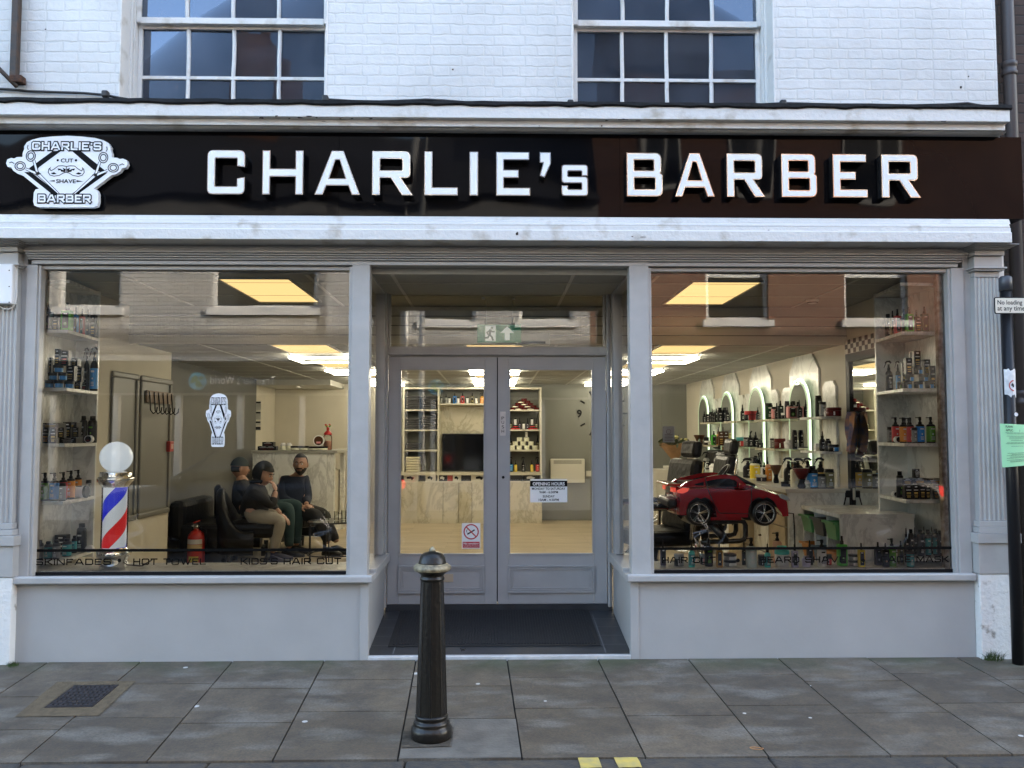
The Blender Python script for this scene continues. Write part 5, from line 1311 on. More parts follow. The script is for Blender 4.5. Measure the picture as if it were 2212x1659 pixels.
for k in range(nb_):
    z0 = ZC2-.012+k*hb; sh.add([(XL, YBULK, z0), (XR, YBULK, z0), (XR, YBULK-.016, z0+hb-.007), (XL, YBULK-.016, z0+hb-.007), (XL, YBULK+.02, z0), (XR, YBULK+.02, z0), (XR, YBULK+.02, z0+hb-.007), (XL, YBULK+.02, z0+hb-.007)], [(0,1,2,3),(4,5,1,0),(3,2,6,7)])

for k in range(1, nb_): z0 = ZC2-.012+k*hb; gv = MB().box(XL, XR, YBULK-.0172, YBULK+.004, z0-.009, z0-.001).build('cladding_shade', DGREY, shop)  # dark strips imitate the shade between the boards
sh.box(XL, XR, YBULK+.006, YBULK+.02, ZC2-.01, ZC1); sh.build('bulkhead_cladding', BOARD, shop)
tb = MB()
for x in (-2.62, -1.32, -.72, .55, 1.15, 2.62):
    tb.box(x-.012, x+.012, YBULK+.03, YBK-.01, ZC2-.004, ZC2-.0005); tb.box(x-.012, x+.012, .12, YBULK-.02, ZC1-.004, ZC1-.0005)
for k in range(10):
    y = YBULK+.2+k*.6
    if y < YBK-.1: tb.box(XD, XR, y-.006, y+.006, ZC2-.0065, ZC2-.0045)
for y in (.42, 1.0): tb.box(XL, XR, y-.006, y+.006, ZC1-.0065, ZC1-.0045)
tb.build('ceiling_bar', TBAR, shop)
sh = MB(); sh.box(XD, -2.42, YR, YBK, 2.22, ZC2-.001); sh.build('soffit', mat('soffit_paint', (.58,.57,.52), .6), shop)
# window boards (marble decks) inside each display window
dk = MB(); dk.box(XL2+.002, xp0+.03, YG+.012, .44, .545, .58); dk.build('window_board', MARB, win_l)
dk = MB(); dk.box(xq1-.03, XR2-.002, YG+.012, .44, .545, .58); dk.build('window_board', MARB, win_r)
dk = MB(); dk.box(XL+.002, xp0+.03, .40, .438, FLOOR, .544); dk.build('board_front', BEIGE, win_l)
dk = MB(); dk.box(xq1-.03, XR-.002, .40, .438, FLOOR, .544); dk.build('board_front', BEIGE, win_r)

# ---- ceiling lights
PANEL = emit_mat('light_panel', (1.0,.67,.265), 1.3*KE)
LED = emit_mat('led_tube', (1.0,.89,.68), 40*KE)
FRM = mat('light_frame', (.5,.5,.47), .5)
def panel_light(x0, x1, y0, y1, z, label):
    o = thing('ceiling_panel_light', label, 'ceiling light', ((x0+x1)/2, (y0+y1)/2, z), 'square panel lights in the ceiling')
    m = MB(); t = .018
    for a, b, c, d in ((x0, x1, y0, y0+t), (x0, x1, y1-t, y1), (x0, x0+t, y0+t, y1-t), (x1-t, x1, y0+t, y1-t)): m.box(a, b, c, d, z-.012, z-.0005)
    m.build('light_frame', FRM, o)
    m = MB(); m.quad((x0+t, y0+t, z-.006), (x0+t, y1-t, z-.006), (x1-t, y1-t, z-.006), (x1-t, y0+t, z-.006)); m.build('diffuser', PANEL, o)
def led_ring(x0, x1, y0, y1, z, label):
    o = thing('led_frame_light', label, 'ceiling light', ((x0+x1)/2, (y0+y1)/2, z), 'rectangular tube lights under the ceiling')
    m = MB(); r = .013; zz = z-.035
    m.tube([(x0,y0,zz), (x1,y0,zz), (x1,y1,zz), (x0,y1,zz)], r, n=6, close=True, smooth=False); m.build('led_tube', LED, o)
    m = MB()
    for x in (x0, x1):
        for y in (y0, y1): m.box(x-.008, x+.008, y-.008, y+.008, zz+.014, z-.001)
    m.build('clip', FRM, o)
panel_light(-1.99, -1.46, .24, 1.34, ZC1, 'yellow panel light in the raised ceiling behind the left window')
panel_light(1.43, 1.96, .30, 1.40, ZC1, 'yellow panel light in the raised ceiling behind the right window')
colname = {-2.02: 'left', -.29: 'middle', 1.45: 'right'}
ordn = ['nearest the street', 'second from the street', 'third from the street', 'farthest from the street']
for x0, cn in colname.items():
    x1 = x0+.57
    for k, (a, b) in enumerate(((1.68,2.52), (3.42,4.30), (5.20,6.05))): panel_light(x0+.02, x1-.02, a, b, ZC2, 'yellow panel light in the lower ceiling, %s row, %s' % (cn, ordn[k]))
    for k, (a, b) in enumerate(((2.66,3.28), (4.45,5.05), (6.2,6.8), (7.05,7.6))): led_ring(x0-.02, x1+.02, a, b, ZC2, 'bright white tube light frame under the ceiling, %s row, %s' % (cn, ordn[k]))
for u, v in ((646,836.6), (664,842)):
    p = atz(u, v, 2.215); o = thing('downlight', 'small bright round downlight in the soffit over reception, %s' % ('left one' if u < 650 else 'right one'), 'downlight', p, 'downlights in the reception soffit')
    m = MB(); m.lathe([(.05, .004), (.052, -.003), (.038, -.004)], p, n=16, cap=False); m.build('bezel', CHROME, o)
    m = MB(); m.lathe([(.0001, .001), (.038, .001)], p, n=16, cap=False); m.build('bulb', emit_mat('downlight_bulb', (1,.88,.66), 14*KE), o)
p = atz(1755, 647, ZC1)
o = thing('smoke_detector', 'round white smoke detector on the raised ceiling at right', 'smoke detector', p)
m = MB(); m.lathe([(.052, 0), (.052, -.012), (.040, -.030), (.020, -.036), (.0001, -.036)], p, n=20); m.build('detector_body', mat('detector_white', (.65,.65,.62), .5), o)
m = MB(); m.lathe([(.041, -.0305), (.044, -.024)], p, n=20, cap=False); m.build('detector_vent', BLACK, o)

# ---- exit sign, emergency light, box in the fanlight
y = 1.25; a, b = at(1031, 701, y), at(1126, 740, y)
o = thing('exit_sign', 'green hanging exit sign with a running figure and an upward arrow', 'sign', ((a.x+b.x)/2, y, b.z))
EXG = mat('exit_green', (.015,.17,.07), .4, emit=(.015,.20,.08), estr=.22*KE); EXW = mat('exit_white', (.8,.82,.8), .4, emit=(.8,.9,.8), estr=.30*KE)
m = MB(); m.box(a.x, b.x, y-.008, y+.008, b.z, a.z); m.build('sign_board', EXG, o)
W_, H_ = b.x-a.x, a.z-b.z; Mf = frame_front(a.x, y-.0095, b.z); s = MB()
def P2(mb, pts, d=0.0): into(mb, curve_mesh([[(p[0]*W_, p[1]*H_) for p in pts]], 0.0), (Mf[0]+Mf[3]*d, Mf[1], Mf[2], Mf[3]))
P2(s, [(.18,.06),(.42,.06),(.42,.94),(.18,.94)]); P2(s, [(.62,.12),(.74,.12),(.74,.52),(.84,.52),(.68,.90),(.52,.52),(.62,.52)]); s.build('sign_symbol', EXW, o)
s = MB()
for pl, t_ in (([(.30,.70),(.28,.44)], .020), ([(.24,.44),(.22,.56),(.29,.66),(.34,.60),(.39,.60)], .011), ([(.28,.44),(.33,.30),(.36,.12)], .014), ([(.28,.44),(.24,.26),(.17,.25)], .014)):
    strip(s, [(p[0]*W_, p[1]*H_) for p in pl], t_, Mf, .0008, ext=.003)
c_ = (.335*W_, .80*H_); s.add(flat([(c_[0]+.0105*math.cos(2*PI*k/12), c_[1]+.0105*math.sin(2*PI*k/12), .0009) for k in range(12)], Mf), [tuple(range(12))])
s.build('running_figure', mat('exit_dark', (.02,.09,.05), .5), o)
s = MB()
for f_ in (.2, .8): s.tube([(a.x+W_*f_, y, a.z-.001), (a.x+W_*f_, y, ZC1)], .003, n=6)
s.build('hanger', TBAR, o)
a, b = at(1112, 719, 1.55), at(1188, 746, 1.55)
o = thing('emergency_light', 'pale rectangular emergency light on the bulkhead beside the exit sign', 'emergency light', ((a.x+b.x)/2, 1.58, b.z))
m = MB(); m.cbox(((a.x+b.x)/2, 1.565, (a.z+b.z)/2), (b.x-a.x, .06, a.z-b.z), .008); m.build('light_body', mat('detector_white'), o)
m = MB(); m.box(a.x+.03, b.x-.04, 1.531, 1.5345, b.z+.012, b.z+.032); m.build('light_slot', BLACK, o)
a, b = at(1033, 628.5, 1.10), at(1121, 639.5, 1.10)
o = thing('closer_box', 'white box mounted above the doors behind the fanlight glass', 'box', ((a.x+b.x)/2, 1.12, b.z))
m = MB(); m.cbox(((a.x+b.x)/2, 1.12, (a.z+b.z)/2), (b.x-a.x, .07, a.z-b.z), .005); m.build('box_shell', MATS['white_plastic'], o)
m = MB()
for u in (1044, 1109): c0 = at(u, 642, 1.10); m.cbox((c0.x, 1.12, c0.z), (.03, .03, .03), .004); m.build('box_foot', MATS['white_plastic'], o); m = MB()

# ---- left wall: framed panels, coat rack, call point, fire extinguisher
PANM = mat('panel_grey', (.165,.16,.135), .5)
def wall_panel(u0, u1, label):
    x = XL+.002; y0, y1 = atx(u0, 936, x).y, atx(u1, 936, x).y; z0, z1 = .75, 2.03
    o = thing('wall_panel', label, 'wall panel', (x, (y0+y1)/2, z0), 'framed panels on the left wall')
    m = MB(); m.box(x, x+.006, y0+.04, y1-.04, z0+.04, z1-.04); m.build('panel', PANM, o)
    m = MB(); t = .05
    for a, b, c, d in ((y0, y1, z0, z0+t), (y0, y1, z1-t, z1), (y0, y0+t, z0+t, z1-t), (y1-t, y1, z0+t, z1-t)): m.box(x, x+.024, a, b, c, d)
    m.build('frame', PANM, o, bevel=.012); return y0, y1
wall_panel(236, 294, 'tall grey framed panel on the beige left wall beside the shelf unit')
py0, py1 = wall_panel(299, 366, 'tall grey framed panel on the left wall behind the coat rack')
o = thing('coat_rack', 'wooden coat rack with black hooks on the left wall panel', 'coat rack', (XL+.03, (py0+py1)/2, 1.80))
m = MB(); m.box(XL+.027, XL+.045, py0+.07, py1-.05, 1.79, 1.90); m.build('rail_board', mat('brown_board', (.16,.10,.06), .6), o)
for k in range(6):
    y = py0+.11+k*(py1-py0-.2)/5; m = MB(); m.tube([(XL+.046, y, 1.89), (XL+.055, y, 1.80), (XL+.06, y, 1.72), (XL+.085, y, 1.69), (XL+.115, y, 1.71), (XL+.12, y, 1.75)], .006, n=6); m.build('hook', BLACK, o)
p = at(385.5, 951, YC-.08); p = Vector((XL+.03, p.y, p.z))
o = thing('fire_call_point', 'red fire alarm call point at the end of the beige wall', 'alarm point', p)
m = MB(); m.cbox((XL+.022, YC-.055, 1.385), (.045, .095, .10), .006); m.build('alarm_body', mat('alarm_red', (.42,.03,.02), .4), o); m = MB(); m.box(XL+.046, XL+.047, YC-.085, YC-.025, 1.36, 1.41); m.build('alarm_window', mat('alarm_pale', (.6,.35,.3), .4), o)
def extinguisher():
    p = at(423, 1210, 3.3); b = Vector((p.x, 3.3, FLOOR)); b.x = max(b.x, XD+.12)
    o = thing('fire_extinguisher', 'red fire extinguisher standing on the floor behind the left window', 'fire extinguisher', b)
    b0_ = b; RD = mat('extinguisher_red', (.50,.03,.02), .28, emit=None); r = .088
    m = MB(); m.lathe([(r*.95, .01), (r, .02), (r, .29), (r*.9, .33), (r*.6, .36), (.028, .375), (.028, .39)], b, n=24); m.build('cylinder', RD, o)
    m = MB(); m.lathe([(.03, .39), (.032, .42), (.018, .43)], b, n=14); m.cbox(b+Vector((.0, -.05, .43)), (.025, .12, .018), .004); m.build('valve', STEEL, o)
    m = MB(); m.cbox(b+Vector((.02, -.05, .465)), (.03, .13, .014), .004, Matrix.Rotation(-.45, 3, 'Y')); m.build('lever', RD, o)
    m = MB(); m.tube([b+Vector((.03, 0, .40)), b+Vector((.10, -.01, .37)), b+Vector((.115, -.01, .28)), b+Vector((.107, -.02, .17))], .011, n=8); m.build('hose', BLACK, o)
    def lab(z0, z1, ml, nm, w_=1.05):
        q = MB(); n = 12; vs = []
        for k in range(n+1):
            a = -PI/2-w_+2*w_*k/n; vs += [b+Vector(((r+.001)*math.cos(a), (r+.001)*math.sin(a), z0)), b+Vector(((r+.001)*math.cos(a), (r+.001)*math.sin(a), z1))]
        q.add(vs, [(2*k, 2*k+2, 2*k+3, 2*k+1) for k in range(n)], True); q.build(nm, ml, o)
    lab(.235, .285, mat('label_white', (.66,.66,.64), .5), 'label'); lab(.19, .23, mat('label_cream', (.62,.47,.26), .5), 'label'); lab(.05, .11, mat('label_yellow', (.65,.52,.05), .5), 'label', .6)
extinguisher()

PW_ = mat('notice_white', (.66,.65,.60), .6)
# ---- reception counter with its bits
yr = 5.78; cx0, cx1 = X(545, yr, 1050), X(706, yr, 1050); zr = Z(973, yr, 640)
o = thing('reception_counter', 'tall reception counter clad in white veined marble', 'counter', ((cx0+cx1)/2, yr, FLOOR))
m = MB(); m.box(cx0, cx1, yr, yr+.55, FLOOR, zr-.04); m.build('counter_front', MARB, o)
m = MB(); m.box(cx0-.02, cx1+.14, yr-.02, yr+1.1, zr-.038, zr); m.build('countertop', mat('counter_grey', (.42,.42,.38), .4), o)
m = MB(); m.box(cx1+.002, cx1+.09, yr+.02, yr+.12, FLOOR, zr-.04); m.box(cx1+.005, cx1+.06, yr+.95, yr+1.08, FLOOR, zr-.04); m.box(cx1+.004, cx1+.03, yr+.125, yr+.945, FLOOR, .35); m.build('side_frame', MARB, o)
m = MB(); m.box(cx0, cx1-.02, yr+.56, yr+1.08, FLOOR, zr-.3); m.build('inner_cupboard', BEIGE, o)

for k, (y0_, y1_, dk_) in enumerate(((615,790,0), (805,960,1), (985,1075,1), (1090,1155,2))):
    a, b = at((950+.211*243)/1.8228, (1450+.211*y0_)/1.8228, YR), at((950+.211*304)/1.8228, (1450+.211*y1_)/1.8228, YR); a.x, b.x = XD-.018, XD+.07
    o = thing('wall_notice', 'small %s on the edge of the pale wall by reception, %s' % (('emblem poster', 'white notice', 'white notice', 'grey plaque')[k], ('topmost', 'second from top', 'third from top', 'lowest')[k]), 'notice', (XD, YR, b.z), 'notices by reception')
    MB().box(a.x, b.x, YR-.006, YR-.002, b.z, a.z).build('sheet', (PW_, PW_, PW_, DGREY)[k], o); MB().box(a.x+.006, b.x-.006, YR-.008, YR-.0065, a.z-.03, a.z-.008).build('notice_heading', BLACK, o)
# ---- right side: counter, mirrors, backers, shelves
XC0 = 2.54; ZCT = 1.03; YC0 = 1.55; YC1 = 6.9
o = thing('barber_counter', 'long marble barber counter with pale wood drawers along the right wall', 'counter', (XC0, YC0, FLOOR))
m = MB(); m.box(XC0, XR-.002, YC0, YC0+.04, FLOOR, ZCT-.036); m.build('end_panel', MARB, o)
m = MB(); m.box(XC0-.03, XR-.002, YC0-.02, YC1, ZCT-.034, ZCT); m.build('countertop', mat('counter_white', (.66,.64,.57), .3), o)
OAK = mat('pale_oak', (.46,.36,.22), .5, noise=.3, nscale=5)
y = YC0+.05; k = 0
while y < YC1-.4:
    for z0, z1 in ((FLOOR+.08, .40), (.41, .69), (.70, ZCT-.045)):
        m = MB(); m.box(XC0-.02, XC0+.002, y, y+.44, z0, z1); dq = m.build('drawer', OAK if k % 3 != 1 else MARB, o)
        q = MB(); q.tube([(XC0-.02, y+.22, (z0+z1)/2), (XC0-.045, y+.22, (z0+z1)/2)], .008, n=8); q.build('knob', mat('bronze', (.12,.08,.05), .35, metal=.8), dq)
    y += .452; k += 1
m = MB(); m.box(XC0+.01, XR-.01, YC0+.045, YC1-.02, FLOOR, ZCT-.04); m.build('carcass', BEIGE, o)
MIR = mat('mirror', (.82,.86,.82), .015, metal=1)
LEDG = emit_mat('mirror_led', (.80,1.0,.62), 2.6*KE); LEDF = mat('frosted_band', (.45,.55,.42), .5, emit=(.62,.85,.50), estr=.55*KE)
ycs = [2.62, 4.02, 5.28, 6.52]; ordm = ['nearest the window', 'second from the window', 'third from the window', 'farthest from the window']
XM = XR-.06
for k, yc_ in enumerate(ycs):
    hw = .275; zb = 1.06; ztop_ = 2.04; zsp = ztop_-hw
    def arch(h, z_low, n=18, z_off=0.0): return [(yc_-h, z_low)]+[(yc_-h*math.cos(PI*i/n), zsp+h*math.sin(PI*i/n)) for i in range(n+1)]+[(yc_+h, z_low)]
    # marble backer with chamfered top
    ob = thing('marble_backer', 'tall marble board with cut corners behind the arched mirror %s' % ordm[k], 'wall board', (XR, yc_, ZCT), 'marble boards on the right wall')
    bw = .40; zt2 = 2.285; m = MB(); m.prism([(yc_-bw, ZCT+.002), (yc_+bw, ZCT+.002), (yc_+bw, zt2-.16), (yc_+bw-.16, zt2), (yc_-bw+.16, zt2), (yc_-bw, zt2-.16)], lambda p, q, t: (t, p, q), XR-.022, XR-.001); m.build('board', MARB, ob)
    om = thing('arched_mirror', 'arched mirror edged with greenish white lights on the right wall, %s' % ordm[k], 'mirror', (XM, yc_, zb), 'arched mirrors on the right wall')
    m = MB(); m.prism(arch(hw, zb), lambda p, q, t: (t, p, q), XM, XM-.018); m.build('mirror_glass', MIR, om)
    A, B = arch(hw-.004, zb+.004), arch(hw-.030, zb+.03)
    m = MB(); vs = [(XM-.0195, p, q) for p, q in A]+[(XM-.0195, p, q) for p, q in B]; n = len(A); m.add(vs, [(i, i+1, n+i+1, n+i) for i in range(n-1)]); m.build('frosted_band', LEDF, om)
    m = MB(); path = arch(hw+.010, zb, 24); m.tube([(XM-.004, p, q) for p, q in path], .008, n=6); m.build('light_strip', LEDG, om)
# shelves between the mirrors, two levels, with narrow marble boards behind
gaps = [(1.70, 2.24), (2.98, 3.66), (4.36, 4.94), (5.62, 6.18)]; lv = {0: 1.66, 1: 1.35}
gname = ['nearest the window', 'between the first two mirrors', 'between the middle mirrors', 'between the far mirrors']
for k, (a, b) in enumerate(gaps):
    for c_ in ((a+.12, b-.12),) if k == 0 else ((a+.0, a+.28), (b-.28, b)):
        ob = thing('marble_backer', 'narrow marble board behind the small shelves %s%s' % (gname[k], '' if k == 0 else (', near side' if c_[0] == a else ', far side')), 'wall board', (XR, sum(c_)/2, ZCT), 'marble boards on the right wall')
        m = MB(); ch_ = .06; m.prism([(c_[0], ZCT+.002), (c_[1], ZCT+.002), (c_[1], 1.93), (c_[1]-ch_, 1.93+ch_), (c_[0]+ch_, 1.93+ch_), (c_[0], 1.93)], lambda p, q, t: (t, p, q), XR-.024, XR-.001); m.build('board', MARB, ob)
    for l_, z in lv.items():
        os_ = thing('wall_shelf', '%s pale marble shelf on the right wall %s' % ('upper' if l_ == 0 else 'lower', gname[k]), 'shelf', (XR-.025, (a+b)/2, z-.022), 'small shelves between the mirrors')
        m = MB(); m.box(XR-.20, XR-.026, a, b, z-.022, z); m.build('shelf_board', MARBY if k else MARB, os_)

# ---- framed mirror with chequered strip near the window
y0, y1 = .84, 1.50; z0_, z1_ = Z(1094, 1.2, 1880)-.02, 2.13
o = thing('framed_mirror', 'black framed wall mirror with a black and white chequered strip above', 'mirror', (XR, (y0+y1)/2, z0_))
m = MB(); m.box(XR-.012, XR-.002, y0, y1, z0_, z1_); m.build('mirror_glass', MIR, o)
m = MB(); t = .07
for a, b, c, d in ((y0-t, y0, z0_-t, z1_+t), (y1, y1+t, z0_-t, z1_+t), (y0, y1, z0_-t, z0_), (y0, y1, z1_, z1_+t)): m.box(XR-.03, XR-.002, a, b, c, d)
m.build('mirror_frame', BLACK, o)
CHK = MB(); n = 14; h = .04
for i in range(n):
    for j in range(3):
        if (i+j) % 2 == 0:
            ya = y0-t+(y1-y0+2*t)*i/n; CHK.box(XR-.031, XR-.0302, ya, ya+(y1-y0+2*t)/n, z1_+t+.002+j*h, z1_+t+.002+(j+1)*h)
m = MB(); m.box(XR-.03, XR-.002, y0-t, y1+t, z1_+t+.001, z1_+t+.002+3*h); ch_o = m.build('chequered_strip', mat('chequer_white', (.55,.53,.48), .5), o); CHK.build('chequer', BLACK, ch_o)

# ---- storage cubby with coloured bins
cx = 2.55; ya, yb_ = .47, 1.24; zc = .915
o = thing('storage_unit', 'marble storage unit with six coloured plastic bins near the right window', 'storage unit', (cx, ya, FLOOR))
m = MB(); m.box(cx, XR-.002, ya, ya+.022, FLOOR, zc-.031); m.build('end_panel', MARB, o)
m = MB(); m.box(cx-.01, XR-.002, ya-.01, yb_+.01, zc-.03, zc); m.build('unit_top', MARB, o)
m = MB(); nbay = 3; wbay = (yb_-ya-.022)/nbay
for k in range(1, nbay+1): m.box(cx, XR-.002, ya+.022+k*wbay-.018, ya+.022+k*wbay, FLOOR, zc-.031)
m.box(XR-.02, XR-.004, ya+.024, yb_-.02, FLOOR, zc-.031); m.build('divider', MARB, o)
bincol = {'green': (.10,.33,.12), 'grey': (.045,.05,.052), 'orange': (.62,.22,.03), 'blue': (.075,.11,.15)}
names = [('green', 'orange'), ('grey', 'blue'), ('green', 'orange')]
whr = ['nearest the window', 'in the middle bay', 'farthest from the window']
for k in range(nbay):
    for j, zz in enumerate((zc-.20, zc-.42)):
        cn = names[k][j]; yy0, yy1 = ya+.03+k*wbay, ya+.022+(k+1)*wbay-.026
        bo = thing('storage_bin', '%s plastic bin in the storage unit, %s row, %s' % (cn, 'top' if j == 0 else 'lower', whr[k]), 'bin', (cx, (yy0+yy1)/2, zz), 'plastic bins in the storage unit')
        m = MB(); x0, x1 = cx-.03, XR-.06; i_ = .025
        m.add([(x0+.02, yy0+i_, zz), (x1, yy0+i_, zz), (x1, yy1-i_, zz), (x0+.02, yy1-i_, zz), (x0, yy0, zz+.13), (x1, yy0, zz+.13), (x1, yy1, zz+.13), (x0, yy1, zz+.13)], [(3,2,1,0),(0,1,5,4),(1,2,6,5),(2,3,7,6),(3,0,4,7)])
        m.build('bin_body', mat('bin_'+cn, bincol[cn], .45), bo)
        m = MB(); m.box(x0-.018, x0+.006, yy0-.004, yy1+.004, zz+.118, zz+.134); m.build('bin_rim', mat('bin_'+cn), bo)

# ---- back wall unit with screen, towels
YU = 7.5
Ub = lambda x, y: ((1560+.27125*x)/1.8228, (1480+.27125*y)/1.8228)
def bu(x, y, Y=YU): return at(*Ub(x, y), Y)
o = thing('back_unit', 'wide marble shelving unit with cupboards along the back wall', 'shelving unit', (0, YU, FLOOR))
xA, xB, xC, xD_, xE = bu(105, 900).x, bu(612, 900).x, bu(1600, 900).x, bu(1640, 900).x, bu(2098, 900).x
zU = bu(600, 192).z; zK = bu(600, 1400).z
UN = mat('unit_cream', (.60,.57,.46), .45)
m = MB()
for x in (xA, xB, xC, xE): m.box(x-.014, x+.014, YU, YBK-.002, zK+.001, zU)
m.box(xA-.014, xE+.014, YU, YBK-.002, zU+.0005, zU+.028); m.box(xA-.10, xE+.02, YU-.02, YBK-.002, zK-.045, zK); m.build('carcass', UN, o)
zT = [bu(300, y).z for y in (487, 780, 1075)]; zRt = [bu(1800, y).z for y in (490, 778, 1075)]; zM = bu(900, 400).z
m = MB(); 
for z in zT: m.box(xA+.0145, xB-.0145, YU+.004, YBK-.004, z-.022, z)
for z in zRt: m.box(xC+.0145, xE-.0145, YU+.004, YBK-.004, z-.022, z)
m.box(xB+.0145, xC-.0145, YU+.004, YBK-.004, zM-.022, zM); m.build('shelf', UN, o)
m = MB(); m.box(xB+.015, xC-.015, YBK-.10, YBK-.004, zK+.002, zM-.023); m.build('back_panel', MARBY, o)
zD = bu(600, 1530).z
m = MB()
for x in (xA-.095, xB, bu(1100, 1450).x, xC, xE+.01): m.box(x-.012, x+.012, YU-.015, YBK-.01, zD+.001, zK-.046)
m.box(xA-.10, xE+.02, YU-.018, YBK-.01, zD-.02, zD); m.build('drawer_bay', UN, o)
xs_ = [xA-.10, xA+.62, xB+.32, bu(1100, 1600).x, xC-.02, xE+.02]
for a, b in zip(xs_[:-1], xs_[1:]):
    m = MB(); m.box(a+.003, b-.003, YU-.016, YBK-.01, FLOOR, zD-.022); m.build('cupboard_door', MARBY, o)
# screen
a, b = bu(668, 838, YBK-.14), bu(1560, 1385, YBK-.14)
o = thing('television', 'black flat screen television in front of the marble back panel', 'television', ((a.x+b.x)/2, YBK-.14, b.z))
m = MB(); m.cbox(((a.x+b.x)/2, YBK-.125, (a.z+b.z)/2), (b.x-a.x, .045, a.z-b.z), .004); m.build('case', BLACKP, o); m = MB(); m.box(a.x+.012, b.x-.012, YBK-.1485, YBK-.1478, b.z+.02, a.z-.012); m.build('screen', mat('screen_glass', (.004,.004,.005), .06), o)
m = MB(); m.box((a.x+b.x)/2-.12, (a.x+b.x)/2+.12, YBK-.2, YBK-.06, zK+.001, zK+.012); m.box((a.x+b.x)/2-.03, (a.x+b.x)/2+.03, YBK-.125, YBK-.10, zK+.0125, b.z+.02); m.build('stand', BLACKP, o)
TG = mat('towel_grey', (.060,.060,.063), .95, bump=.6, bscale=90); TWt = mat('towel_cream', (.62,.57,.42), .95, bump=.6, bscale=90)
def towel(x0, x1, z, h, m_, label):
    t = MB(); t.cbox(((x0+x1)/2, YU+.2, z+h/2), (x1-x0, .32, h-.003), h*.4); tag(t.build('folded_towel', m_), label, 'towel', 'folded towels on the back unit')
ordt = ['bottom', 'second from bottom', 'third from bottom', 'fourth from bottom', 'fifth from bottom', 'top']
mid = (xA+xB)/2
for (x0, x1, z, n, hh, m_, w_) in ((xA+.03, mid-.02, zT[0], 6, .036, TG, 'grey folded towel, left pile on the top shelf, %s'), (mid+.02, xB-.03, zT[0], 6, .036, TG, 'grey folded towel, right pile on the top shelf, %s'),
        (xA+.03, mid-.02, zT[1], 5, .036, TG, 'grey folded towel, left pile on the second shelf, %s'), (mid+.02, xB-.03, zT[1], 6, .036, TG, 'grey folded towel, right pile on the second shelf, %s'),
        (xA+.03, mid-.02, zT[2], 3, .036, TG, 'grey folded towel in the short pile on the third shelf, %s'), (xA+.03, mid-.02, zK, 6, .040, TWt, 'cream folded towel in the pile on the unit, %s')):
    for k in range(n): towel(x0, x1, z+k*hh+.001, hh, m_, w_ % (ordt[k] if k < n-1 else 'top'))
# boxes in the drawer bay
def carton(x0, x1, m_, label, mark):
    p0, p1 = bu(x0, 1520), bu(x1, 1440); t = MB(); t.box(p0.x, p1.x, YU+.02, YU+.22, zD+.001, p1.z)
    oo = tag(t.build('carton', m_), label, 'box', 'boxes in the drawer bay of the back unit')
    if mark:
        q = MB(); cx_ = (p0.x+p1.x)/2; cz = (zD+p1.z)/2; w_ = (p1.x-p0.x)
        q.add([(cx_-w_*.3, YU+.0185, cz+.02), (cx_-w_*.05, YU+.0185, cz+.03), (cx_+w_*.22, YU+.0185, cz+.005), (cx_+w_*.05, YU+.0185, cz-.035), (cx_-w_*.02, YU+.0185, cz-.01), (cx_-w_*.3, YU+.0185, cz-.012)], [tuple(range(6))]); q.build('box_print', mark, oo)
CW = mat('carton_white', (.62,.59,.50), .6); CR = mat('carton_red', (.40,.06,.04), .5); CK = mat('carton_black', (.014,.014,.015), .4)
carton(108, 322, CW, 'white box printed with a black hair dryer at the left end of the bay', INK); carton(424, 575, CW, 'white box printed with a hair dryer, second from left', INK)
carton(612, 738, CK, 'black box left of the red box in the drawer bay', MATS['label_white']); carton(742, 818, CR, 'red box in the drawer bay under the television', None); carton(822, 938, CW, 'white box right of the red box in the drawer bay', INK)
carton(946, 1088, CK, 'black box right of the white one in the drawer bay', None); carton(1112, 1330, CW, 'white box printed with a hair dryer near the middle of the bay', INK)
carton(1644, 1832, CK, 'black box at the left under the product shelves', None); carton(1848, 2085, CK, 'wide black box at the right end of the drawer bay', MATS['label_white'])
# heater, socket, clock on the back wall
a, b = at(1189, 991, YBK-.06), at(1263, 1043, YBK-.06)
o = thing('panel_heater', 'white electric panel heater on the grey back wall', 'heater', ((a.x+b.x)/2, YBK-.05, b.z))
m = MB(); m.cbox(((a.x+b.x)/2, YBK-.05, (a.z+b.z)/2), (b.x-a.x, .07, a.z-b.z), .012); m.build('heater_case', mat('heater_white', (.66,.64,.56), .4), o)
m = MB()
for k in range(5): m.box(a.x+.05, b.x-.05, YBK-.0862, YBK-.0852, a.z-.03-k*.012, a.z-.025-k*.012)
m.build('heater_grille', mat('grille_dark', (.10,.10,.09), .6), o)
a, b = at(1266, 1017, YBK-.012), at(1277, 1029, YBK-.012); tag(MB().box(a.x, b.x, YBK-.014, YBK-.001, b.z, a.z).build('wall_socket', mat('heater_white')), 'white wall socket just right of the panel heater', 'socket')
cc = at(1301, 893, YBK-.01); o = thing('wall_clock', 'large frameless wall clock with loose black marks on the back wall', 'clock', cc); rC = .37
for k in range(12):
    if k == 9: continue
    an = PI/2-2*PI*k/12; m = MB(); p0 = cc+Vector((rC*.88*math.cos(an), 0, rC*.88*math.sin(an))); p1 = cc+Vector((rC*1.1*math.cos(an), 0, rC*1.1*math.sin(an))); m.tube([p0, p1], .012, n=4); m.build('hour_mark', BLACK, o)
m = MB(); text_fit(m, '9', -.04, .04, -.06, .12, frame_front(cc.x-rC, YBK-.012, cc.z), bold=.03); m.build('numeral', BLACK, o)
m = MB(); m.tube([cc, cc+Vector((-.17, 0, -.10))], .008, n=4); m.build('hand', BLACK, o); m = MB(); m.tube([cc+Vector((0,-.01,0)), cc+Vector((-.10, -.01, .20))], .007, n=4); m.build('hand', BLACK, o)

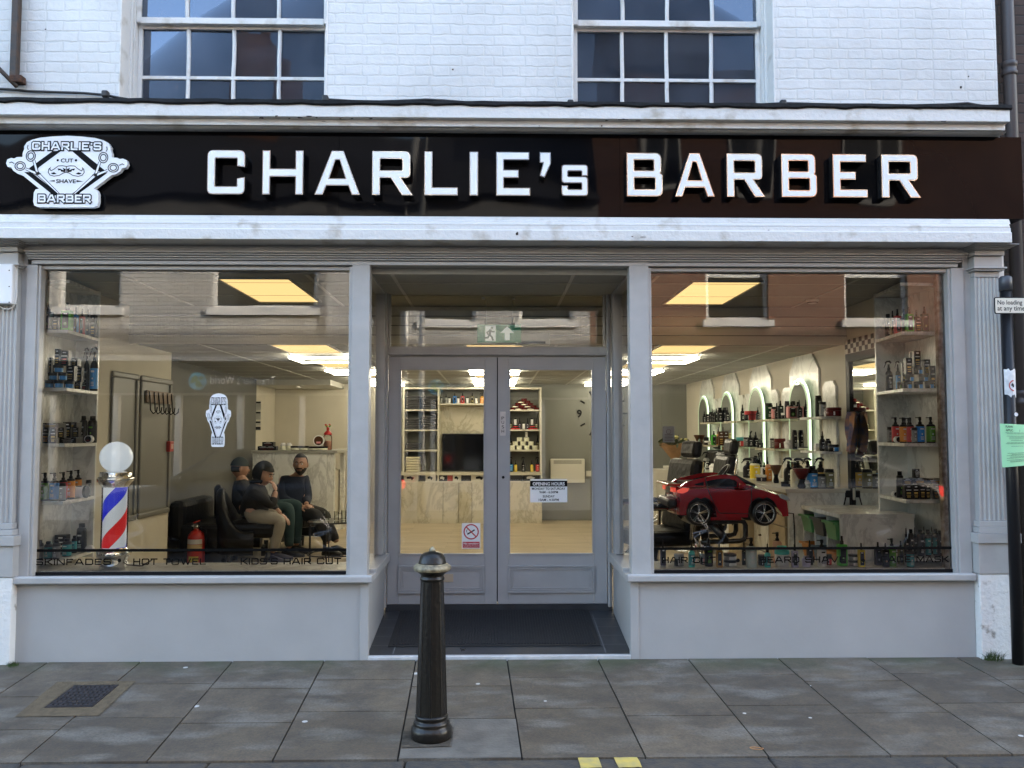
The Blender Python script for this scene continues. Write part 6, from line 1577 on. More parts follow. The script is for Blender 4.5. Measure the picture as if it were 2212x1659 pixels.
# ---- notices on the door glass, reflected notice as a sheet in the window
def sheet(name, label, cat, u0, u1, v0, v1, Y, m_):
    a, b = at(u0, v0, Y), at(u1, v1, Y); o = thing(name, label, cat, ((a.x+b.x)/2, Y, b.z)); q = MB(); q.box(a.x, b.x, Y-.0015, Y, b.z, a.z); q.build('sheet', m_, o); return o, a, b
PW = mat('paper_white', (.90,.90,.89), .6); YN = YD+.0335
o, a, b = sheet('opening_hours_sign', 'white opening hours sign with a black heading on the right door glass', 'sign', 1145, 1225.5, 1035, 1085, YN, PW)
W_, H_ = b.x-a.x, a.z-b.z
q = MB(); q.box(a.x, b.x, YN-.0024, YN-.0017, a.z-H_*.32, a.z-H_*.07); q.build('heading_band', INK, o)
q = MB(); text_fit(q, 'OPENING HOURS', a.x+W_*.07, b.x-W_*.07, a.z-H_*.27, H_*.14, frame_front(0, YN-.003, 0), bold=.03); q.build('heading_lettering', PW, o)
q = MB()
for s_, f0, f1, fb_ in (('MONDAY TO SATURDAY', .05, .95, .46), ('9AM - 6:30PM', .25, .75, .61), ('SUNDAY', .34, .66, .79), ('10AM - 4:30PM', .23, .77, .94)): text_fit(q, s_, a.x+W_*f0, a.x+W_*f1, a.z-H_*fb_, H_*.10, frame_front(0, YN-.0022, 0), bold=.02)
q.build('hours_lettering', INK, o)
o, a, b = sheet('no_smoking_sign', 'white no smoking sticker with a red ring on the left door glass', 'sign', 998, 1037.5, 1130, 1185, YN, PW)
W_, H_ = b.x-a.x, a.z-b.z; RS = mat('sign_red', (.50,.02,.03), .5)
q = MB(); cx_, cz = (a.x+b.x)/2, a.z-H_*.34; r_ = W_*.42
ring = [(cx_+rr*math.cos(2*PI*k/28), YN-.0024, cz+rr*math.sin(2*PI*k/28)) for rr in (r_, r_*.84) for k in range(28)]
q.add(ring, [(k, (k+1) % 28, 28+(k+1) % 28, 28+k) for k in range(28)]); strip(q, [(cx_-r_*.62, cz+r_*.62), (cx_+r_*.62, cz-r_*.62)], r_*.16, frame_front(0, YN, 0), .0034)
q.box(a.x+W_*.04, b.x-W_*.04, YN-.0024, YN-.0017, b.z+H_*.03, b.z+H_*.27); q.build('red_ring', RS, o)
q = MB(); strip(q, [(cx_-r_*.5, cz-r_*.32), (cx_+r_*.45, cz+r_*.25)], r_*.17, frame_front(0, YN, 0), .0028); strip(q, [(cx_-r_*.52, cz-r_*.1), (cx_-r_*.62, cz+r_*.1), (cx_-r_*.5, cz+r_*.3)], r_*.07, frame_front(0, YN, 0), .0029); q.build('cigarette', INK, o)
q = MB(); text_fit(q, 'No smoking', a.x+W_*.09, b.x-W_*.09, b.z+H_*.165, H_*.075, frame_front(0, YN-.003, 0), bold=.02); text_fit(q, 'It is against the law to', a.x+W_*.09, b.x-W_*.09, b.z+H_*.10, H_*.032, frame_front(0, YN-.003, 0)); text_fit(q, 'smoke in these premises', a.x+W_*.09, b.x-W_*.09, b.z+H_*.05, H_*.032, frame_front(0, YN-.003, 0)); q.build('sign_lettering', PW, o)
o, a, b = sheet('reflected_notice', 'sheet inside the right window painted as the reflection of a notice with round seal', 'notice', 1431.5, 1457, 921, 955.5, YG+.02, mat('reflection_grey', (.50,.51,.50), .6))  # sheet stands in for the reflection of a notice on a street post
q = MB(); cx_, cz = (a.x+b.x)/2, a.z-(a.z-b.z)*.33; ring = [(cx_+rr*math.cos(2*PI*k/20), YG+.0178, cz+rr*math.sin(2*PI*k/20)) for rr in (.017, .014) for k in range(20)]; q.add(ring, [(k, (k+1) % 20, 20+(k+1) % 20, 20+k) for k in range(20)])
for k in range(5): q.box(a.x+.012, b.x-.012-.006*(k % 2), YG+.0176, YG+.0184, b.z+.012+k*.010, b.z+.0155+k*.010)
q.build('notice_print', mat('notice_ink', (.18,.14,.13), .6), o)
# ================================================================ corner shelf units in the two display windows
SHZ = [.635, 1.04, 1.44, 1.83, 2.237, 2.59]
def shelf_unit(sgn, label):
    xo = XL2+.003 if sgn < 0 else XR2-.003; xf, xi = (-2.99, -3.03) if sgn < 0 else (2.905, 2.965); xw = xo
    o = thing('shelf_unit', label, 'shelf unit', ((xw+xi)/2, .45, .58))
    m = MB(); m.box(xo, xo-sgn*.02, .20, .735, .581, 2.60); m.build('side_panel', MARB, o)
    m = MB(); m.box(xo-sgn*.0205, xi, .735, .755, .581, 2.60); m.build('rear_panel', MARB, o)
    for z in SHZ:
        m = MB(); q_ = xo-sgn*.0202; m.prism([(q_, .19), (xf, .19), (xi, .734), (q_, .734)], lambda p, q, t: (p, q, t), z-.024, z); m.build('shelf_board', MARB, o, bevel=.002)
    return o
shelf_unit(-1, 'marble shelf unit full of hair products in the left display window')
shelf_unit(1, 'marble shelf unit full of hair products in the right display window')

# ================================================================ hair products
PC = {'black': (.007,.007,.008), 'dark': (.02,.021,.024), 'green': (.085,.24,.02), 'blue': (.01,.15,.46), 'skyblue': (.04,.22,.55), 'red': (.42,.03,.035), 'orange': (.58,.20,.03), 'yellow': (.50,.38,.03), 'teal': (.03,.20,.22), 'aqua': (.42,.62,.58),
      'white': (.66,.66,.64), 'lilac': (.33,.32,.45), 'purple': (.06,.055,.09), 'olive': (.12,.11,.05), 'peach': (.45,.24,.14), 'darkred': (.10,.008,.008), 'turquoise': (.05,.45,.42), 'grey': (.16,.165,.165), 'brightgreen': (.05,.32,.03), 'amber': (.36,.19,.03), 'cream': (.58,.53,.40), 'gold': (.52,.34,.08), 'pink': (.55,.22,.22), 'brown': (.10,.045,.02), 'darkgreen': (.01,.05,.02), 'clear': (.30,.33,.30)}
def pm(c, rough=.3): return mat('plastic_'+c, tuple(min(.85, q*1.7) for q in PC[c]) if max(PC[c]) > .1 else PC[c], rough, spec=.5 if max(PC[c]) > .1 else .18)
PCACHE = {}
ITEMS = {}
def meshes(kind, h, r, c1, c2, c3, seed=0):
    key = (kind, round(h, 3), round(r, 3), c1, c2, c3)
    if key in PCACHE: return PCACHE[key]
    B = []; mk = lambda nm, mb, m: B.append((nm, mb.mesh(nm, m)))
    def label_band(rr, z0, z1, c, full=False, marks=True, squash=1.0):
        n = 16 if full else 8; a0, a1 = (-PI, 0) if not full else (-PI*1.5, PI*.5); vs = []
        for k in range(n+1):
            a = a0+(a1-a0)*k/n; vs += [(rr*math.cos(a), rr*math.sin(a)*squash, z0), (rr*math.cos(a), rr*math.sin(a)*squash, z1)]
        m = MB(); m.add(vs, [(2*k, 2*k+2, 2*k+3, 2*k+1) for k in range(n)], True)
        if marks:
            m.mi = 1; H = z1-z0; f = -rr*squash*1.012
            w = rr*.42
            m.add([(-w, f, z1-H*.20), (w, f, z1-H*.20), (w*1.0, f, z1-H*.11), (-w, f, z1-H*.11)], [(0,1,2,3)])
            m.add([(.42*w*math.cos(2*PI*k/10)+0, f, z0+H*.5+.62*w*math.sin(2*PI*k/10)) for k in range(10)], [tuple(range(10))])
            for q in (.30, .22, .14): m.add([(-w*.9, f, z0+H*q), (w*.9, f, z0+H*q), (w*.9, f, z0+H*(q+.035)), (-w*.9, f, z0+H*(q+.035))], [(0,1,2,3)])
        mk('label', m, [pm(c, .35), pm(c3)])
    if kind == 'pump':
        bh = h*.70; m = MB(); m.lathe([(r*.96, 0), (r, .004), (r, bh*.93), (r*.86, bh), (r*.45, bh+.004)], n=16); mk('bottle_body', m, pm(c1))
        label_band(r*1.02, bh*.07, bh*.90, c2, True)
        m = MB(); m.lathe([(r*.44, bh), (r*.44, bh+h*.09), (r*.28, bh+h*.10), (r*.24, bh+h*.17), (r*.34, bh+h*.18), (r*.34, h*.99), (r*.2, h)], n=12); m.cbox((-r*.55, 0, h*.965), (r*1.1, r*.28, h*.035), .001); mk('pump', m, pm('black'))
    elif kind == 'mist':
        bh = h*.72; m = MB(); m.cbox((0, 0, bh/2), (r*2, r*1.5, bh), r*.22); mk('bottle_body', m, pm(c1))
        m = MB(); f = -r*.76; w = r*.62
        m.add([(-w, f, bh*.12), (w, f, bh*.12), (w, f, bh*.88), (-w, f, bh*.88)], [(0,1,2,3)])
        m.mi = 1; m.add([(w*.5*math.cos(2*PI*k/12), f-.0006, bh*.34+w*.55*math.sin(2*PI*k/12)) for k in range(12)], [tuple(range(12))])
        m.mi = 2; m.add([(-w*.55, f-.0005, bh*.80), (w*.55, f-.0005, bh*.80), (w*.55, f-.0005, bh*.86), (-w*.55, f-.0005, bh*.86)], [(0,1,2,3)]); m.add([(-w*.12, f-.001, bh*.28), (w*.16, f-.001, bh*.28), (w*.16, f-.001, bh*.40), (-w*.12, f-.001, bh*.40)], [(0,1,2,3)])
        mk('label', m, [pm('dark', .4), pm(c2), pm('white')])
        m = MB(); m.lathe([(r*.40, bh), (r*.40, bh+h*.10), (r*.28, bh+h*.11), (r*.25, h*.99), (r*.2, h)], n=12); mk('spray_cap', m, pm('black'))
    elif kind == 'trigger':
        bh = h*.66; m = MB(); m.lathe([(r*.95, 0), (r, .004), (r, bh*.78), (r*.85, bh*.90), (r*.4, bh), (r*.36, bh+.01)], n=16); mk('bottle_body', m, pm(c1))
        label_band(r*1.02, bh*.06, bh*.74, c2, True)
        m = MB(); m.lathe([(r*.42, bh), (r*.42, bh+h*.08), (r*.3, bh+h*.10), (r*.3, h*.86)], n=10); m.tube([(r*.7, 0, h*.90), (r*.2, 0, h*.955), (-r*.5, 0, h*.95), (-r*1.0, 0, h*.90)], [r*.25, r*.30, r*.26, r*.18], n=6); m.tube([(-r*.6, 0, h*.92), (-r*1.0, 0, h*.84), (-r*1.35, 0, h*.74)], [r*.16, r*.13, r*.08], n=5); mk('trigger_head', m, pm('black'))
    elif kind == 'flip':
        bh = h*.84; m = MB(); m.lathe([(r*.96, 0), (r, .004), (r, bh*.93), (r*.8, bh)], n=16); mk('bottle_body', m, pm(c1))
        label_band(r*1.02, bh*.06, bh*.80, c2, True)
        m = MB(); m.lathe([(r*.62, bh+.0005), (r*.62, h*.985), (r*.56, h)], n=14); mk('cap', m, pm('black'))
    elif kind == 'dropper':
        bh = h*.62; m = MB(); m.lathe([(r*.95, 0), (r, .003), (r, bh*.9), (r*.5, bh), (r*.42, bh+.004)], n=12); mk('bottle_body', m, pm(c1)); label_band(r*1.03, bh*.1, bh*.78, c2, True)
        m = MB(); m.lathe([(r*.5, bh), (r*.5, bh+h*.14), (r*.3, bh+h*.15), (r*.22, h*.97), (r*.12, h)], n=10); mk('cap', m, pm('black' if c1 != 'white' else 'white'))
    elif kind == 'can':
        m = MB(); m.lathe([(r, 0), (r, h*.86), (r*.92, h*.90), (r*.92, h)], n=16); mk('can_body', m, pm(c1)); label_band(r*1.012, h*.06, h*.82, c2, True)
    elif kind == 'box':
        m = MB(); m.cbox((0, 0, h/2), (r*2, r*1.7, h), .0012); mk('carton_body', m, pm(c1, .45))
        m = MB(); f = -r*.85-.0008; w = r*.7
        m.add([(-w*.5, f, h*.82), (w*.6, f, h*.82), (w*.6, f, h*.89), (-w*.5, f, h*.89)], [(0,1,2,3)]); m.add([(-w, f, h*.60), (w, f, h*.60), (w, f, h*.66), (-w, f, h*.66)], [(0,1,2,3)])
        m.mi = 1; m.add([(-w*.8, f, h*.38), (w*.8, f, h*.38), (w*.8, f, h*.47), (-w*.8, f, h*.47)], [(0,1,2,3)]); m.add([(-w*.85, f, h*.26), (w*.85, f, h*.26), (w*.85, f, h*.29), (-w*.85, f, h*.29)], [(0,1,2,3)]); m.add([(-w*.7, f, h*.13), (w*.7, f, h*.13), (w*.7, f, h*.18), (-w*.7, f, h*.18)], [(0,1,2,3)])
        mk('carton_print', m, [pm('white', .5), pm(c2, .5)])
    elif kind == 'jar':
        m = MB(); m.lathe([(r*.95, 0), (r, .003), (r, h*.60), (r*.94, h*.62)], n=16); mk('jar_body', m, pm(c1))
        n = 8; vs = []
        for k in range(n+1):
            a = -PI*.42+PI*.62*k/n-.55; vs += [(r*1.015*math.cos(a), r*1.015*math.sin(a), h*.06), (r*1.015*math.cos(a), r*1.015*math.sin(a), h*.58)]
        m = MB(); m.add(vs, [(2*k, 2*k+2, 2*k+3, 2*k+1) for k in range(n)], True)
        m.mi = 1; a = -PI*.5
        m.add([(-r*.42, -r*1.02, h*.10), (-r*.20, -r*1.02, h*.10), (-r*.20, -r*1.02, h*.52), (-r*.42, -r*1.02, h*.52)], [(0,1,2,3)]); mk('label', m, [pm(c2), pm('white')])
        m = MB(); m.lathe([(r*1.03, h*.625), (r*1.04, h*.66), (r*1.04, h*.97), (r*1.0, h)], n=16); mk('lid', m, pm(c3))
    elif kind == 'tin':
        m = MB(); m.lathe([(r*.98, 0), (r, .003), (r, h*.58)], n=16); mk('tin_body', m, pm(c1)); label_band(r*1.012, h*.10, h*.52, c2, False, False)
        m = MB(); m.lathe([(r*1.03, h*.585), (r*1.03, h*.97), (r*.98, h)], n=16); mk('lid', m, pm(c3))
    elif kind == 'disc':     # round tin standing on edge, facing the street
        R_ = Matrix.Rotation(PI/2, 3, 'X'); m = MB(); m.lathe([(r, -.02), (r, .02)], (0, 0, r), n=24, rot=R_); mk('tin_body', m, pm('white'))
        m = MB(); m.lathe([(.0001, .0212), (r*.82, .0212)], (0, 0, r), n=24, rot=R_, cap=False); m.mi = 1; m.add([(-r*.4, -.0218, r*.5), (r*.4, -.0218, r*.5), (r*.4, -.0218, r*.85), (-r*.4, -.0218, r*.85)], [(0,1,2,3)]); mk('label', m, [pm(c1), pm(c2)])
    elif kind == 'tub':
        m = MB(); m.lathe([(r*.85, 0), (r*.9, .004), (r, h*.60)], n=18); mk('tub_body', m, pm(c1)); m = MB(); m.lathe([(r*.98, h*.605), (r*1.02, h*.64), (r*1.0, h*.80), (r*.70, h*.83), (r*.68, h)], n=18); mk('lid', m, pm(c2))
    elif kind == 'brush':    # duster brush: handle and flared bristles
        m = MB(); m.lathe([(r*.42, 0), (r*.5, h*.10), (r*.32, h*.35), (r*.42, h*.48)], n=12); mk('handle', m, pm(c1)); m = MB(); m.lathe([(r*.40, h*.48), (r*.7, h*.72), (r, h*.98), (r*.6, h)], n=16); mk('bristles', m, pm(c2, .9))
    elif kind == 'lying':
        R_ = Matrix.Rotation(PI/2, 3, 'Y'); m = MB(); m.lathe([(r*.9, -h/2), (r, -h/2+.004), (r, h*.28), (r*.94, h*.30)], (0, 0, r), n=18, rot=R_); mk('tin_body', m, pm(c1)); m = MB(); m.lathe([(r*1.04, h*.31), (r*1.04, h*.5), (r*.9, h*.52)], (0, 0, r), n=18, rot=R_); mk('lid', m, pm(c2))
        m = MB(); m.box(-h*.32, h*.12, -r*.55, r*.55, r*1.90, r*2.004); mk('label', m, pm('black'))
    PCACHE[key] = B; return B
def product(kind, p, h, r, c1, c2='dark', c3='white', desc='', place='', cat=None, rot=0.0):
    nm = {'pump': 'pump_bottle', 'mist': 'mist_bottle', 'trigger': 'spray_bottle', 'flip': 'flip_top_bottle', 'dropper': 'small_bottle', 'can': 'canister', 'box': 'product_box', 'jar': 'jar', 'tin': 'tin', 'disc': 'round_tin', 'tub': 'tub', 'brush': 'neck_brush', 'lying': 'fallen_tin'}[kind]
    o = thing(nm, '', cat or {'box': 'box', 'jar': 'jar', 'tin': 'tin', 'disc': 'tin', 'tub': 'tub', 'brush': 'brush', 'can': 'canister', 'lying': 'tin'}.get(kind, 'bottle'), p, 'hair products '+place, rot)
    for pn, me in meshes(kind, h, r, c1, c2, c3):
        c = bpy.data.objects.new(pn, me); col.objects.link(c); c.parent = o
    ITEMS.setdefault(place, []).append((o, desc)); return o
ORD = ['leftmost', 'second from left', 'third from left', 'fourth from left', 'fifth from left', 'sixth from left', 'seventh from left', 'eighth from left', 'ninth from left', 'tenth from left']
def label_items():
    for place, its in ITEMS.items():
        ds = {}
        for o, d in its: ds.setdefault(d, []).append(o)
        for d, os_ in ds.items():
            if len(os_) == 1: os_[0]['label'] = d+' '+place
            else:
                os_.sort(key=lambda o: (o.location.x/(o.location.y+5.81)))
                for k, o in enumerate(os_): o['label'] = '%s %s, %s' % (d, place, ('rightmost' if k == len(os_)-1 else ORD[k]))

def spot(sgn, u, v, z):
    """where a product seen at u stands on a window shelf at height z (front edge first, then along the inner edge)"""
    p = at(u, v, .27); lim = lambda y: (-3.045-.07*(y-.27)) if sgn < 0 else (2.955+.115*(y-.27))
    if (sgn < 0 and p.x > lim(.27)) or (sgn > 0 and p.x < lim(.27)):
        y = min((.27+.02*k for k in range(20)), key=lambda y: abs(at(u, v, y).x-lim(y))); return Vector((at(u, v, y).x, y, z+.0008))
    return Vector((p.x, .27, z+.0008))
SC = lambda p: (p.y+5.81)/F
def row(sgn, conv, z, vref, place, items):
    for it in items:
        kind, xc, w_, ht, c1, c2, c3, desc = it[:8]; dy = it[8] if len(it) > 8 else 0; dz = it[9] if len(it) > 9 else 0
        k = conv; u = k[0]+k[1]*xc; p = spot(sgn, u, vref, z); s = SC(p)
        if dy: y2 = p.y+dy; p = Vector((at(u, vref, y2).x, y2, p.z))
        p.z += dz*k[1]*s
        product(kind, p, ht*k[1]*s, w_*k[1]*s/2*.96, c1, c2, c3, desc, place)
z9 = (130/1.8228, .1808/1.8228)
P1 = 'on the left unit, top shelf'
row(-1, z9, SHZ[4], 700, P1, [('mist',325,215,570,'darkgreen','green','white','black and green mist bottle'), ('box',506,130,345,'black','gold','white','black product box'), ('mist',740,225,620,'brightgreen','green','white','clear green mist bottle'), ('box',620,90,330,'black','white','white','narrow black box',.12),
    ('mist',930,110,600,'blue','skyblue','white','mist bottle with blue mark',.06), ('mist',1070,110,600,'red','red','white','mist bottle with red mark',.04), ('mist',1200,105,600,'black','yellow','white','mist bottle with yellow mark'), ('box',1320,120,470,'black','gold','white','tall dark box')])
P2_ = 'on the left unit, second shelf'
BX = lambda x, w, h, d='black product box', dy=0, dz=0, c='gold': ('box', x, w, h, 'black', c, 'white', d, dy, dz)
JB = lambda x, w, h, d, dy=0, dz=0: ('jar', x, w, h, 'black', 'skyblue', 'black', d, dy, dz)
row(-1, z9, SHZ[3], 830, P2_, [JB(335,200,165,'bottom row black jar with blue label'), JB(555,200,165,'bottom row black jar with blue label'), JB(785,200,165,'bottom row black jar with blue label'), BX(990,120,165,'small low box'), BX(1125,140,165,'small low box',0,0,'red'),
    JB(420,185,165,'second row black jar with blue label',0,167), JB(640,185,165,'second row black jar with blue label',0,167), BX(835,180,330,'tall black box standing on the jars',0,167), BX(1010,150,310,'tall black box standing on the low boxes',0,167), JB(540,215,165,'third row black jar with blue label',0,334), BX(355,115,350,'black box on the left edge of the stack',.10,334), BX(525,110,350,'topmost black box of the stack',.02,500), BX(700,200,330,'wide brown black box at the top of the stack',.06,500,'red'), BX(890,220,170,'brown box lying high in the stack',0,498),
    ('trigger',1155,110,990,'black','dark','white','black trigger spray bottle',.08), ('trigger',1325,165,990,'black','skyblue','white','blue trigger spray bottle')])
P3 = 'on the left unit, third shelf'
row(-1, z9, SHZ[2], 950, P3, [BX(300,170,330,'black box with a gold mark',0,0,'orange'), BX(460,140,330,'shiny black box with a gold mark',0,0,'gold'), ('box',435,385,105,'black','gold','white','black box lying across two boxes',0,332), BX(630,140,220,'square black box',0,120), ('box',830,370,118,'black','white','white','long black box lying flat'), BX(770,160,330,'tall black box',.06,120), BX(935,170,215,'square black box',0,120), ('box',850,300,115,'black','gold','white','black box lying on top of the pile',.03,336),
    ('flip',1092,155,580,'black','dark','white','black flip top bottle'), ('flip',1290,190,575,'black','dark','green','black flip top bottle'), ('disc',1225,165,0,'black','darkred','white','round white edged tin',-.09)])
z11 = (110/1.8228, .2833/1.8228)
P4 = 'on the left unit, fourth shelf'
row(-1, z11, SHZ[1], 1075, P4, [('pump',230,132,380,'black','green','white','green labelled pump bottle'), ('pump',362,125,380,'black','blue','white','blue labelled pump bottle'), ('pump',485,112,380,'black','red','white','red labelled pump bottle',.06), ('pump',590,115,385,'black','orange','white','orange labelled pump bottle'), ('pump',690,100,375,'black','orange','white','second orange pump bottle set farther back',.06), ('can',478,90,240,'dark','grey','white','grey canister in front of the red pump',-.05), ('can',838,75,225,'dark','grey','white','dark grey canister'), ('lying',738,165,160,'white','black','white','white tin lying on its side',-.08)])
P5 = 'on the left unit, lowest shelf'
row(-1, z11, SHZ[0], 1195, P5, [('flip',160,105,255,'dark','grey','white','dark flip top bottle'), ('flip',280,105,235,'dark','teal','white','teal labelled bottle'), ('flip',395,100,255,'dark','grey','white','dark flip top bottle'), ('flip',540,120,240,'dark','teal','white','teal labelled bottle'), ('flip',640,70,235,'black','teal','white','slim teal labelled bottle',.06), ('flip',740,130,380,'black','dark','white','tall black bottle with a black cap'), ('disc',858,100,0,'white','brown','white','round white tin',-.06), ('box',475,160,270,'black','white','white','black box at the back',.20)])
z12 = (3440/1.8228, .229/1.8228)
Q1 = 'on the right unit, top shelf'
row(1, z12, SHZ[4], 712, Q1, [('flip',250,115,410,'black','dark','white','flat black bottle with a black cap'), ('mist',330,95,440,'olive','yellow','white','mist bottle with yellow mark'), ('mist',415,120,445,'red','red','white','mist bottle with red mark'), ('mist',525,80,430,'black','skyblue','white','mist bottle with blue mark',.03), ('mist',615,135,455,'brightgreen','green','white','bright green mist bottle'), ('mist',740,80,440,'black','green','white','black mist bottle',.10), BX(752,115,265,'black product box',-.02), ('mist',880,130,460,'darkgreen','green','white','black and green mist bottle')])
Q2 = 'on the right unit, second shelf'
row(1, z12, SHZ[3], 840, Q2, [('trigger',268,130,540,'black','dark','white','black trigger spray bottle'), ('trigger',425,85,520,'black','skyblue','white','blue trigger spray bottle',.03), ('jar',445,75,120,'dark','green','black','small jar with a green label',-.04), BX(520,60,470,'slim tall box',.03), JB(580,150,125,'bottom row black jar with blue label'), JB(770,150,125,'bottom row black jar with blue label'), JB(960,150,125,'bottom row black jar with blue label'), JB(620,150,125,'second row black jar with blue label',0,127), JB(860,150,125,'second row black jar with blue label',0,127), JB(770,150,125,'third row black jar with blue label',.01,254),
    BX(600,115,280,'black box on the left of the stack',0,254), BX(745,120,280,'topmost black box of the stack',.01,382), BX(670,80,280,'narrow box high in the stack',.08,382), BX(905,120,260,'leaning black box right of the stack',.03,254), BX(1005,100,400,'tall black box at the right end')])
z13 = (3440/1.8228, .2411/1.8228)
Q3 = 'on the right unit, third shelf'
row(1, z13, SHZ[2], 960, Q3, [('can',262,80,255,'dark','grey','white','dark grey canister'), ('pump',365,125,420,'black','red','white','red labelled pump bottle'), ('pump',488,118,420,'black','orange','white','orange labelled pump bottle'), ('pump',605,118,420,'black','red','white','red labelled pump bottle'), ('pump',765,140,430,'black','blue','white','blue labelled pump bottle'), ('pump',940,145,430,'black','green','white','green labelled pump bottle'), ('pump',520,90,425,'black','dark','white','black pump bottle at the back',.20), ('pump',575,90,425,'black','dark','white','black pump bottle at the back',.22), ('can',670,90,255,'dark','grey','white','grey canister in front of the blue pump',-.06), ('disc',395,110,0,'black','darkred','white','round white edged tin',-.09)])
Q4 = 'on the right unit, fourth shelf'
row(1, z13, SHZ[1], 1075, Q4, [('disc',352,95,0,'black','grey','white','round white edged tin',-.05), ('flip',435,118,430,'black','dark','green','black bottle with a black cap'), BX(552,125,235,'black product box'), BX(675,105,235,'black product box'), BX(785,105,245,'black product box'), BX(875,82,235,'shiny black box',0,0,'gold'), BX(1005,112,235,'black box with a gold mark',0,0,'orange'), ('box',525,190,90,'black','gold','white','black box lying on the boxes',0,238), ('box',720,210,92,'black','gold','white','long black box lying on the boxes',.02,250), ('box',965,280,92,'black','orange','white','long black box lying at the right end',.02,246), BX(700,95,145,'small black box on top of the pile',.03,345,'white')])
z16 = (3160/1.8228, .2893/1.8228)
Q5 = 'on the right unit, lowest shelf'
row(1, z16, SHZ[0], 1190, Q5, [('dropper',1415,62,370,'black','dark','white','black spray bottle'), ('flip',1480,75,350,'black','dark','white','black bottle',.06), ('dropper',1535,58,370,'black','dark','white','black spray bottle',.09), ('flip',1612,95,355,'black','dark','white','wide black bottle'), ('dropper',1660,58,370,'black','dark','white','black spray bottle',.14), ('flip',1712,75,355,'black','teal','white','black bottle with a teal label'), ('dropper',1762,58,372,'black','dark','white','black spray bottle',.12), ('flip',1815,72,360,'black','teal','white','black bottle with a teal label',.03), ('flip',1875,75,345,'black','dark','white','black bottle')])
# row standing on the window board at right
z15 = (2560/1.8228, .2712/1.8228)
R1 = 'on the right window board'
def deck(conv, items):
    for kind, xc, w_, ht, c1, c2, c3, desc, y in items:
        u = conv[0]+conv[1]*xc; p = at(u, 1215, y); p.z = .5808; s = SC(p); product(kind, p, ht*conv[1]*s, w_*conv[1]*s/2, c1, c2, c3, desc, R1)
deck(z15, [('mist',188,80,360,'purple','grey','white','dark slim mist bottle',.24), ('jar',420,140,170,'black','grey','grey','black jar with a pale lid',.22), ('dropper',605,95,375,'turquoise','teal','white','teal slim spray bottle',.17), ('jar',770,90,150,'dark','pink','grey','small jar with a pale lid',.28), ('pump',850,120,400,'black','dark','green','black pump bottle with white lettering',.20), ('mist',1005,88,345,'amber','yellow','white','yellow oil mist bottle',.14), ('jar',1160,180,90,'grey','white','black','grey jar with a black lid',.20),
    ('mist',1365,60,330,'dark','orange','white','narrow dark bottle',.24), ('pump',1470,152,425,'aqua','aqua','white','large clear aqua bottle',.14), ('jar',1632,130,145,'black','dark','black','low black jar',.24), ('dropper',1705,88,340,'turquoise','teal','white','small teal spray bottle',.14), ('pump',1850,130,440,'peach','peach','white','peach pump bottle',.34), ('tub',1915,205,290,'white','turquoise','white','white tub with a turquoise lid',.18), ('mist',2100,88,330,'lilac','grey','white','dark purple mist bottle',.14)])
q = at(z15[0]+z15[1]*1160, 1215, .20); s = SC(Vector((0,.20,0))); product('jar', Vector((q.x, .20, .5808+92*z15[1]*s)), 88*z15[1]*s, 90*z15[1]*s, 'grey', 'white', 'black', 'second grey jar stacked on the first', R1)
deck(z16, [('tub',50,120,140,'lilac','lilac','white','low lilac tub',.16), ('mist',100,75,330,'dark','grey','white','black mist bottle',.24), ('pump',265,118,360,'white','white','dark','white bottle with a black pump',.17), ('jar',355,80,140,'darkred','red','black','small dark red jar',.24), ('mist',540,125,400,'brightgreen','green','white','bright green mist bottle',.20), ('jar',692,125,75,'grey','white','black','silver jar with a black lid',.20), ('mist',802,86,325,'yellow','yellow','white','yellow mist bottle',.13), ('mist',1030,88,310,'purple','grey','white','dark mist bottle',.22), ('mist',1132,86,320,'black','orange','white','black mist bottle with orange mark',.14), ('pump',1220,105,375,'green','green','white','green tube with a pump',.17), ('mist',1340,72,320,'olive','grey','white','olive mist bottle',.24), ('flip',1470,98,265,'dark','teal','white','dark bottle with a teal label',.12), ('lying',1275,130,150,'white','black','white','white tin lying on its side',.36)])
q = at(z16[0]+z16[1]*692, 1215, .20); product('jar', Vector((q.x, .20, .5808+77*z16[1]*s)), 75*z16[1]*s, 62*z16[1]*s, 'grey', 'white', 'black', 'second silver jar stacked on the first', R1)
# back wall unit
def back(items, zf_, place, y=YU+.14):
    for kind, xc, w_, ht, c1, c2, c3, desc, dz in items:
        u, v = Ub(xc, 800); p = at(u, v, y); s = SC(p)*.27125/1.8228; p.z = zf_+.0008+dz*s; product(kind, p, ht*s, w_*s/2, c1, c2, c3, desc, place)
B1 = 'on the shelf above the television'
back([('can',655,34,95,'dark','grey','white','small grey canister',0), ('dropper',722,34,140,'clear','grey','white','small clear spray bottle',0), ('can',770,36,95,'dark','white','white','small canister with white print',0), ('mist',848,48,155,'blue','blue','white','blue mist bottle',0), ('can',898,36,95,'dark','white','white','small canister with white print',0), ('mist',962,50,155,'red','red','white','red mist bottle',0), ('can',1033,36,95,'dark','white','white','small canister with white print',0), ('mist',1103,46,155,'olive','yellow','white','yellow mist bottle',0), ('can',1163,36,95,'dark','white','white','small canister with white print',0), ('trigger',1245,52,165,'amber','orange','white','orange spray bottle',0), ('can',1400,36,95,'dark','white','white','small canister with white print',0)][:10], zM, B1)
B2 = 'of the back pyramid'
pyr = [(0, (1682,1772,1862,1950,2042), 'bottom row'), (1, (1727,1817,1907,1997), 'second row'), (2, (1770,1860,1950), 'third row'), (3, (1815,1905), 'fourth row'), (4, (1858,), 'top')]
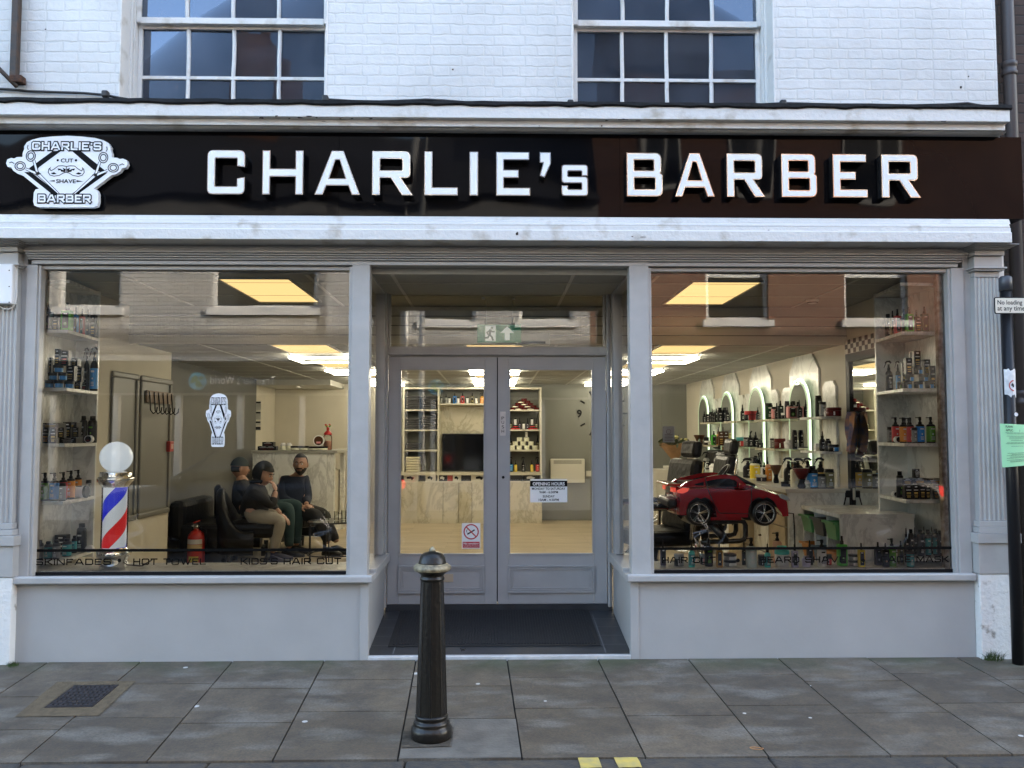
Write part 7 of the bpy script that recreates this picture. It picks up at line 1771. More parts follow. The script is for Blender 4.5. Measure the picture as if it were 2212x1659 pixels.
back([('tin', x, 84, 32, 'darkred', 'cream' if (i+k) % 2 else 'darkred', 'darkred', 'dark red tin, %s,' % nm, k*33) for k, xs2, nm in pyr for i, x in enumerate(xs2)], zRt[0], B2)
B3 = 'on the back unit, second shelf'
back([('dropper',1665,38,165,'dark','olive','white','dark spray bottle',0), ('dropper',1792,36,165,'dark','purple','white','dark spray bottle',0), ('dropper',1908,36,165,'dark','purple','white','dark spray bottle',0), ('dropper',2034,38,165,'dark','olive','white','dark spray bottle',0), ('can',1850,38,100,'dark','white','white','black and white canister',0)]
     + [('tin',x,80,30,'darkred','red','black','flat dark tin',0) for x in (1700,1760,1950,2010)] + [('tin',1730,80,28,'darkred','red','black','flat tin stacked on two others',31), ('tin',1975,80,28,'darkred','red','black','flat tin stacked on two others',31), ('can',1730,38,105,'dark','white','white','canister standing on stacked tins',60), ('can',1972,38,105,'dark','white','white','canister standing on stacked tins',60)], zRt[1], B3)
B4 = 'on the back unit, third shelf'
back([('jar',x,76,60,'cream','cream','cream','white jar in the bottom row',0) for x in (1682,1785,1895,2012)] + [('jar',x,76,58,'cream','cream','cream','white jar in the second row',61) for x in (1728,1840,1955)] + [('jar',x,76,58,'cream','cream','cream','white jar in the top row',120) for x in (1790,1890)] + [('can',1890,36,100,'dark','white','white','black and white canister on the white jars',179)], zRt[2], B4)
back([('dropper',1662,40,210,'dark','olive','white','dark spray bottle',0), ('dropper',2052,42,210,'dark','olive','white','dark spray bottle',0)], zRt[2], B4, YU+.27)
B5 = 'on the back unit, lowest shelf'
back([('trigger',1668,50,215,'black','skyblue','white','blue spray bottle',0), ('dropper',1735,42,165,'yellow','yellow','white','clear yellow bottle with white cap',0), ('trigger',1845,50,215,'black','dark','white','black spray bottle',0), ('dropper',1970,42,165,'yellow','yellow','white','clear yellow bottle with white cap',0), ('trigger',2052,54,215,'black','red','white','red spray bottle',0)], zK, B5)
# wall shelves between the mirrors (seen at u; x fixed)
def wsh(u, z, h, w_, kind, c1, c2, c3, desc, place, x=XR-.11):
    p = atx(u, 936, x); p.z = z+.0008; product(kind, p, h*.66, w_*.40, c1, c2, c3, desc, place)
z3b = lambda x: (2960+.2411*x)/1.8228
z3a = lambda x: (2580+.2411*x)/1.8228
S1 = 'on the near upper wall shelf'; zt1 = lv[0]; zt2_ = lv[1]
wsh(z3b(1100), zt1, .30, .075, 'can', 'black', 'dark', 'grey', 'tall black canister', S1); wsh(z3b(1170), zt1, .20, .075, 'can', 'dark', 'grey', 'white', 'black canister', S1, XR-.15); wsh(z3b(1228), zt1, .09, .05, 'flip', 'white', 'white', 'white', 'small white bottle', S1, XR-.15); wsh(z3b(1345), zt1, .115, .16, 'jar', 'darkred', 'darkred', 'darkred', 'large dark red tub', S1, XR-.12)
S2 = 'on the near lower wall shelf'
wsh(z3b(1080), zt2_, .10, .08, 'box', 'white', 'cream', 'white', 'white box', S2, XR-.12); wsh(z3b(1150), zt2_, .27, .065, 'dropper', 'black', 'dark', 'white', 'black spray bottle', S2, XR-.14); wsh(z3b(1240), zt2_, .17, .07, 'flip', 'black', 'dark', 'white', 'black bottle', S2, XR-.12); wsh(z3b(1330), zt2_, .095, .11, 'jar', 'black', 'skyblue', 'black', 'black jar with blue label', S2, XR-.14)
S3 = 'on the upper shelf between the first two mirrors'
for x_, h, w_, kind, c1, c2, d in ((285,.27,.10,'can','black','darkgreen','large black canister'), (370,.20,.07,'can','dark','pink','canister with pink label'), (415,.26,.05,'dropper','black','dark','black spray bottle'), (475,.29,.07,'mist','black','dark','black mist bottle'), (545,.09,.09,'jar','black','teal','low jar'), (585,.27,.06,'can','black','dark','tall black can'), (660,.25,.12,'mist','pink','green','pink and green bottle'), (785,.27,.05,'dropper','dark','dark','dark spray bottle')):
    wsh(z3b(x_), zt1, h, w_, kind, c1, c2, 'white', d, S3)
S4 = 'on the lower shelf between the first two mirrors'
for x_, h, w_, kind, c1, c2, c3, d in ((330,.16,.06,'can','dark','grey','white','dark canister'), (455,.16,.14,'jar','darkred','darkred','darkred','dark red tub'), (610,.14,.13,'tub','white','white','white','white bowl'), (700,.29,.06,'can','black','dark','white','tall black shaker'), (840,.05,.12,'tin','brown','cream','black','flat brown tin')):
    wsh(z3b(x_), zt2_, h, w_, kind, c1, c2, c3, d, S4)
S5 = 'on the upper shelf between the middle mirrors'
for x_, h, w_, kind, c1, c2, d in ((1430,.30,.06,'dropper','black','dark','black spray bottle'), (1525,.17,.11,'jar','black','red','black tub'), (1680,.22,.05,'dropper','dark','dark','dark bottle')):
    wsh(z3a(x_), zt1, h, w_, kind, c1, c2, 'red' if 'tub' in d else 'white', d, S5)
S6 = 'on the lower shelf between the middle mirrors'
for x_, h, w_, kind, c1, c2, c3, d in ((1265,.09,.13,'jar','dark','cream','white','jar with a pale lid'), (1385,.17,.12,'jar','darkred','red','teal','red jar with a teal lid'), (1485,.17,.08,'can','dark','grey','white','grey canister'), (1550,.27,.08,'dropper','black','dark','white','black pump bottle'), (1705,.08,.09,'jar','black','dark','black','small black jar')):
    wsh(z3a(x_), zt2_, h, w_, kind, c1, c2, c3, d, S6)
S7 = 'on the upper shelf between the far mirrors'
for x_, h, w_, kind in ((805,.25,.06,'dropper'), (855,.18,.07,'can'), (905,.22,.06,'can'), (935,.29,.06,'dropper'), (965,.26,.06,'dropper'), (1000,.28,.06,'mist'), (1060,.29,.09,'flip'), (1180,.29,.07,'dropper')):
    wsh(z3a(x_), zt1, h, w_, kind, 'black', 'dark', 'white', 'black bottle' if kind != 'can' else 'black canister', S7)
S8 = 'on the lower shelf between the far mirrors'
for x_, h, w_, kind, c1, c2, c3, d in ((685,.21,.14,'brush','brown','brown','white','brown brush'), (835,.16,.09,'jar','black','dark','black','black jar'), (870,.08,.14,'jar','black','cream','white','jar with a white lid'), (955,.29,.09,'mist','brightgreen','green','white','bright green bottle'), (1030,.37,.07,'dropper','amber','brown','white','brown spray bottle'), (1070,.28,.08,'box','brown','gold','white','brown box')):
    wsh(z3a(x_), zt2_, h, w_, kind, c1, c2, c3, d, S8)
# tools and bottles on the barber counter
C1 = 'at the near end of the barber counter'
def onc(u, x, h, w_, kind, c1, c2, c3, d, place): p = atx(u, 1000, x); p.z = ZCT+.0008; p.y = max(p.y, YC0+.06); product(kind, p, h*.70, w_*.39, c1, c2, c3, d, place)
for x_, xx, h, w_, kind, c1, c2, c3, d in ((600,2.66,.38,.11,'trigger','black','dark','white','large black spray bottle'), (700,2.68,.32,.10,'pump','cream','cream','white','clear soap pump'), (800,2.75,.20,.09,'brush','brown','cream','white','shaving brush'), (905,2.85,.33,.10,'pump','cream','white','white','white soap pump'), (985,2.78,.28,.12,'flip','black','skyblue','white','blue barbicide jar'), (920,2.95,.36,.11,'trigger','black','dark','white','black spray bottle at the back'), (1120,2.68,.25,.20,'brush','black','darkred','white','large dark red neck brush'), (1120,2.92,.38,.11,'trigger','black','gold','white','black and gold spray bottle'), (1290,2.85,.18,.10,'can','dark','grey','white','dark tumbler'), (1370,2.92,.24,.11,'can','black','olive','white','black cup of combs'), (545,2.63,.06,.10,'tin','black','dark','black','flat black tin'), (1200,2.72,.10,.09,'tub','clear','white','white','clear tub')):
    onc(z3b(x_), xx, h, w_, kind, c1, c2, c3, d, C1)
C2 = 'on the barber counter behind the toy car'
for x_, xx, h, w_, kind, c1, c2, c3, d in ((1515,2.75,.30,.14,'trigger','black','dark','white','black spray bottle'), (1625,2.72,.33,.13,'pump','cream','yellow','white','clear pump bottle of yellow lotion'), (1780,2.78,.26,.09,'mist','white','teal','white','pale bottle'), (1850,2.75,.24,.08,'can','peach','orange','white','orange canister'), (1970,2.72,.25,.15,'brush','black','brown','white','black neck brush'), (1730,2.68,.09,.13,'jar','purple','purple','white','purple lidded jar'), (1835,2.92,.33,.05,'dropper','dark','dark','white','dark bottle at the back')):
    onc(z3a(x_), xx, h, w_, kind, c1, c2, c3, d, C2)
C3 = 'on the far part of the barber counter'
for x_, xx, h, w_, kind, c1, c2, c3, d in ((680,2.8,.28,.10,'pump','grey','grey','white','grey pump bottle'), (835,2.8,.34,.12,'trigger','grey','dark','white','grey spray bottle'), (1030,2.75,.36,.13,'pump','grey','white','white','pale soap pump'), (1160,2.7,.36,.14,'pump','cream','cream','white','cream soap pump'), (1185,2.66,.22,.14,'brush','black','brown','white','dark neck brush'), (1255,2.85,.36,.12,'trigger','black','dark','white','black spray bottle'), (1310,2.9,.30,.08,'flip','black','dark','white','black bottle'), (965,2.66,.16,.16,'tub','white','white','white','white bowl')):
    onc(z3a(x_), xx, h, w_, kind, c1, c2, c3, d, C3)
# reception counter top
def rec(x_, h, w_, kind, c1, c2, c3, d, dz=0.0): u = (950+.211*x_)/1.8228; p = at(u, 973, yr+.16); p.z = zr+.0008+dz; product(kind, p, h, w_/2, c1, c2, c3, d, 'on the reception counter')
rec(432,.055,.15,'box','black','darkred','white','flat black box'); rec(565,.055,.15,'box','black','darkred','white','flat black box'); rec(515,.055,.15,'box','dark','darkred','white','dark box lying on two others',.057)
for x_ in (780, 888): rec(x_,.10,.085,'tub','cream','white','white','pale plastic tub')
for x_ in (1018, 1162): rec(x_,.058,.14,'tin','olive','cream','black','flat gold and black tin')
for x_ in (1365, 1515): rec(x_,.052,.15,'tin','black','cream','black','flat black tin')
p = at((950+.211*1445)/1.8228, 973, yr+.12); p.z = zr+.055; product('disc', p, 0, .075, 'brown', 'pink', 'white', 'round brown tin standing on edge', 'on the reception counter')
u = (950+.211*1612)/1.8228; p = at(u, 973, yr+.2); p.z = zr+.001
o = thing('sweet_jar', 'tall clear sweet jar with a red lid on the reception counter', 'jar', p)
m = MB(); m.lathe([(.085,0),(.095,.02),(.095,.05),(.088,.06),(.095,.075),(.095,.30),(.075,.335)], p, n=20); m.build('jar_glass', glass_mat('jar_glass', 1.3, (.92,.92,.90)), o)
m = MB(); m.lathe([(.08,.004),(.088,.02),(.088,.17),(.07,.20),(.03,.21)], p, n=18); m.build('sweets', mat('sweets', (.50,.16,.10), .6, noise=.8, nscale=45, dark=(.45,.30,.22)), o)
m = MB(); m.lathe([(.092,.336),(.095,.35),(.08,.385),(.05,.41),(.045,.42),(.02,.43)], p, n=20); m.build('lid', mat('lid_red', (.50,.02,.02), .3), o)
rg = random.Random(4); m = MB(); ml = [mat('candy_red', (.5,.04,.03), .4), mat('candy_yellow', (.55,.35,.04), .4), mat('candy_green', (.10,.28,.05), .4)]
m.lathe([(.03,.43),(.035,.50)], p, n=10)
for k in range(12): m.mi = rg.randrange(3); m.sphere(p+Vector((rg.uniform(-.06,.06), rg.uniform(-.04,.04), .535+rg.uniform(-.03,.03))), .02, 8, 6)
m.build('lollipop', ml, o); o.scale = (.62, .62, .62)
label_items()

# ================================================================ barber pole
def barber_pole():
    y = .20; b = at(245, 1226, y); b.z = .581; s = SC(b); k = .452/1.8228*s; Y0 = 1308
    H = lambda yy: (Y0-yy)*k; w = lambda ww: ww/2*k
    o = thing('barber_pole', 'lit barber pole with white globe and red, white and blue stripes in the left window', 'barber pole', b)
    CH = mat('pole_chrome', (.80,.81,.83), .07, metal=1)
    m = MB(); m.lathe([(w(205),0),(w(225),H(1300)),(w(235),H(1275)),(w(240),H(1240)),(w(240),H(1215)),(w(272),H(1205)),(w(276),H(1190)),(w(276),H(1165)),(w(262),H(1155)),(w(232),H(1150)),(w(226),H(1132))], n=36); m.build('base', CH).parent = o
    m = MB(); m.cbox((-.005, -w(240)-.0005, H(1240)), (.07, .004, .026), .001); m.build('name_plate', mat('brass_plate', (.55,.45,.22), .3, metal=.7)).parent = o
    # striped inner drum: three helical bands made as real strips of the drum's wall
    r = w(190); z0, z1 = H(1130), H(615); cols_ = [mat('pole_white', (.86,.88,.92), .4, emit=(.9,.95,1.0), estr=.35*KE), mat('pole_blue', (.01,.015,.50), .35, emit=(.02,.03,1.0), estr=.35*KE), mat('pole_red', (.55,.015,.02), .35, emit=(1.0,.03,.03), estr=.35*KE)]
    m = MB(); n = 72; nz = 120; tw = (z1-z0)/(2*PI*r)*.80/1.0
    PT = 2*PI*r*1.05; tw_ = lambda i, j: 2*PI*(i/n+(z1-z0)*j/nz/PT)
    vs = [(r*math.cos(tw_(i, j)), r*math.sin(tw_(i, j)), z0+(z1-z0)*j/nz) for j in range(nz+1) for i in range(n)]
    o0 = len(m.v); m.v += vs
    for j in range(nz):
        for i in range(n):
            zc_ = (z1-z0)*(j+.5)/nz; ph = ((i+.5)/n + .25) % 1.0
            mi_ = 0 if (ph < .25 or .5 <= ph < .75) else (1 if ph < .5 else 2)
            m.f.append([j*n+i, j*n+(i+1) % n, (j+1)*n+(i+1) % n, (j+1)*n+i]); m.m.append(mi_); m.sm.append(True)
    m.build('striped_drum', cols_).parent = o
    m = MB(); m.lathe([(w(215),H(1133)),(w(215),H(612))], n=36, cap=False); m.build('glass_tube', glass_mat('tube_glass', 1.35, (.95,.97,.98))).parent = o
    m = MB(); m.lathe([(w(222),H(618)),(w(226),H(606)),(w(246),H(598)),(w(262),H(584)),(w(290),H(570)),(w(298),H(555)),(w(298),H(542)),(w(285),H(534)),(w(262),H(530)),(w(258),H(526)),(w(262),H(498)),(w(250),H(490)),(w(120),H(486)),(w(110),H(470)),(w(120),H(466))], n=36); m.build('top_cap', CH).parent = o
    m = MB(); m.sphere((0, 0, H(364)), w(266), 32, 20); m.build('globe', mat('opal_globe', (.86,.88,.90), .12, emit=(.80,.90,1.0), estr=.50*KE)).parent = o
    tag(MB().tube([b+Vector((w(230), .01, .02)), b+Vector((.17, .02, .012)), b+Vector((.21, -.03, .02)), b+Vector((.25, .03, .05)), b+Vector((.20, .06, .02)), b+Vector((.16, .10, .012))], .005, n=6).build('power_cord', CABLE), 'coiled cord on the left window board beside the barber pole', 'cord')
barber_pole()
# ================================================================ red ride-on toy car on a barber chair base
LEATHER = mat('black_leather', (.007,.007,.0075), .36, bump=.5, bscale=22, spec=.28)
DCH = mat('dark_chrome', (.62,.63,.65), .10, metal=1)
FLEX = mat('clear_plastic', (.5,.5,.5), .2)
def toy_car():
    Yn, Yf = .98, 1.50                           # near and far flank
    q = lambda x, y, Y=Yn: at((2560+.2712*x)/1.8228, (1820+.2712*y)/1.8228, Y)
    base = q(1190, 930); base.y = (Yn+Yf)/2
    o = thing('toy_car', 'red children ride-on coupe with alloy wheels mounted on a barber chair base', 'toy car', base)
    RED = mat('toy_red', (.36,.012,.018), .16, coat=.8); DRK = mat('toy_dark', (.010,.010,.011), .35)
    s = (q(1200, 700)-q(200, 700)).x/1000
    x_ = lambda X_: q(X_, 600).x; z_ = lambda Y_: q(1190, Y_).z
    # upper outline (X, Y) from the tail to the nose, and the lower edge
    top = [(385,560),(372,480),(380,400),(440,350),(560,280),(790,225),(1000,185),(1130,180),(1280,205),(1400,270),(1540,345),(1700,375),(1860,430),(1990,500),(2035,590),(2048,700),(2050,785)]
    W = [.74,.80,.86,.88,.84,.74,.70,.70,.72,.80,.93,.97,.96,.90,.82,.76,.70]
    bel = {0: 560}
    ym = (Yn+Yf)/2; hw = (Yf-Yn)/2
    # body shell: lower hull with wheel arches cut as a profile; flanks are extruded panels, the upper body is lofted
    def arc(cx, cy, r, a0, a1, n=12): return [(cx+r*math.cos(math.radians(a0+(a1-a0)*i/n)), cy-r*math.sin(math.radians(a0+(a1-a0)*i/n))) for i in range(n+1)]
    rear, front = (712,745), (1662,745)
    low = [(2050,785),(1960,792),(1945,745)] + arc(front[0], front[1]-15, 232, 0, 180)[1:-1] + [(1428,800),(950,800)] + arc(rear[0], rear[1]-15, 232, -10, 190)[1:] + [(378,765),(385,560)]
    belt = [(385,560),(372,480),(385,420),(440,365),(820,352),(1410,378),(1545,352),(1700,380),(1860,435),(1990,505),(2035,590),(2048,700)]
    prof = belt+low[:-1]
    m = MB(); P = [(x_(a), z_(b)) for a, b in prof]
    cx = sum(p[0] for p in P)/len(P)
    # flank and hull: the outline swept across the width, rounded in plan at both ends
    lay = []
    for t in (0, .10, .25, .5, .75, .90, 1.0):
        y = Yn+(Yf-Yn)*t; k = (1-.055*abs(2*t-1)**2.6); dzc = -.018*abs(2*t-1)**4
        lay.append([(cx+(p[0]-cx)*k, y, p[1]+dzc*(1 if p[1] > z_(500) else 0)) for p in P])
    n = len(P); vs = [p for l in lay for p in l]; fs = [(i*n+k, i*n+(k+1) % n, (i+1)*n+(k+1) % n, (i+1)*n+k) for i in range(6) for k in range(n)]
    into_me = bpy.data.curves  # outline caps through a filled curve so that the concave arches stay open
    m.add(vs, fs)
    for l, dy in ((lay[0], 0), (lay[-1], 0)):
        me = curve_mesh([[(p[0], p[2]) for p in l]], 0.0); yy = l[0][1]
        m.add([(v.co.x, yy, v.co.y) for v in me.vertices], [list(f.vertices) for f in me.polygons]); bpy.data.meshes.remove(me)
    bo = m.build('body', RED, o)
    # cabin: side frames with pillars, roofless in the middle, dark tray inside
    cab = [(445,362),(560,285),(790,228),(1000,188),(1130,183),(1280,208),(1345,262),(1440,345),(1545,352)]
    def cabin_side(y0, y1, nm):
        w1 = [(655,322),(800,288),(800,345),(690,340)]; w2 = [(818,282),(1000,245),(1180,242),(1250,262),(1285,292),(1285,365),(1000,362),(830,350)]; w3 = [(1300,305),(1410,380),(1300,372)]
        out = cab+[(1410,385),(820,360),(450,372)]
        c = lambda pl: [(x_(a), z_(b)) for a, b in pl]
        me = curve_mesh([c(out), c(w1), c(w2), c(w3)], .03); mm = MB(); into(mm, me, (Vector((0, (y0+y1)/2, 0)), Vector((1,0,0)), Vector((0,0,1)), Vector((0,-1,0)))); mm.build('cabin_frame', RED, o)
        g = MB()
        for w_ in (w1, w2, w3):
            me = curve_mesh([c([(a+(a-sum(t[0] for t in w_)/len(w_))*.02, b+(b-sum(t[1] for t in w_)/len(w_))*.03) for a, b in w_])], .006); into(g, me, (Vector((0, (y0+y1)/2, 0)), Vector((1,0,0)), Vector((0,0,1)), Vector((0,-1,0))))
        g.build('side_window', mat('toy_window', (.012,.014,.018), .07), o)
    cabin_side(Yn+.035, Yn+.07, 'near'); cabin_side(Yf-.07, Yf-.035, 'far')
    m = MB(); m.box(x_(560), x_(1330), Yn+.08, Yf-.08, z_(420), z_(300)); m.build('seat_tray', DRK, o)
    # windscreen frame
    m = MB(); a, b = (1300,215), (1545,350)
    m.tube([(x_(a[0]), Yn+.06, z_(a[1])), (x_(b[0]), Yn+.03, z_(b[1]))], .012, n=6); m.tube([(x_(a[0]), Yf-.06, z_(a[1])), (x_(b[0]), Yf-.03, z_(b[1]))], .012, n=6); m.tube([(x_(a[0]), Yn+.06, z_(a[1])), (x_(a[0]), Yf-.06, z_(a[1]))], .012, n=6); m.build('windscreen_frame', DRK, o)
    m = MB(); m.quad((x_(a[0]), Yn+.06, z_(a[1])), (x_(a[0]), Yf-.06, z_(a[1])), (x_(b[0]), Yf-.03, z_(b[1])), (x_(b[0]), Yn+.03, z_(b[1]))); m.build('windscreen', glass_mat('toy_screen', 1.5, (.35,.36,.38)), o)
    # steering wheel
    c0 = Vector((x_(1175), ym-.03, z_(165))); R_ = Matrix.Rotation(-.9, 3, 'Y'); m = MB(); m.tube([c0+R_ @ Vector((.075*math.cos(a), .075*math.sin(a), 0)) for a in [2*PI*k/20 for k in range(20)]], .010, n=6, close=True); m.tube([c0+R_ @ Vector((-.07,0,0)), c0+R_ @ Vector((.07,0,0))], .012, n=5); m.tube([c0, c0+Vector((.10, 0, -.10))], .012, n=6); m.build('steering_wheel', DRK, o)
    # wheels
    r = (q(715+190, 745)-q(715, 745)).x*.97
    for cx_, cy_ in (rear, front):
        wheel(o, (x_(cx_), Yn+.055, z_(cy_)), r, .12, 5, -1, DRK, mat('toy_alloy', (.78,.78,.80), .18, metal=1)); wheel(o, (x_(cx_), Yf-.055, z_(cy_)), r, .12, 5, 1, DRK, mat('toy_alloy'))
        m = MB(); m.tube([(x_(cx_), Yn+.1, z_(cy_)), (x_(cx_), Yf-.1, z_(cy_))], .02, n=6); m.box(x_(cx_-215), x_(cx_+215), Yn+.13, Yf-.13, z_(745), z_(520)); m.build('wheel_well', DRK, o)
    # lamps, handles, mirror, plate, door lines
    m = MB(); pl = [(1865,475),(1905,462),(1975,490),(2015,535),(2022,558),(1950,545),(1890,515)]; into(m, curve_mesh([[(x_(a), z_(b)) for a, b in pl]], .02, .002), (Vector((0, Yn-.004, 0)), Vector((1,0,0)), Vector((0,0,1)), Vector((0,-1,0)))); m.build('headlight', mat('toy_lamp', (.42,.45,.48), .12), o)
    m = MB(); pl = [(395,410),(470,375),(560,378),(540,420),(470,450),(400,440)]; into(m, curve_mesh([[(x_(a), z_(b)) for a, b in pl]], .02, .002), (Vector((0, Yn-.004, 0)), Vector((1,0,0)), Vector((0,0,1)), Vector((0,-1,0)))); m.build('tail_light', mat('toy_tail', (.65,.04,.03), .15, emit=(1,.12,.08), estr=.55*KE), o)
    m = MB(); m.box(x_(372)-.012, x_(372)+.01, Yn+.04, Yn+.15, z_(440), z_(380)); m.box(x_(372)-.012, x_(372)+.01, Yf-.15, Yf-.04, z_(440), z_(380)); m.build('tail_light', mat('toy_tail'), o)
    m = MB(); m.cbox((x_(372)-.006, ym, z_(425)), (.012, .17, .045), .003); m.build('number_plate', mat('plate_dark', (.10,.10,.10), .4), o)
    m = MB(); m.cbox((x_(385)-.012, ym, z_(330)), (.11, .46, .018), .006); m.build('spoiler', RED, o)
    m = MB(); m.cbox((x_(368)-.02, ym, z_(600)), (.07, .46, .07), .02); m.build('rear_bumper', DRK, o)
    m = MB(); m.cbox((x_(1330), Yn-.03, z_(345)), (.06, .05, .04), .012); m.build('door_mirror', RED, o)
    for cx_ in (930, 1215): m = MB(); m.cbox((x_(cx_), Yn-.004, z_(412)), (.055, .012, .014), .004); m.build('door_handle', RED, o)
    m = MB()
    for pl in ([(800,228),(822,300),(835,380),(905,560),(985,715),(1015,738)], [(1015,738),(1420,748),(1455,680),(1472,520),(1475,375)], [(822,356),(1415,382)]): m.tube([(x_(a), Yn-.001, z_(b)) for a, b in pl], .0035, n=5)
    m.build('door_gap', DRK, o)
    m = MB(); m.box(x_(885), x_(1330), Yn+.02, Yf-.02, z_(845), z_(803)); m.build('sill', RED, o)
    # wire to the far side
    u0 = Vector((x_(2050), Yn+.1, z_(755))); tag(MB().tube([u0, u0+Vector((.05, 0, -.005)), u0+Vector((.055, 0, -.10)), u0+Vector((.06, .01, -.25)), u0+Vector((.07, .02, -.40)), u0+Vector((.13, .02, -.52)), u0+Vector((.2, .02, -.60))], .006, n=6).build('power_cord', CABLE), 'black cord hanging from the nose of the red toy car', 'cord')
    return o, q, x_, z_, Yn, Yf, ym
tc_, tq, tx, tz, tYn, tYf, tym = toy_car()
# base that carries the toy car
bp = Vector((tx(900), tym, FLOOR)); o = thing('car_stand', 'black tube frame and chrome pedestal carrying the red toy car', 'stand', bp)
m = MB(); m.lathe([(.30,0),(.30,.015),(.24,.035),(.06,.05),(.055,.06)], bp, n=32); m.build('base_plate', DCH, o)
m = MB(); m.lathe([(.05,.05),(.05,.42),(.035,.43),(.035,.60)], bp, n=20); m.build('column', DCH, o)
m = MB(); zt_ = tz(845)-.004; m.box(tx(620), tx(1300), tym-.17, tym+.17, zt_-.035, zt_); m.build('cradle', BLACKP, o)
for yy, dx in ((tym-.19, 0), (tym+.19, .03)):
    m = MB(); m.tube([(tx(760)+dx, yy, tz(865)), (tx(1330)+dx, yy, tz(865)), (tx(1390)+dx, yy, tz(880)), (tx(1415)+dx, yy, tz(930)), (tx(1415)+dx, yy, tz(1080)), (tx(1390)+dx, yy, tz(1140)), (tx(1330)+dx, yy, tz(1160)), (tx(760)+dx, yy, tz(1175))], .020, n=10); m.build('tube_frame', BLACKP, o)
m = MB(); m.tube([(tx(900), tym-.16, tz(880)), (tx(1060), tym-.18, tz(1060)), (tx(1130), tym-.18, tz(1180))], .035, n=8); m.build('lever_arm', BLACKP, o)

# ================================================================ barber chairs
def barber_chair(loc, rot, label):
    o = thing('barber_chair', label, 'barber chair', loc, 'black barber chairs in the right half of the shop', rot)
    b = lambda mb, nm, m_: setattr(mb.build(nm, m_), 'parent', o)
    m = MB(); m.lathe([(.32,0),(.32,.012),(.27,.035),(.08,.055),(.06,.07)], n=32); b(m, 'base_plate', DCH)
    m = MB(); m.lathe([(.055,.06),(.055,.30),(.045,.31),(.045,.44)], n=18); b(m, 'column', DCH)
    m = MB(); m.cbox((0,0,.50), (.54,.52,.14), .045); b(m, 'seat', LEATHER)
    m = MB(); R_ = Matrix.Rotation(-.16, 3, 'X'); m.cbox((0,.29,.86), (.50,.13,.62), .05, R_); b(m, 'backrest', LEATHER)
    m = MB(); m.cbox((0,.375,.86), (.10,.03,.60), .012, R_); m.tube([(-.255,.24,.56), (-.258,.31,.86), (-.24,.37,1.14)], .018, n=8); m.tube([(.255,.24,.56), (.258,.31,.86), (.24,.37,1.14)], .018, n=8); b(m, 'back_trim', DCH)
    m = MB(); m.cbox((0,.38,1.25), (.27,.09,.15), .035, R_); b(m, 'headrest', LEATHER)
    for s in (-1, 1):
        m = MB(); m.tube([(s*.30,.20,.50), (s*.30,.22,.74), (s*.30,.18,.765), (s*.30,-.18,.765), (s*.30,-.24,.72), (s*.30,-.22,.52)], .018, n=8); b(m, 'arm_frame', DCH)
        m = MB(); m.cbox((s*.30,-.01,.79), (.075,.42,.04), .016); b(m, 'armrest', LEATHER)
    m = MB(); m.tube([(-.14,-.26,.46), (-.14,-.50,.22), (-.14,-.58,.20)], .014, n=8); m.tube([(.14,-.26,.46), (.14,-.50,.22), (.14,-.58,.20)], .014, n=8); m.cbox((0,-.60,.215), (.40,.16,.03), .01, Matrix.Rotation(.35, 3, 'X')); b(m, 'footrest', DCH)
    return o
p = at(1428, 1060, 1.35)
c1 = barber_chair((p.x-.02, 1.62, FLOOR), -1.30, 'black barber chair nearest the window, half hidden behind the white door post')
for (u, y, r_, lb) in ((1500, 2.75, -1.55, 'black barber chair behind the tail of the red toy car'), (1512, 4.35, -1.5, 'third black barber chair farther back along the mirrors'), (1495, 5.7, -1.5, 'farthest black barber chair near the back of the shop')):
    c = copy_tree(c1); pp = at(u, 1060, y); c.location = (pp.x, y, FLOOR); c.rotation_euler = (0, 0, r_); c['label'] = lb

# ================================================================ bouquet in a yellow vase on a small white cabinet
v0 = at(1461, 1014, 6.6)
o = thing('white_cabinet', 'small white cabinet in the back corner under the yellow vase', 'cabinet', (v0.x, 6.7, FLOOR)); m = MB(); m.cbox((v0.x, 6.75, FLOOR+(v0.z-FLOOR)/2), (.62, .45, v0.z-FLOOR), .006); m.build('carcass', mat('counter_white'), o)
m = MB(); m.box(v0.x-.29, v0.x+.29, 6.517, 6.523, FLOOR+.08, v0.z-.03); m.build('cabinet_door', mat('counter_white'), o)
sv = (6.6+5.81)/F; p = Vector((v0.x, 6.68, v0.z+.001))
o = thing('vase', 'yellow vase standing on the white cabinet at the back', 'vase', p); m = MB(); hV = 21.5*sv; m.lathe([(.055,0),(.07,.02),(.075,hV*.35),(.055,hV*.75),(.058,hV*.9),(.066,hV)], p, n=24); m.build('vase_body', mat('yellow_glaze', (.52,.42,.08), .25), o)
m = MB(); m.lathe([(.060,hV*.93),(.070,hV*.95),(.070,hV+.002),(.060,hV+.003)], p, n=24, cap=False); m.build('rim', mat('yellow_glaze'), o)
pb = p+Vector((0, 0, hV-.02)); o = thing('bouquet', 'bouquet of pale yellow flowers in brown paper standing in the yellow vase', 'flowers', pb)
m = MB(); n = 26; vs = []; rg = random.Random(6)
for (r_, z) in ((.035, 0), (.10, .09), (.17, .18), (.215, .245)):
    for k in range(n):
        a = 2*PI*k/n; rr = r_*(1+.08*math.sin(5*a)+rg.uniform(-.03,.03)); vs.append(pb+Vector((rr*math.cos(a), rr*math.sin(a), z+(.02*math.sin(4*a) if z > .2 else 0))))
m.add(vs, [(i*n+k, i*n+(k+1) % n, (i+1)*n+(k+1) % n, (i+1)*n+k) for i in range(3) for k in range(n)], True); m.build('paper_wrap', mat('kraft_paper', (.34,.19,.09), .75, noise=.2, nscale=12), o)
m = MB(); LF = [mat('leaf_dark', (.035,.055,.02), .6), mat('leaf_pale', (.16,.17,.08), .6)]
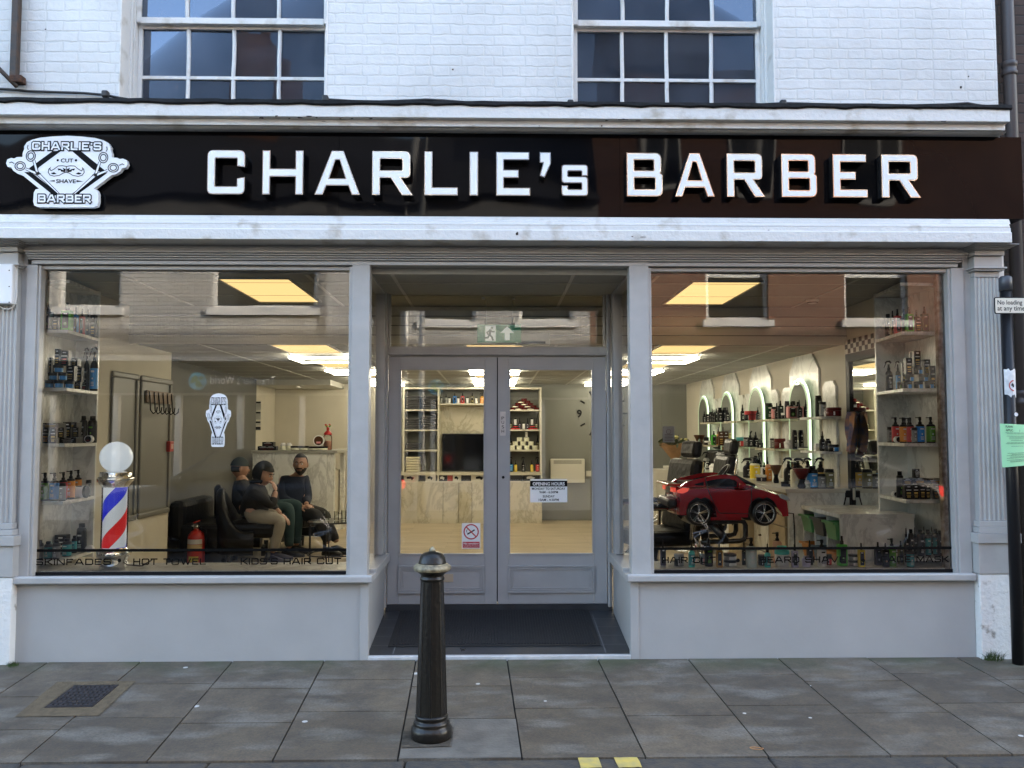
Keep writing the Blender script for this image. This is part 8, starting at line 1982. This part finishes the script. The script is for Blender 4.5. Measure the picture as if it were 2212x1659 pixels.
for k in range(150):
    a = rg.uniform(0, 2*PI); rr = .22*math.sqrt(rg.random()); c_ = pb+Vector((rr*math.cos(a), rr*math.sin(a), .22+rg.uniform(0,.14)*(1-rr*2))); d = Vector((rg.gauss(0,1), rg.gauss(0,1), rg.gauss(.4,.6))).normalized(); s_ = d.cross(Vector((rg.random(), rg.random(), rg.random()))).normalized(); L = rg.uniform(.03,.06); m.mi = rg.randrange(2)
    m.add([c_-d*L, c_+s_*L*.4, c_+d*L, c_-s_*L*.4], [(0,1,2,3)])
m.build('leaves', LF, o)
for k in range(11):
    a = rg.uniform(0, 2*PI); rr = .20*math.sqrt(rg.random()); c_ = pb+Vector((rr*math.cos(a), rr*math.sin(a)-.03, .27+rg.uniform(0,.12))); m = MB(); rf_ = rg.uniform(.022,.032)
    for q_ in range(3): m.sphere(c_+Vector((rg.uniform(-.012,.012), rg.uniform(-.012,.012), rg.uniform(-.008,.008))), rf_*.8, 8, 6)
    m.build('flower', mat('flower_cream', (.58,.52,.22), .6), o)

# ================================================================ side table, tub chairs in the waiting corner
z7 = lambda x, y, Y: at((820+.3074*x)/1.8228, (1750+.3074*y)/1.8228, Y)
Yt = 3.55; tp = z7(1600, 975, Yt); tp = Vector((tp.x, Yt, 0)); zt_ = z7(1600, 985, Yt-.1).z
o = thing('side_table', 'round black wire side table with a glass top beside the seated men', 'side table', (tp.x, Yt, FLOOR)); rT = .27
m = MB(); m.lathe([(rT, zt_-.006), (rT, zt_)], (tp.x, Yt, 0), n=36); m.build('table_top', mat('table_glass', (.05,.055,.05), .05), o)
m = MB()
for z in (zt_-.010, FLOOR+.09): m.tube([(tp.x+rT*math.cos(2*PI*k/32), Yt+rT*math.sin(2*PI*k/32), z) for k in range(32)], .007, n=6, close=True); m.build('ring', BLACKP, o); m = MB()
for k in range(7): m = MB(); a = 2*PI*k/7+.25; m.tube([(tp.x+rT*math.cos(a), Yt+rT*math.sin(a), FLOOR), (tp.x+rT*math.cos(a), Yt+rT*math.sin(a), zt_-.012)], .0065, n=6); m.build('leg', BLACKP, o)
for k, (dx, dy, h, r_) in enumerate(((-.06,-.05,.10,.030), (.04,-.02,.10,.030), (.10,.08,.10,.03))):
    g_ = MB(); g_.lathe([(r_*.85,.003),(r_,h)], (tp.x+dx, Yt+dy, zt_+.001), n=16, cap=False); g_.lathe([(.0001,.004),(r_*.84,.004)], (tp.x+dx, Yt+dy, zt_+.001), n=16, cap=False)
    tag(g_.build('drinking_glass', glass_mat('tumbler_glass', 1.5, (.85,.87,.85))), 'clear drinking glass on the round side table, %s' % ('left', 'middle', 'right')[k], 'glass', 'glasses on the side table')
def tub_chair(loc, rot, label):
    o = thing('tub_chair', label, 'armchair', loc, 'black leather chairs in the waiting corner', rot)
    m = MB(); m.cbox((0, -.02, .36), (.50, .52, .16), .05); m.build('seat', LEATHER).parent = o
    m = MB(); n = 20; A = []
    for k in range(n+1):
        a = math.radians(-15+210*k/n); zt2 = .36+.44*max(0, math.sin(a))**2
        ro, ri = .36, .28; c_, s_ = math.cos(a), math.sin(a)
        A.append([(ri*c_, ri*s_*.95+.02, .12), (ro*c_, ro*s_*.95+.02, .12), (ro*1.02*c_, ro*1.02*s_*.95+.02, zt2-.03), ((ro-.02)*c_, (ro-.02)*s_*.95+.02, zt2), ((ri+.02)*c_, (ri+.02)*s_*.95+.02, zt2), (ri*c_, ri*s_*.95+.02, zt2-.03)])
    loft(m, A); m.build('shell', LEATHER).parent = o
    for sx_ in (-1, 1):
        for sy_ in (-1, 1): m = MB(); m.lathe([(.022,0),(.028,.13)], (sx_*.2, sy_*.2, 0), n=10); m.build('foot', BLACKP).parent = o
    return o
SEATS = []
for (x, y, Y, rot, lb) in ((560, 930, 3.55, 1.70, 'black leather tub chair under the hooded man in pale trousers'), (500, 900, 4.20, 1.75, 'black leather tub chair under the man in the cap'), (1190, 870, 4.62, .95, 'black leather tub chair under the bearded man by the marble counter')):
    p = z7(x, y, Y); t_ = tub_chair((p.x, Y, FLOOR), rot+PI*0+0, lb); SEATS.append(Vector((p.x, Y, FLOOR+.44)))
# near sofa end at the left of the men
p = z7(250, 900, 3.7)
o = thing('leather_bench', 'black buttoned leather bench along the left wall beside the seated men', 'bench', (p.x-.1, 3.9, FLOOR))
m = MB(); m.cbox((XD+.42, 3.85, FLOOR+.28), (.55, 1.0, .30), .05); m.build('seat', LEATHER, o); m = MB(); m.cbox((XD+.12, 3.85, FLOOR+.46), (.18, 1.0, .42), .06); m.build('backrest', LEATHER, o)
for yy in (3.42, 4.28): m = MB(); m.cbox((XD+.42, yy, FLOOR+.07), (.45, .05, .13), .01); m.build('leg', BLACKP, o)
# cape hanging on the wall, plug and wires by the counter
p = atx(z3b(1655), 936, XR-.06); o = thing('hanging_cape', 'patterned orange and blue cape hanging on the right wall by the framed mirror', 'cape', (XR-.05, p.y, 1.30))
rg = random.Random(3); m = MB(); nz_, ny_ = 10, 8; vs = []
zt2 = 1.51+(936-(1560+285*.2411)/1.8228)*(p.y+5.81)/F; zb2 = 1.51+(936-(1560+930*.2411)/1.8228)*(p.y+5.81)/F
for j in range(nz_+1):
    for i in range(ny_+1):
        f_ = j/nz_; w_ = .045+.035*math.sin(PI*min(1, f_*1.15)); vs.append((XR-.05-.035*math.sin(i*1.7+f_*2), p.y+.02+(i/ny_-.5)*2*w_+.04*f_, zt2+(zb2-zt2)*f_+.02*math.sin(i)))
m.add(vs, [(j*(ny_+1)+i, j*(ny_+1)+i+1, (j+1)*(ny_+1)+i+1, (j+1)*(ny_+1)+i) for j in range(nz_) for i in range(ny_)], True); m.build('cloth', mat('cape_cloth', (.55,.25,.09), .8, noise=.5, nscale=14, dark=(.07,.10,.22)), o)
m = MB(); m.tube([(XR-.06, p.y+.02, zt2+.01), (XR-.002, p.y+.02, zt2+.015)], .008, n=6); m.build('peg', BLACKP, o)
c0 = at((2960+.2411*1560)/1.8228, (1560+.2411*1590)/1.8228, 1.0); c0.y = atx((2960+.2411*1560)/1.8228, 936, XR-.03).y; zz = at((2960+.2411*1560)/1.8228, (1560+.2411*1590)/1.8228, c0.y).z
o = thing('plug_socket', 'white double socket with black plugs on the right wall beside the counter', 'socket', (XR-.01, c0.y, zz)); m = MB(); m.cbox((XR-.012, c0.y, zz), (.02, .16, .10), .004); m.build('socket_plate', mat('heater_white'), o)
for dy in (-.04, .04): m = MB(); m.cbox((XR-.045, c0.y+dy, zz), (.05, .055, .06), .01); m.tube([(XR-.07, c0.y+dy, zz-.02), (XR-.09, c0.y+dy, zz-.10), (XR-.06, c0.y+dy+.02, zz-.17)], .006, n=6); m.build('plug', BLACK, o)
# ================================================================ three seated men
def skin_mesh(nodes, edges, root, sub=2):
    """grow a surface round a skeleton: nodes {key: (point, radius[, radius_y])}"""
    keys = list(nodes); me = bpy.data.meshes.new('skeleton'); me.from_pydata([tuple(nodes[k][0]) for k in keys], [(keys.index(a), keys.index(b)) for a, b in edges], [])
    o = bpy.data.objects.new('skeleton', me); col.objects.link(o); o.modifiers.new('skin', 'SKIN'); sv = me.skin_vertices[0].data
    for i, k in enumerate(keys): r = nodes[k][1]; sv[i].radius = (r, nodes[k][2] if len(nodes[k]) > 2 else r); sv[i].use_root = (k == root)
    s = o.modifiers.new('sub', 'SUBSURF'); s.levels = s.render_levels = sub
    out = bpy.data.meshes.new_from_object(o.evaluated_get(bpy.context.evaluated_depsgraph_get())); bpy.data.objects.remove(o); return out
def addme(mb, me): mb.add([v.co.copy() for v in me.vertices], [list(p.vertices) for p in me.polygons], True); bpy.data.meshes.remove(me)
def head_verts(n=40, m=30):
    V = []; Fc = []
    for j in range(m+1):
        th = PI*j/m
        for i in range(n):
            a = 2*PI*i/n; x, y, z = math.sin(th)*math.cos(a), math.sin(th)*math.sin(a), math.cos(th)
            g = lambda cx, cz, sx, sz: math.exp(-((x-cx)/sx)**2-((z-cz)/sz)**2)
            fr = max(0, -y)
            if z < 0: x *= 1-.30*(-z)**1.4; y = y*(1-.10*(-z)) - .12*(-z)*fr
            if y > 0 and z < -.3: y *= 1-.35*(-z-.3)
            y -= fr*(.23*g(0, -.16, .13, .17)+.05*g(0, -.46, .22, .07)+.05*g(0, -.60, .25, .06)+.10*g(0, -.88, .3, .15)+.05*(g(.3,.22,.25,.07)+g(-.3,.22,.25,.07))-.09*(g(.34,.06,.16,.10)+g(-.34,.06,.16,.10)))
            V.append(Vector((x*.078, y*.098, z*.118)))
    for j in range(m):
        for i in range(n): Fc.append((j*n+i, j*n+(i+1) % n, (j+1)*n+(i+1) % n, (j+1)*n+i))
    return V, Fc
HV, HF = head_verts()
def head_rot(yaw, pitch=0, roll=0): return Matrix.Rotation(yaw, 3, 'Z') @ Matrix.Rotation(pitch, 3, 'X') @ Matrix.Rotation(roll, 3, 'Y')
def shell(c, R, cond, k, off=(0,0,0), sz=1.0):
    mb = MB(); fs = [f for f in HF if all(cond(HV[i].x/.078, HV[i].y/.098, HV[i].z/.118) for i in f)]
    mb.add([c+R @ (HV_*k*sz+Vector(off)) for HV_ in HV], fs, True); return mb
def head_into(mb, c, R, sz=1.0):
    mb.mi = 0; mb.add([c+R @ (v*sz) for v in HV], HF, True)
    for s in (-1, 1):
        mb.mi = 0; mb.sphere(c+R @ (Vector((s*.079, .012, -.005))*sz), .030*sz, 10, 8, scale=(.35,.62,1.05), rot=R)
        mb.mi = 1; mb.sphere(c+R @ (Vector((s*.0275, -.080, .008))*sz), .0125*sz, 10, 8)
        mb.mi = 2; mb.sphere(c+R @ (Vector((s*.0275, -.0885, .008))*sz), .0062*sz, 8, 6)
        mb.tube([c+R @ (Vector((s*a, b, d))*sz) for a, b, d in ((.010,-.104,.027),(.028,-.100,.034),(.046,-.086,.028))], [.0045*sz,.0055*sz,.003*sz], n=6)
    mb.mi = 3; mb.tube([c+R @ (Vector((a, b, d))*sz) for a, b, d in ((-.024,-.092,-.058),(0,-.103,-.056),(.024,-.092,-.058))], [.003*sz,.005*sz,.003*sz], n=6)
def hand_into(mb, w, d, nrm, curl=.5, sz=1.0, side=1):
    """palm with four jointed fingers and a thumb: w wrist, d pointing direction, nrm palm normal"""
    d = d.normalized(); s = d.cross(nrm).normalized(); nrm = s.cross(d).normalized(); mb.mi = 0
    Rm = Matrix((s, d, nrm)).transposed()
    mb.sphere(w+d*.045*sz, .05*sz, 12, 8, scale=(.78,1.0,.34), rot=Rm)
    for k, L in enumerate((.070, .080, .075, .058)):
        p = w+d*.082*sz+s*((k-1.5)*.0185*sz); pts = [p]; a = curl*.55; dr = d
        for q, f in enumerate((.45, .32, .23)):
            dr = (d*math.cos(a*(q+1))+nrm*math.sin(a*(q+1))).normalized(); p = p+dr*L*f*sz; pts.append(p)
        mb.tube(pts, [.0092*sz,.0088*sz,.0078*sz,.006*sz], n=7)
    p = w+d*.03*sz+s*side*.034*sz; mb.tube([p, p+(s*side*.7+d*.5+nrm*.3)*.035*sz, p+(s*side*.6+d*1.2+nrm*.6)*.045*sz], [.012*sz,.010*sz,.007*sz], n=7)
SK = mat('skin', (.44,.25,.17), .5, noise=.12, nscale=30); SKP = mat('skin_pale', (.50,.30,.22), .5, noise=.1, nscale=30); EYEW = mat('eye_white', (.6,.58,.55), .3); HAIR = mat('dark_hair', (.008,.006,.005), .55, bump=.8, bscale=220); LIP = mat('lip', (.28,.11,.09), .45)
JBK = mat('black_jacket', (.010,.010,.011), .8, bump=1.0, bscale=13); HOOD = mat('dark_hood', (.008,.012,.018), .85, bump=.4, bscale=30); NAVY = mat('navy_jumper', (.010,.016,.036), .85, bump=1.0, bscale=14)
PALE = mat('pale_trousers', (.30,.275,.225), .85, bump=1.0, bscale=12); TEALT = mat('teal_trousers', (.022,.055,.06), .85, bump=1.0, bscale=12); BLKT = mat('black_trousers', (.009,.009,.010), .8, bump=.5, bscale=22)
SHOEN = mat('navy_shoe', (.012,.013,.05), .5); SHOEB = mat('black_shoe', (.010,.010,.010), .5); SOLE = mat('shoe_sole', (.30,.30,.29), .6); CAPG = mat('olive_cap', (.030,.042,.034), .8)
def person(label, J, headR, hsz, skin_m, top_m, leg_m, shoe_m, hands, extra):
    o = thing('person', label, 'person', (J['pel'].x, J['pel'].y, FLOOR), 'men seated in the waiting corner')
    M = {k: v for k, v in J.items()}
    ck = M['neck'].lerp(M['head'], .45)
    mb = MB()
    nd = {'pel': (M['pel'], .12, .13), 'spn': (M['pel'].lerp(M['chest'], .5), .115, .13), 'chest': (M['chest'], .12, .14), 'neck': (M['neck'], .055), 'nk2': (ck, .052)}
    ed = [('pel','spn'),('spn','chest'),('chest','neck'),('neck','nk2')]
    for s in 'LR':
        nd['sh'+s] = (M['sh'+s], .055); nd['el'+s] = (M['el'+s], .040); nd['wr'+s] = (M['wr'+s], .027); nd['hp'+s] = (M['hp'+s], .085); nd['kn'+s] = (M['kn'+s], .056); nd['an'+s] = (M['an'+s], .038)
        ed += [('chest','sh'+s),('sh'+s,'el'+s),('el'+s,'wr'+s),('pel','hp'+s),('hp'+s,'kn'+s),('kn'+s,'an'+s)]
    addme(mb, skin_mesh(nd, ed, 'pel')); head_into(mb, M['head'], headR, hsz)
    for s, d, n_, c in hands: hand_into(mb, M['wr'+s], d, n_, c, 1.0, 1 if s == 'L' else -1)
    mb.build('body', [skin_m, EYEW, HAIR, LIP], o)
    # upper garment
    mb = MB(); nd = {'pel': (M['pel'].lerp(M['chest'], -.16), .165, .175), 'spn': (M['pel'].lerp(M['chest'], .5), .150, .165), 'chest': (M['chest'], .150, .17), 'neck': (M['neck'].lerp(M['chest'], .15), .085)}; ed = [('pel','spn'),('spn','chest'),('chest','neck')]
    for s in 'LR':
        nd['sh'+s] = (M['sh'+s], .080); nd['um'+s] = (M['sh'+s].lerp(M['el'+s], .5), .066); nd['el'+s] = (M['el'+s], .058); nd['wr'+s] = (M['el'+s].lerp(M['wr'+s], extra.get('sleeve', .88)), .044)
        ed += [('chest','sh'+s),('sh'+s,'um'+s),('um'+s,'el'+s),('el'+s,'wr'+s)]
    addme(mb, skin_mesh(nd, ed, 'pel')); mb.build('jacket', top_m, o)
    mb = MB(); nd = {'wst': (M['pel'].lerp(M['chest'], .32), .115, .13), 'pel': (M['pel']+Vector((0,0,.0)), .135, .15)}; ed = [('wst','pel')]
    for s in 'LR':
        nd['hp'+s] = (M['hp'+s], .105); nd['th'+s] = (M['hp'+s].lerp(M['kn'+s], .55), .092); nd['kn'+s] = (M['kn'+s], .076); nd['sn'+s] = (M['kn'+s].lerp(M['an'+s], .45), .066); nd['an'+s] = (M['kn'+s].lerp(M['an'+s], .97), .052)
        ed += [('pel','hp'+s),('hp'+s,'th'+s),('th'+s,'kn'+s),('kn'+s,'sn'+s),('sn'+s,'an'+s)]
    addme(mb, skin_mesh(nd, ed, 'pel')); mb.build('trousers', leg_m, o)
    for s in 'LR':
        a = M['an'+s]; td = extra['toe'+s].normalized(); side = Vector((-td.y, td.x, 0)); z = FLOOR; mb = MB(); secs = []
        for t_, hw_, h_ in ((-.085,.026,.055),(-.07,.036,.085),(-.01,.040,.098),(.06,.044,.075),(.12,.048,.055),(.165,.040,.044),(.185,.022,.034)):
            c_ = Vector((a.x, a.y, z))+td*t_; secs.append([c_-side*hw_+Vector((0,0,.012)), c_-side*hw_*.98+Vector((0,0,h_*.55)), c_-side*hw_*.5+Vector((0,0,h_)), c_+side*hw_*.5+Vector((0,0,h_)), c_+side*hw_*.98+Vector((0,0,h_*.55)), c_+side*hw_+Vector((0,0,.012))])
        loft(mb, secs); sh_ = mb.build('shoe', shoe_m, o); mb = MB()
        loft(mb, [[c_[0]-Vector((0,0,.012)), c_[0]+Vector((0,0,.006)), c_[5]+Vector((0,0,.006)), c_[5]-Vector((0,0,.012))] for c_ in secs], smooth=False); mb.build('sole', SOLE if shoe_m is SHOEN else shoe_m, sh_)
    return o
z7p = lambda x, y, Y: z7(x, y, Y)
# hooded man, profile to the right, chin on his hand
Y = 3.52
J = {'pel': z7p(590,900,Y), 'chest': z7p(585,640,Y), 'neck': z7p(650,490,Y), 'head': z7p(712,385,Y), 'shR': z7p(600,600,Y-.18), 'shL': z7p(620,590,Y+.18), 'elR': z7p(815,800,Y-.13), 'elL': z7p(830,800,Y+.17), 'wrR': z7p(868,590,Y-.06), 'wrL': z7p(930,890,Y+.10),
     'hpR': z7p(610,935,Y-.10), 'hpL': z7p(620,920,Y+.10), 'knR': z7p(935,965,Y-.13), 'knL': z7p(880,900,Y+.13), 'anR': z7p(815,1395,Y-.12), 'anL': z7p(870,1370,Y+.14)}
R_ = head_rot(PI/2-.25, .28)
h1 = person('seated man in a black hooded jacket and pale trousers resting his chin on his hand', J, R_, 1.02, SKP, JBK, PALE, SHOEN, [('R', Vector((-.35,.1,.75)), Vector((-.5,.1,-.2)), .9), ('L', Vector((.6,-.1,-.5)), Vector((-.3,0,-.8)), .4)], {'toeR': Vector((1,-.15,0)), 'toeL': Vector((1,.1,0)), 'sleeve': .62})
c_ = J['head']
sh = shell(c_, R_, lambda x, y, z: y > -.42 or z > .62, 1.22, (0, .012, .004), 1.02)
nd = {'a': (c_+R_ @ Vector((0,.06,-.06)), .105, .10), 'b': (J['neck'].lerp(J['chest'], .25), .115, .15)}; addme(sh, skin_mesh(nd, [('a','b')], 'b')); sh.build('hood', HOOD, h1)
shell(c_, R_, lambda x, y, z: z > .34 and y < -.05, 1.13, (0, -.004, .0), 1.02).build('hair', HAIR, h1)
# man in a cap behind him
Y = 4.12
J = {'pel': z7p(500,850,Y), 'chest': z7p(440,600,Y), 'neck': z7p(425,430,Y), 'head': z7p(405,310,Y), 'shR': z7p(430,530,Y-.18), 'shL': z7p(450,520,Y+.18), 'elR': z7p(620,760,Y-.2), 'elL': z7p(640,740,Y+.2), 'wrR': z7p(820,820,Y-.1), 'wrL': z7p(850,790,Y+.12),
     'hpR': z7p(540,870,Y-.10), 'hpL': z7p(560,850,Y+.10), 'knR': z7p(1040,800,Y-.14), 'knL': z7p(1155,760,Y+.12), 'anR': z7p(1035,1340,Y-.15), 'anL': z7p(1130,1300,Y+.1)}
R_ = head_rot(PI/2+.55, .05)
h2 = person('seated man in an olive cap and teal trousers, mostly hidden behind the hooded man', J, R_, 1.0, SK, JBK, TEALT, SHOEB, [('R', Vector((.8,-.1,-.3)), Vector((0,0,-1)), .5), ('L', Vector((.8,-.1,-.3)), Vector((0,0,-1)), .5)], {'toeR': Vector((1,-.25,0)), 'toeL': Vector((1,-.1,0))})
c_ = J['head']; cp = shell(c_, R_, lambda x, y, z: z > .12, 1.12, (0, .004, .004)); 
cp.build('cap', CAPG, h2)
shell(c_, R_, lambda x, y, z: y > .1 and -.35 < z < .3, 1.04).build('hair', HAIR, h2)
# bearded man facing the street
Y = 4.55
J = {'pel': z7p(1165,835,Y), 'chest': z7p(1095,560,Y), 'neck': z7p(1150,400,Y-.02), 'head': z7p(1183,258,Y-.05), 'shR': z7p(955,470,Y+.02), 'shL': z7p(1245,460,Y+.02), 'elR': z7p(960,700,Y-.10), 'elL': z7p(1275,690,Y-.06), 'wrR': z7p(1205,785,Y-.30), 'wrL': z7p(1255,770,Y-.30),
     'hpR': z7p(1120,870,Y-.06), 'hpL': z7p(1235,855,Y-.02), 'knR': z7p(1390,905,Y-.44), 'knL': z7p(1470,890,Y-.30), 'anR': z7p(1545,1280,Y-.50), 'anL': z7p(1650,1260,Y-.36)}
R_ = head_rot(.05, -.02)
h3 = person('seated bearded man in a navy jumper and dark jacket looking out at the street', J, R_, 1.04, SK, NAVY, BLKT, SHOEB, [('R', Vector((.8,-.3,-.25)), Vector((.1,.2,-.9)), .7), ('L', Vector((.6,-.4,-.35)), Vector((-.1,.2,-.9)), .6)], {'toeR': Vector((.9,-.5,0)), 'toeL': Vector((.9,-.45,0))})
c_ = J['head']
shell(c_, R_, lambda x, y, z: (z > .58 and y < -.3) or (z > .10 and y > -.25 and abs(x) > .2) or (y > .05 and z > -.35) or z > .75, 1.085, (0, .004, .006), 1.04).build('hair', HAIR, h3)
shell(c_, R_, lambda x, y, z: y < .15 and z < -.30 and not (abs(x) < .30 and -.56 < z < -.42 and y < 0) and (z < -.40 or abs(x) > .55 or (abs(x) < .42)), 1.055, (0, -.001, 0), 1.04).build('beard', HAIR, h3)
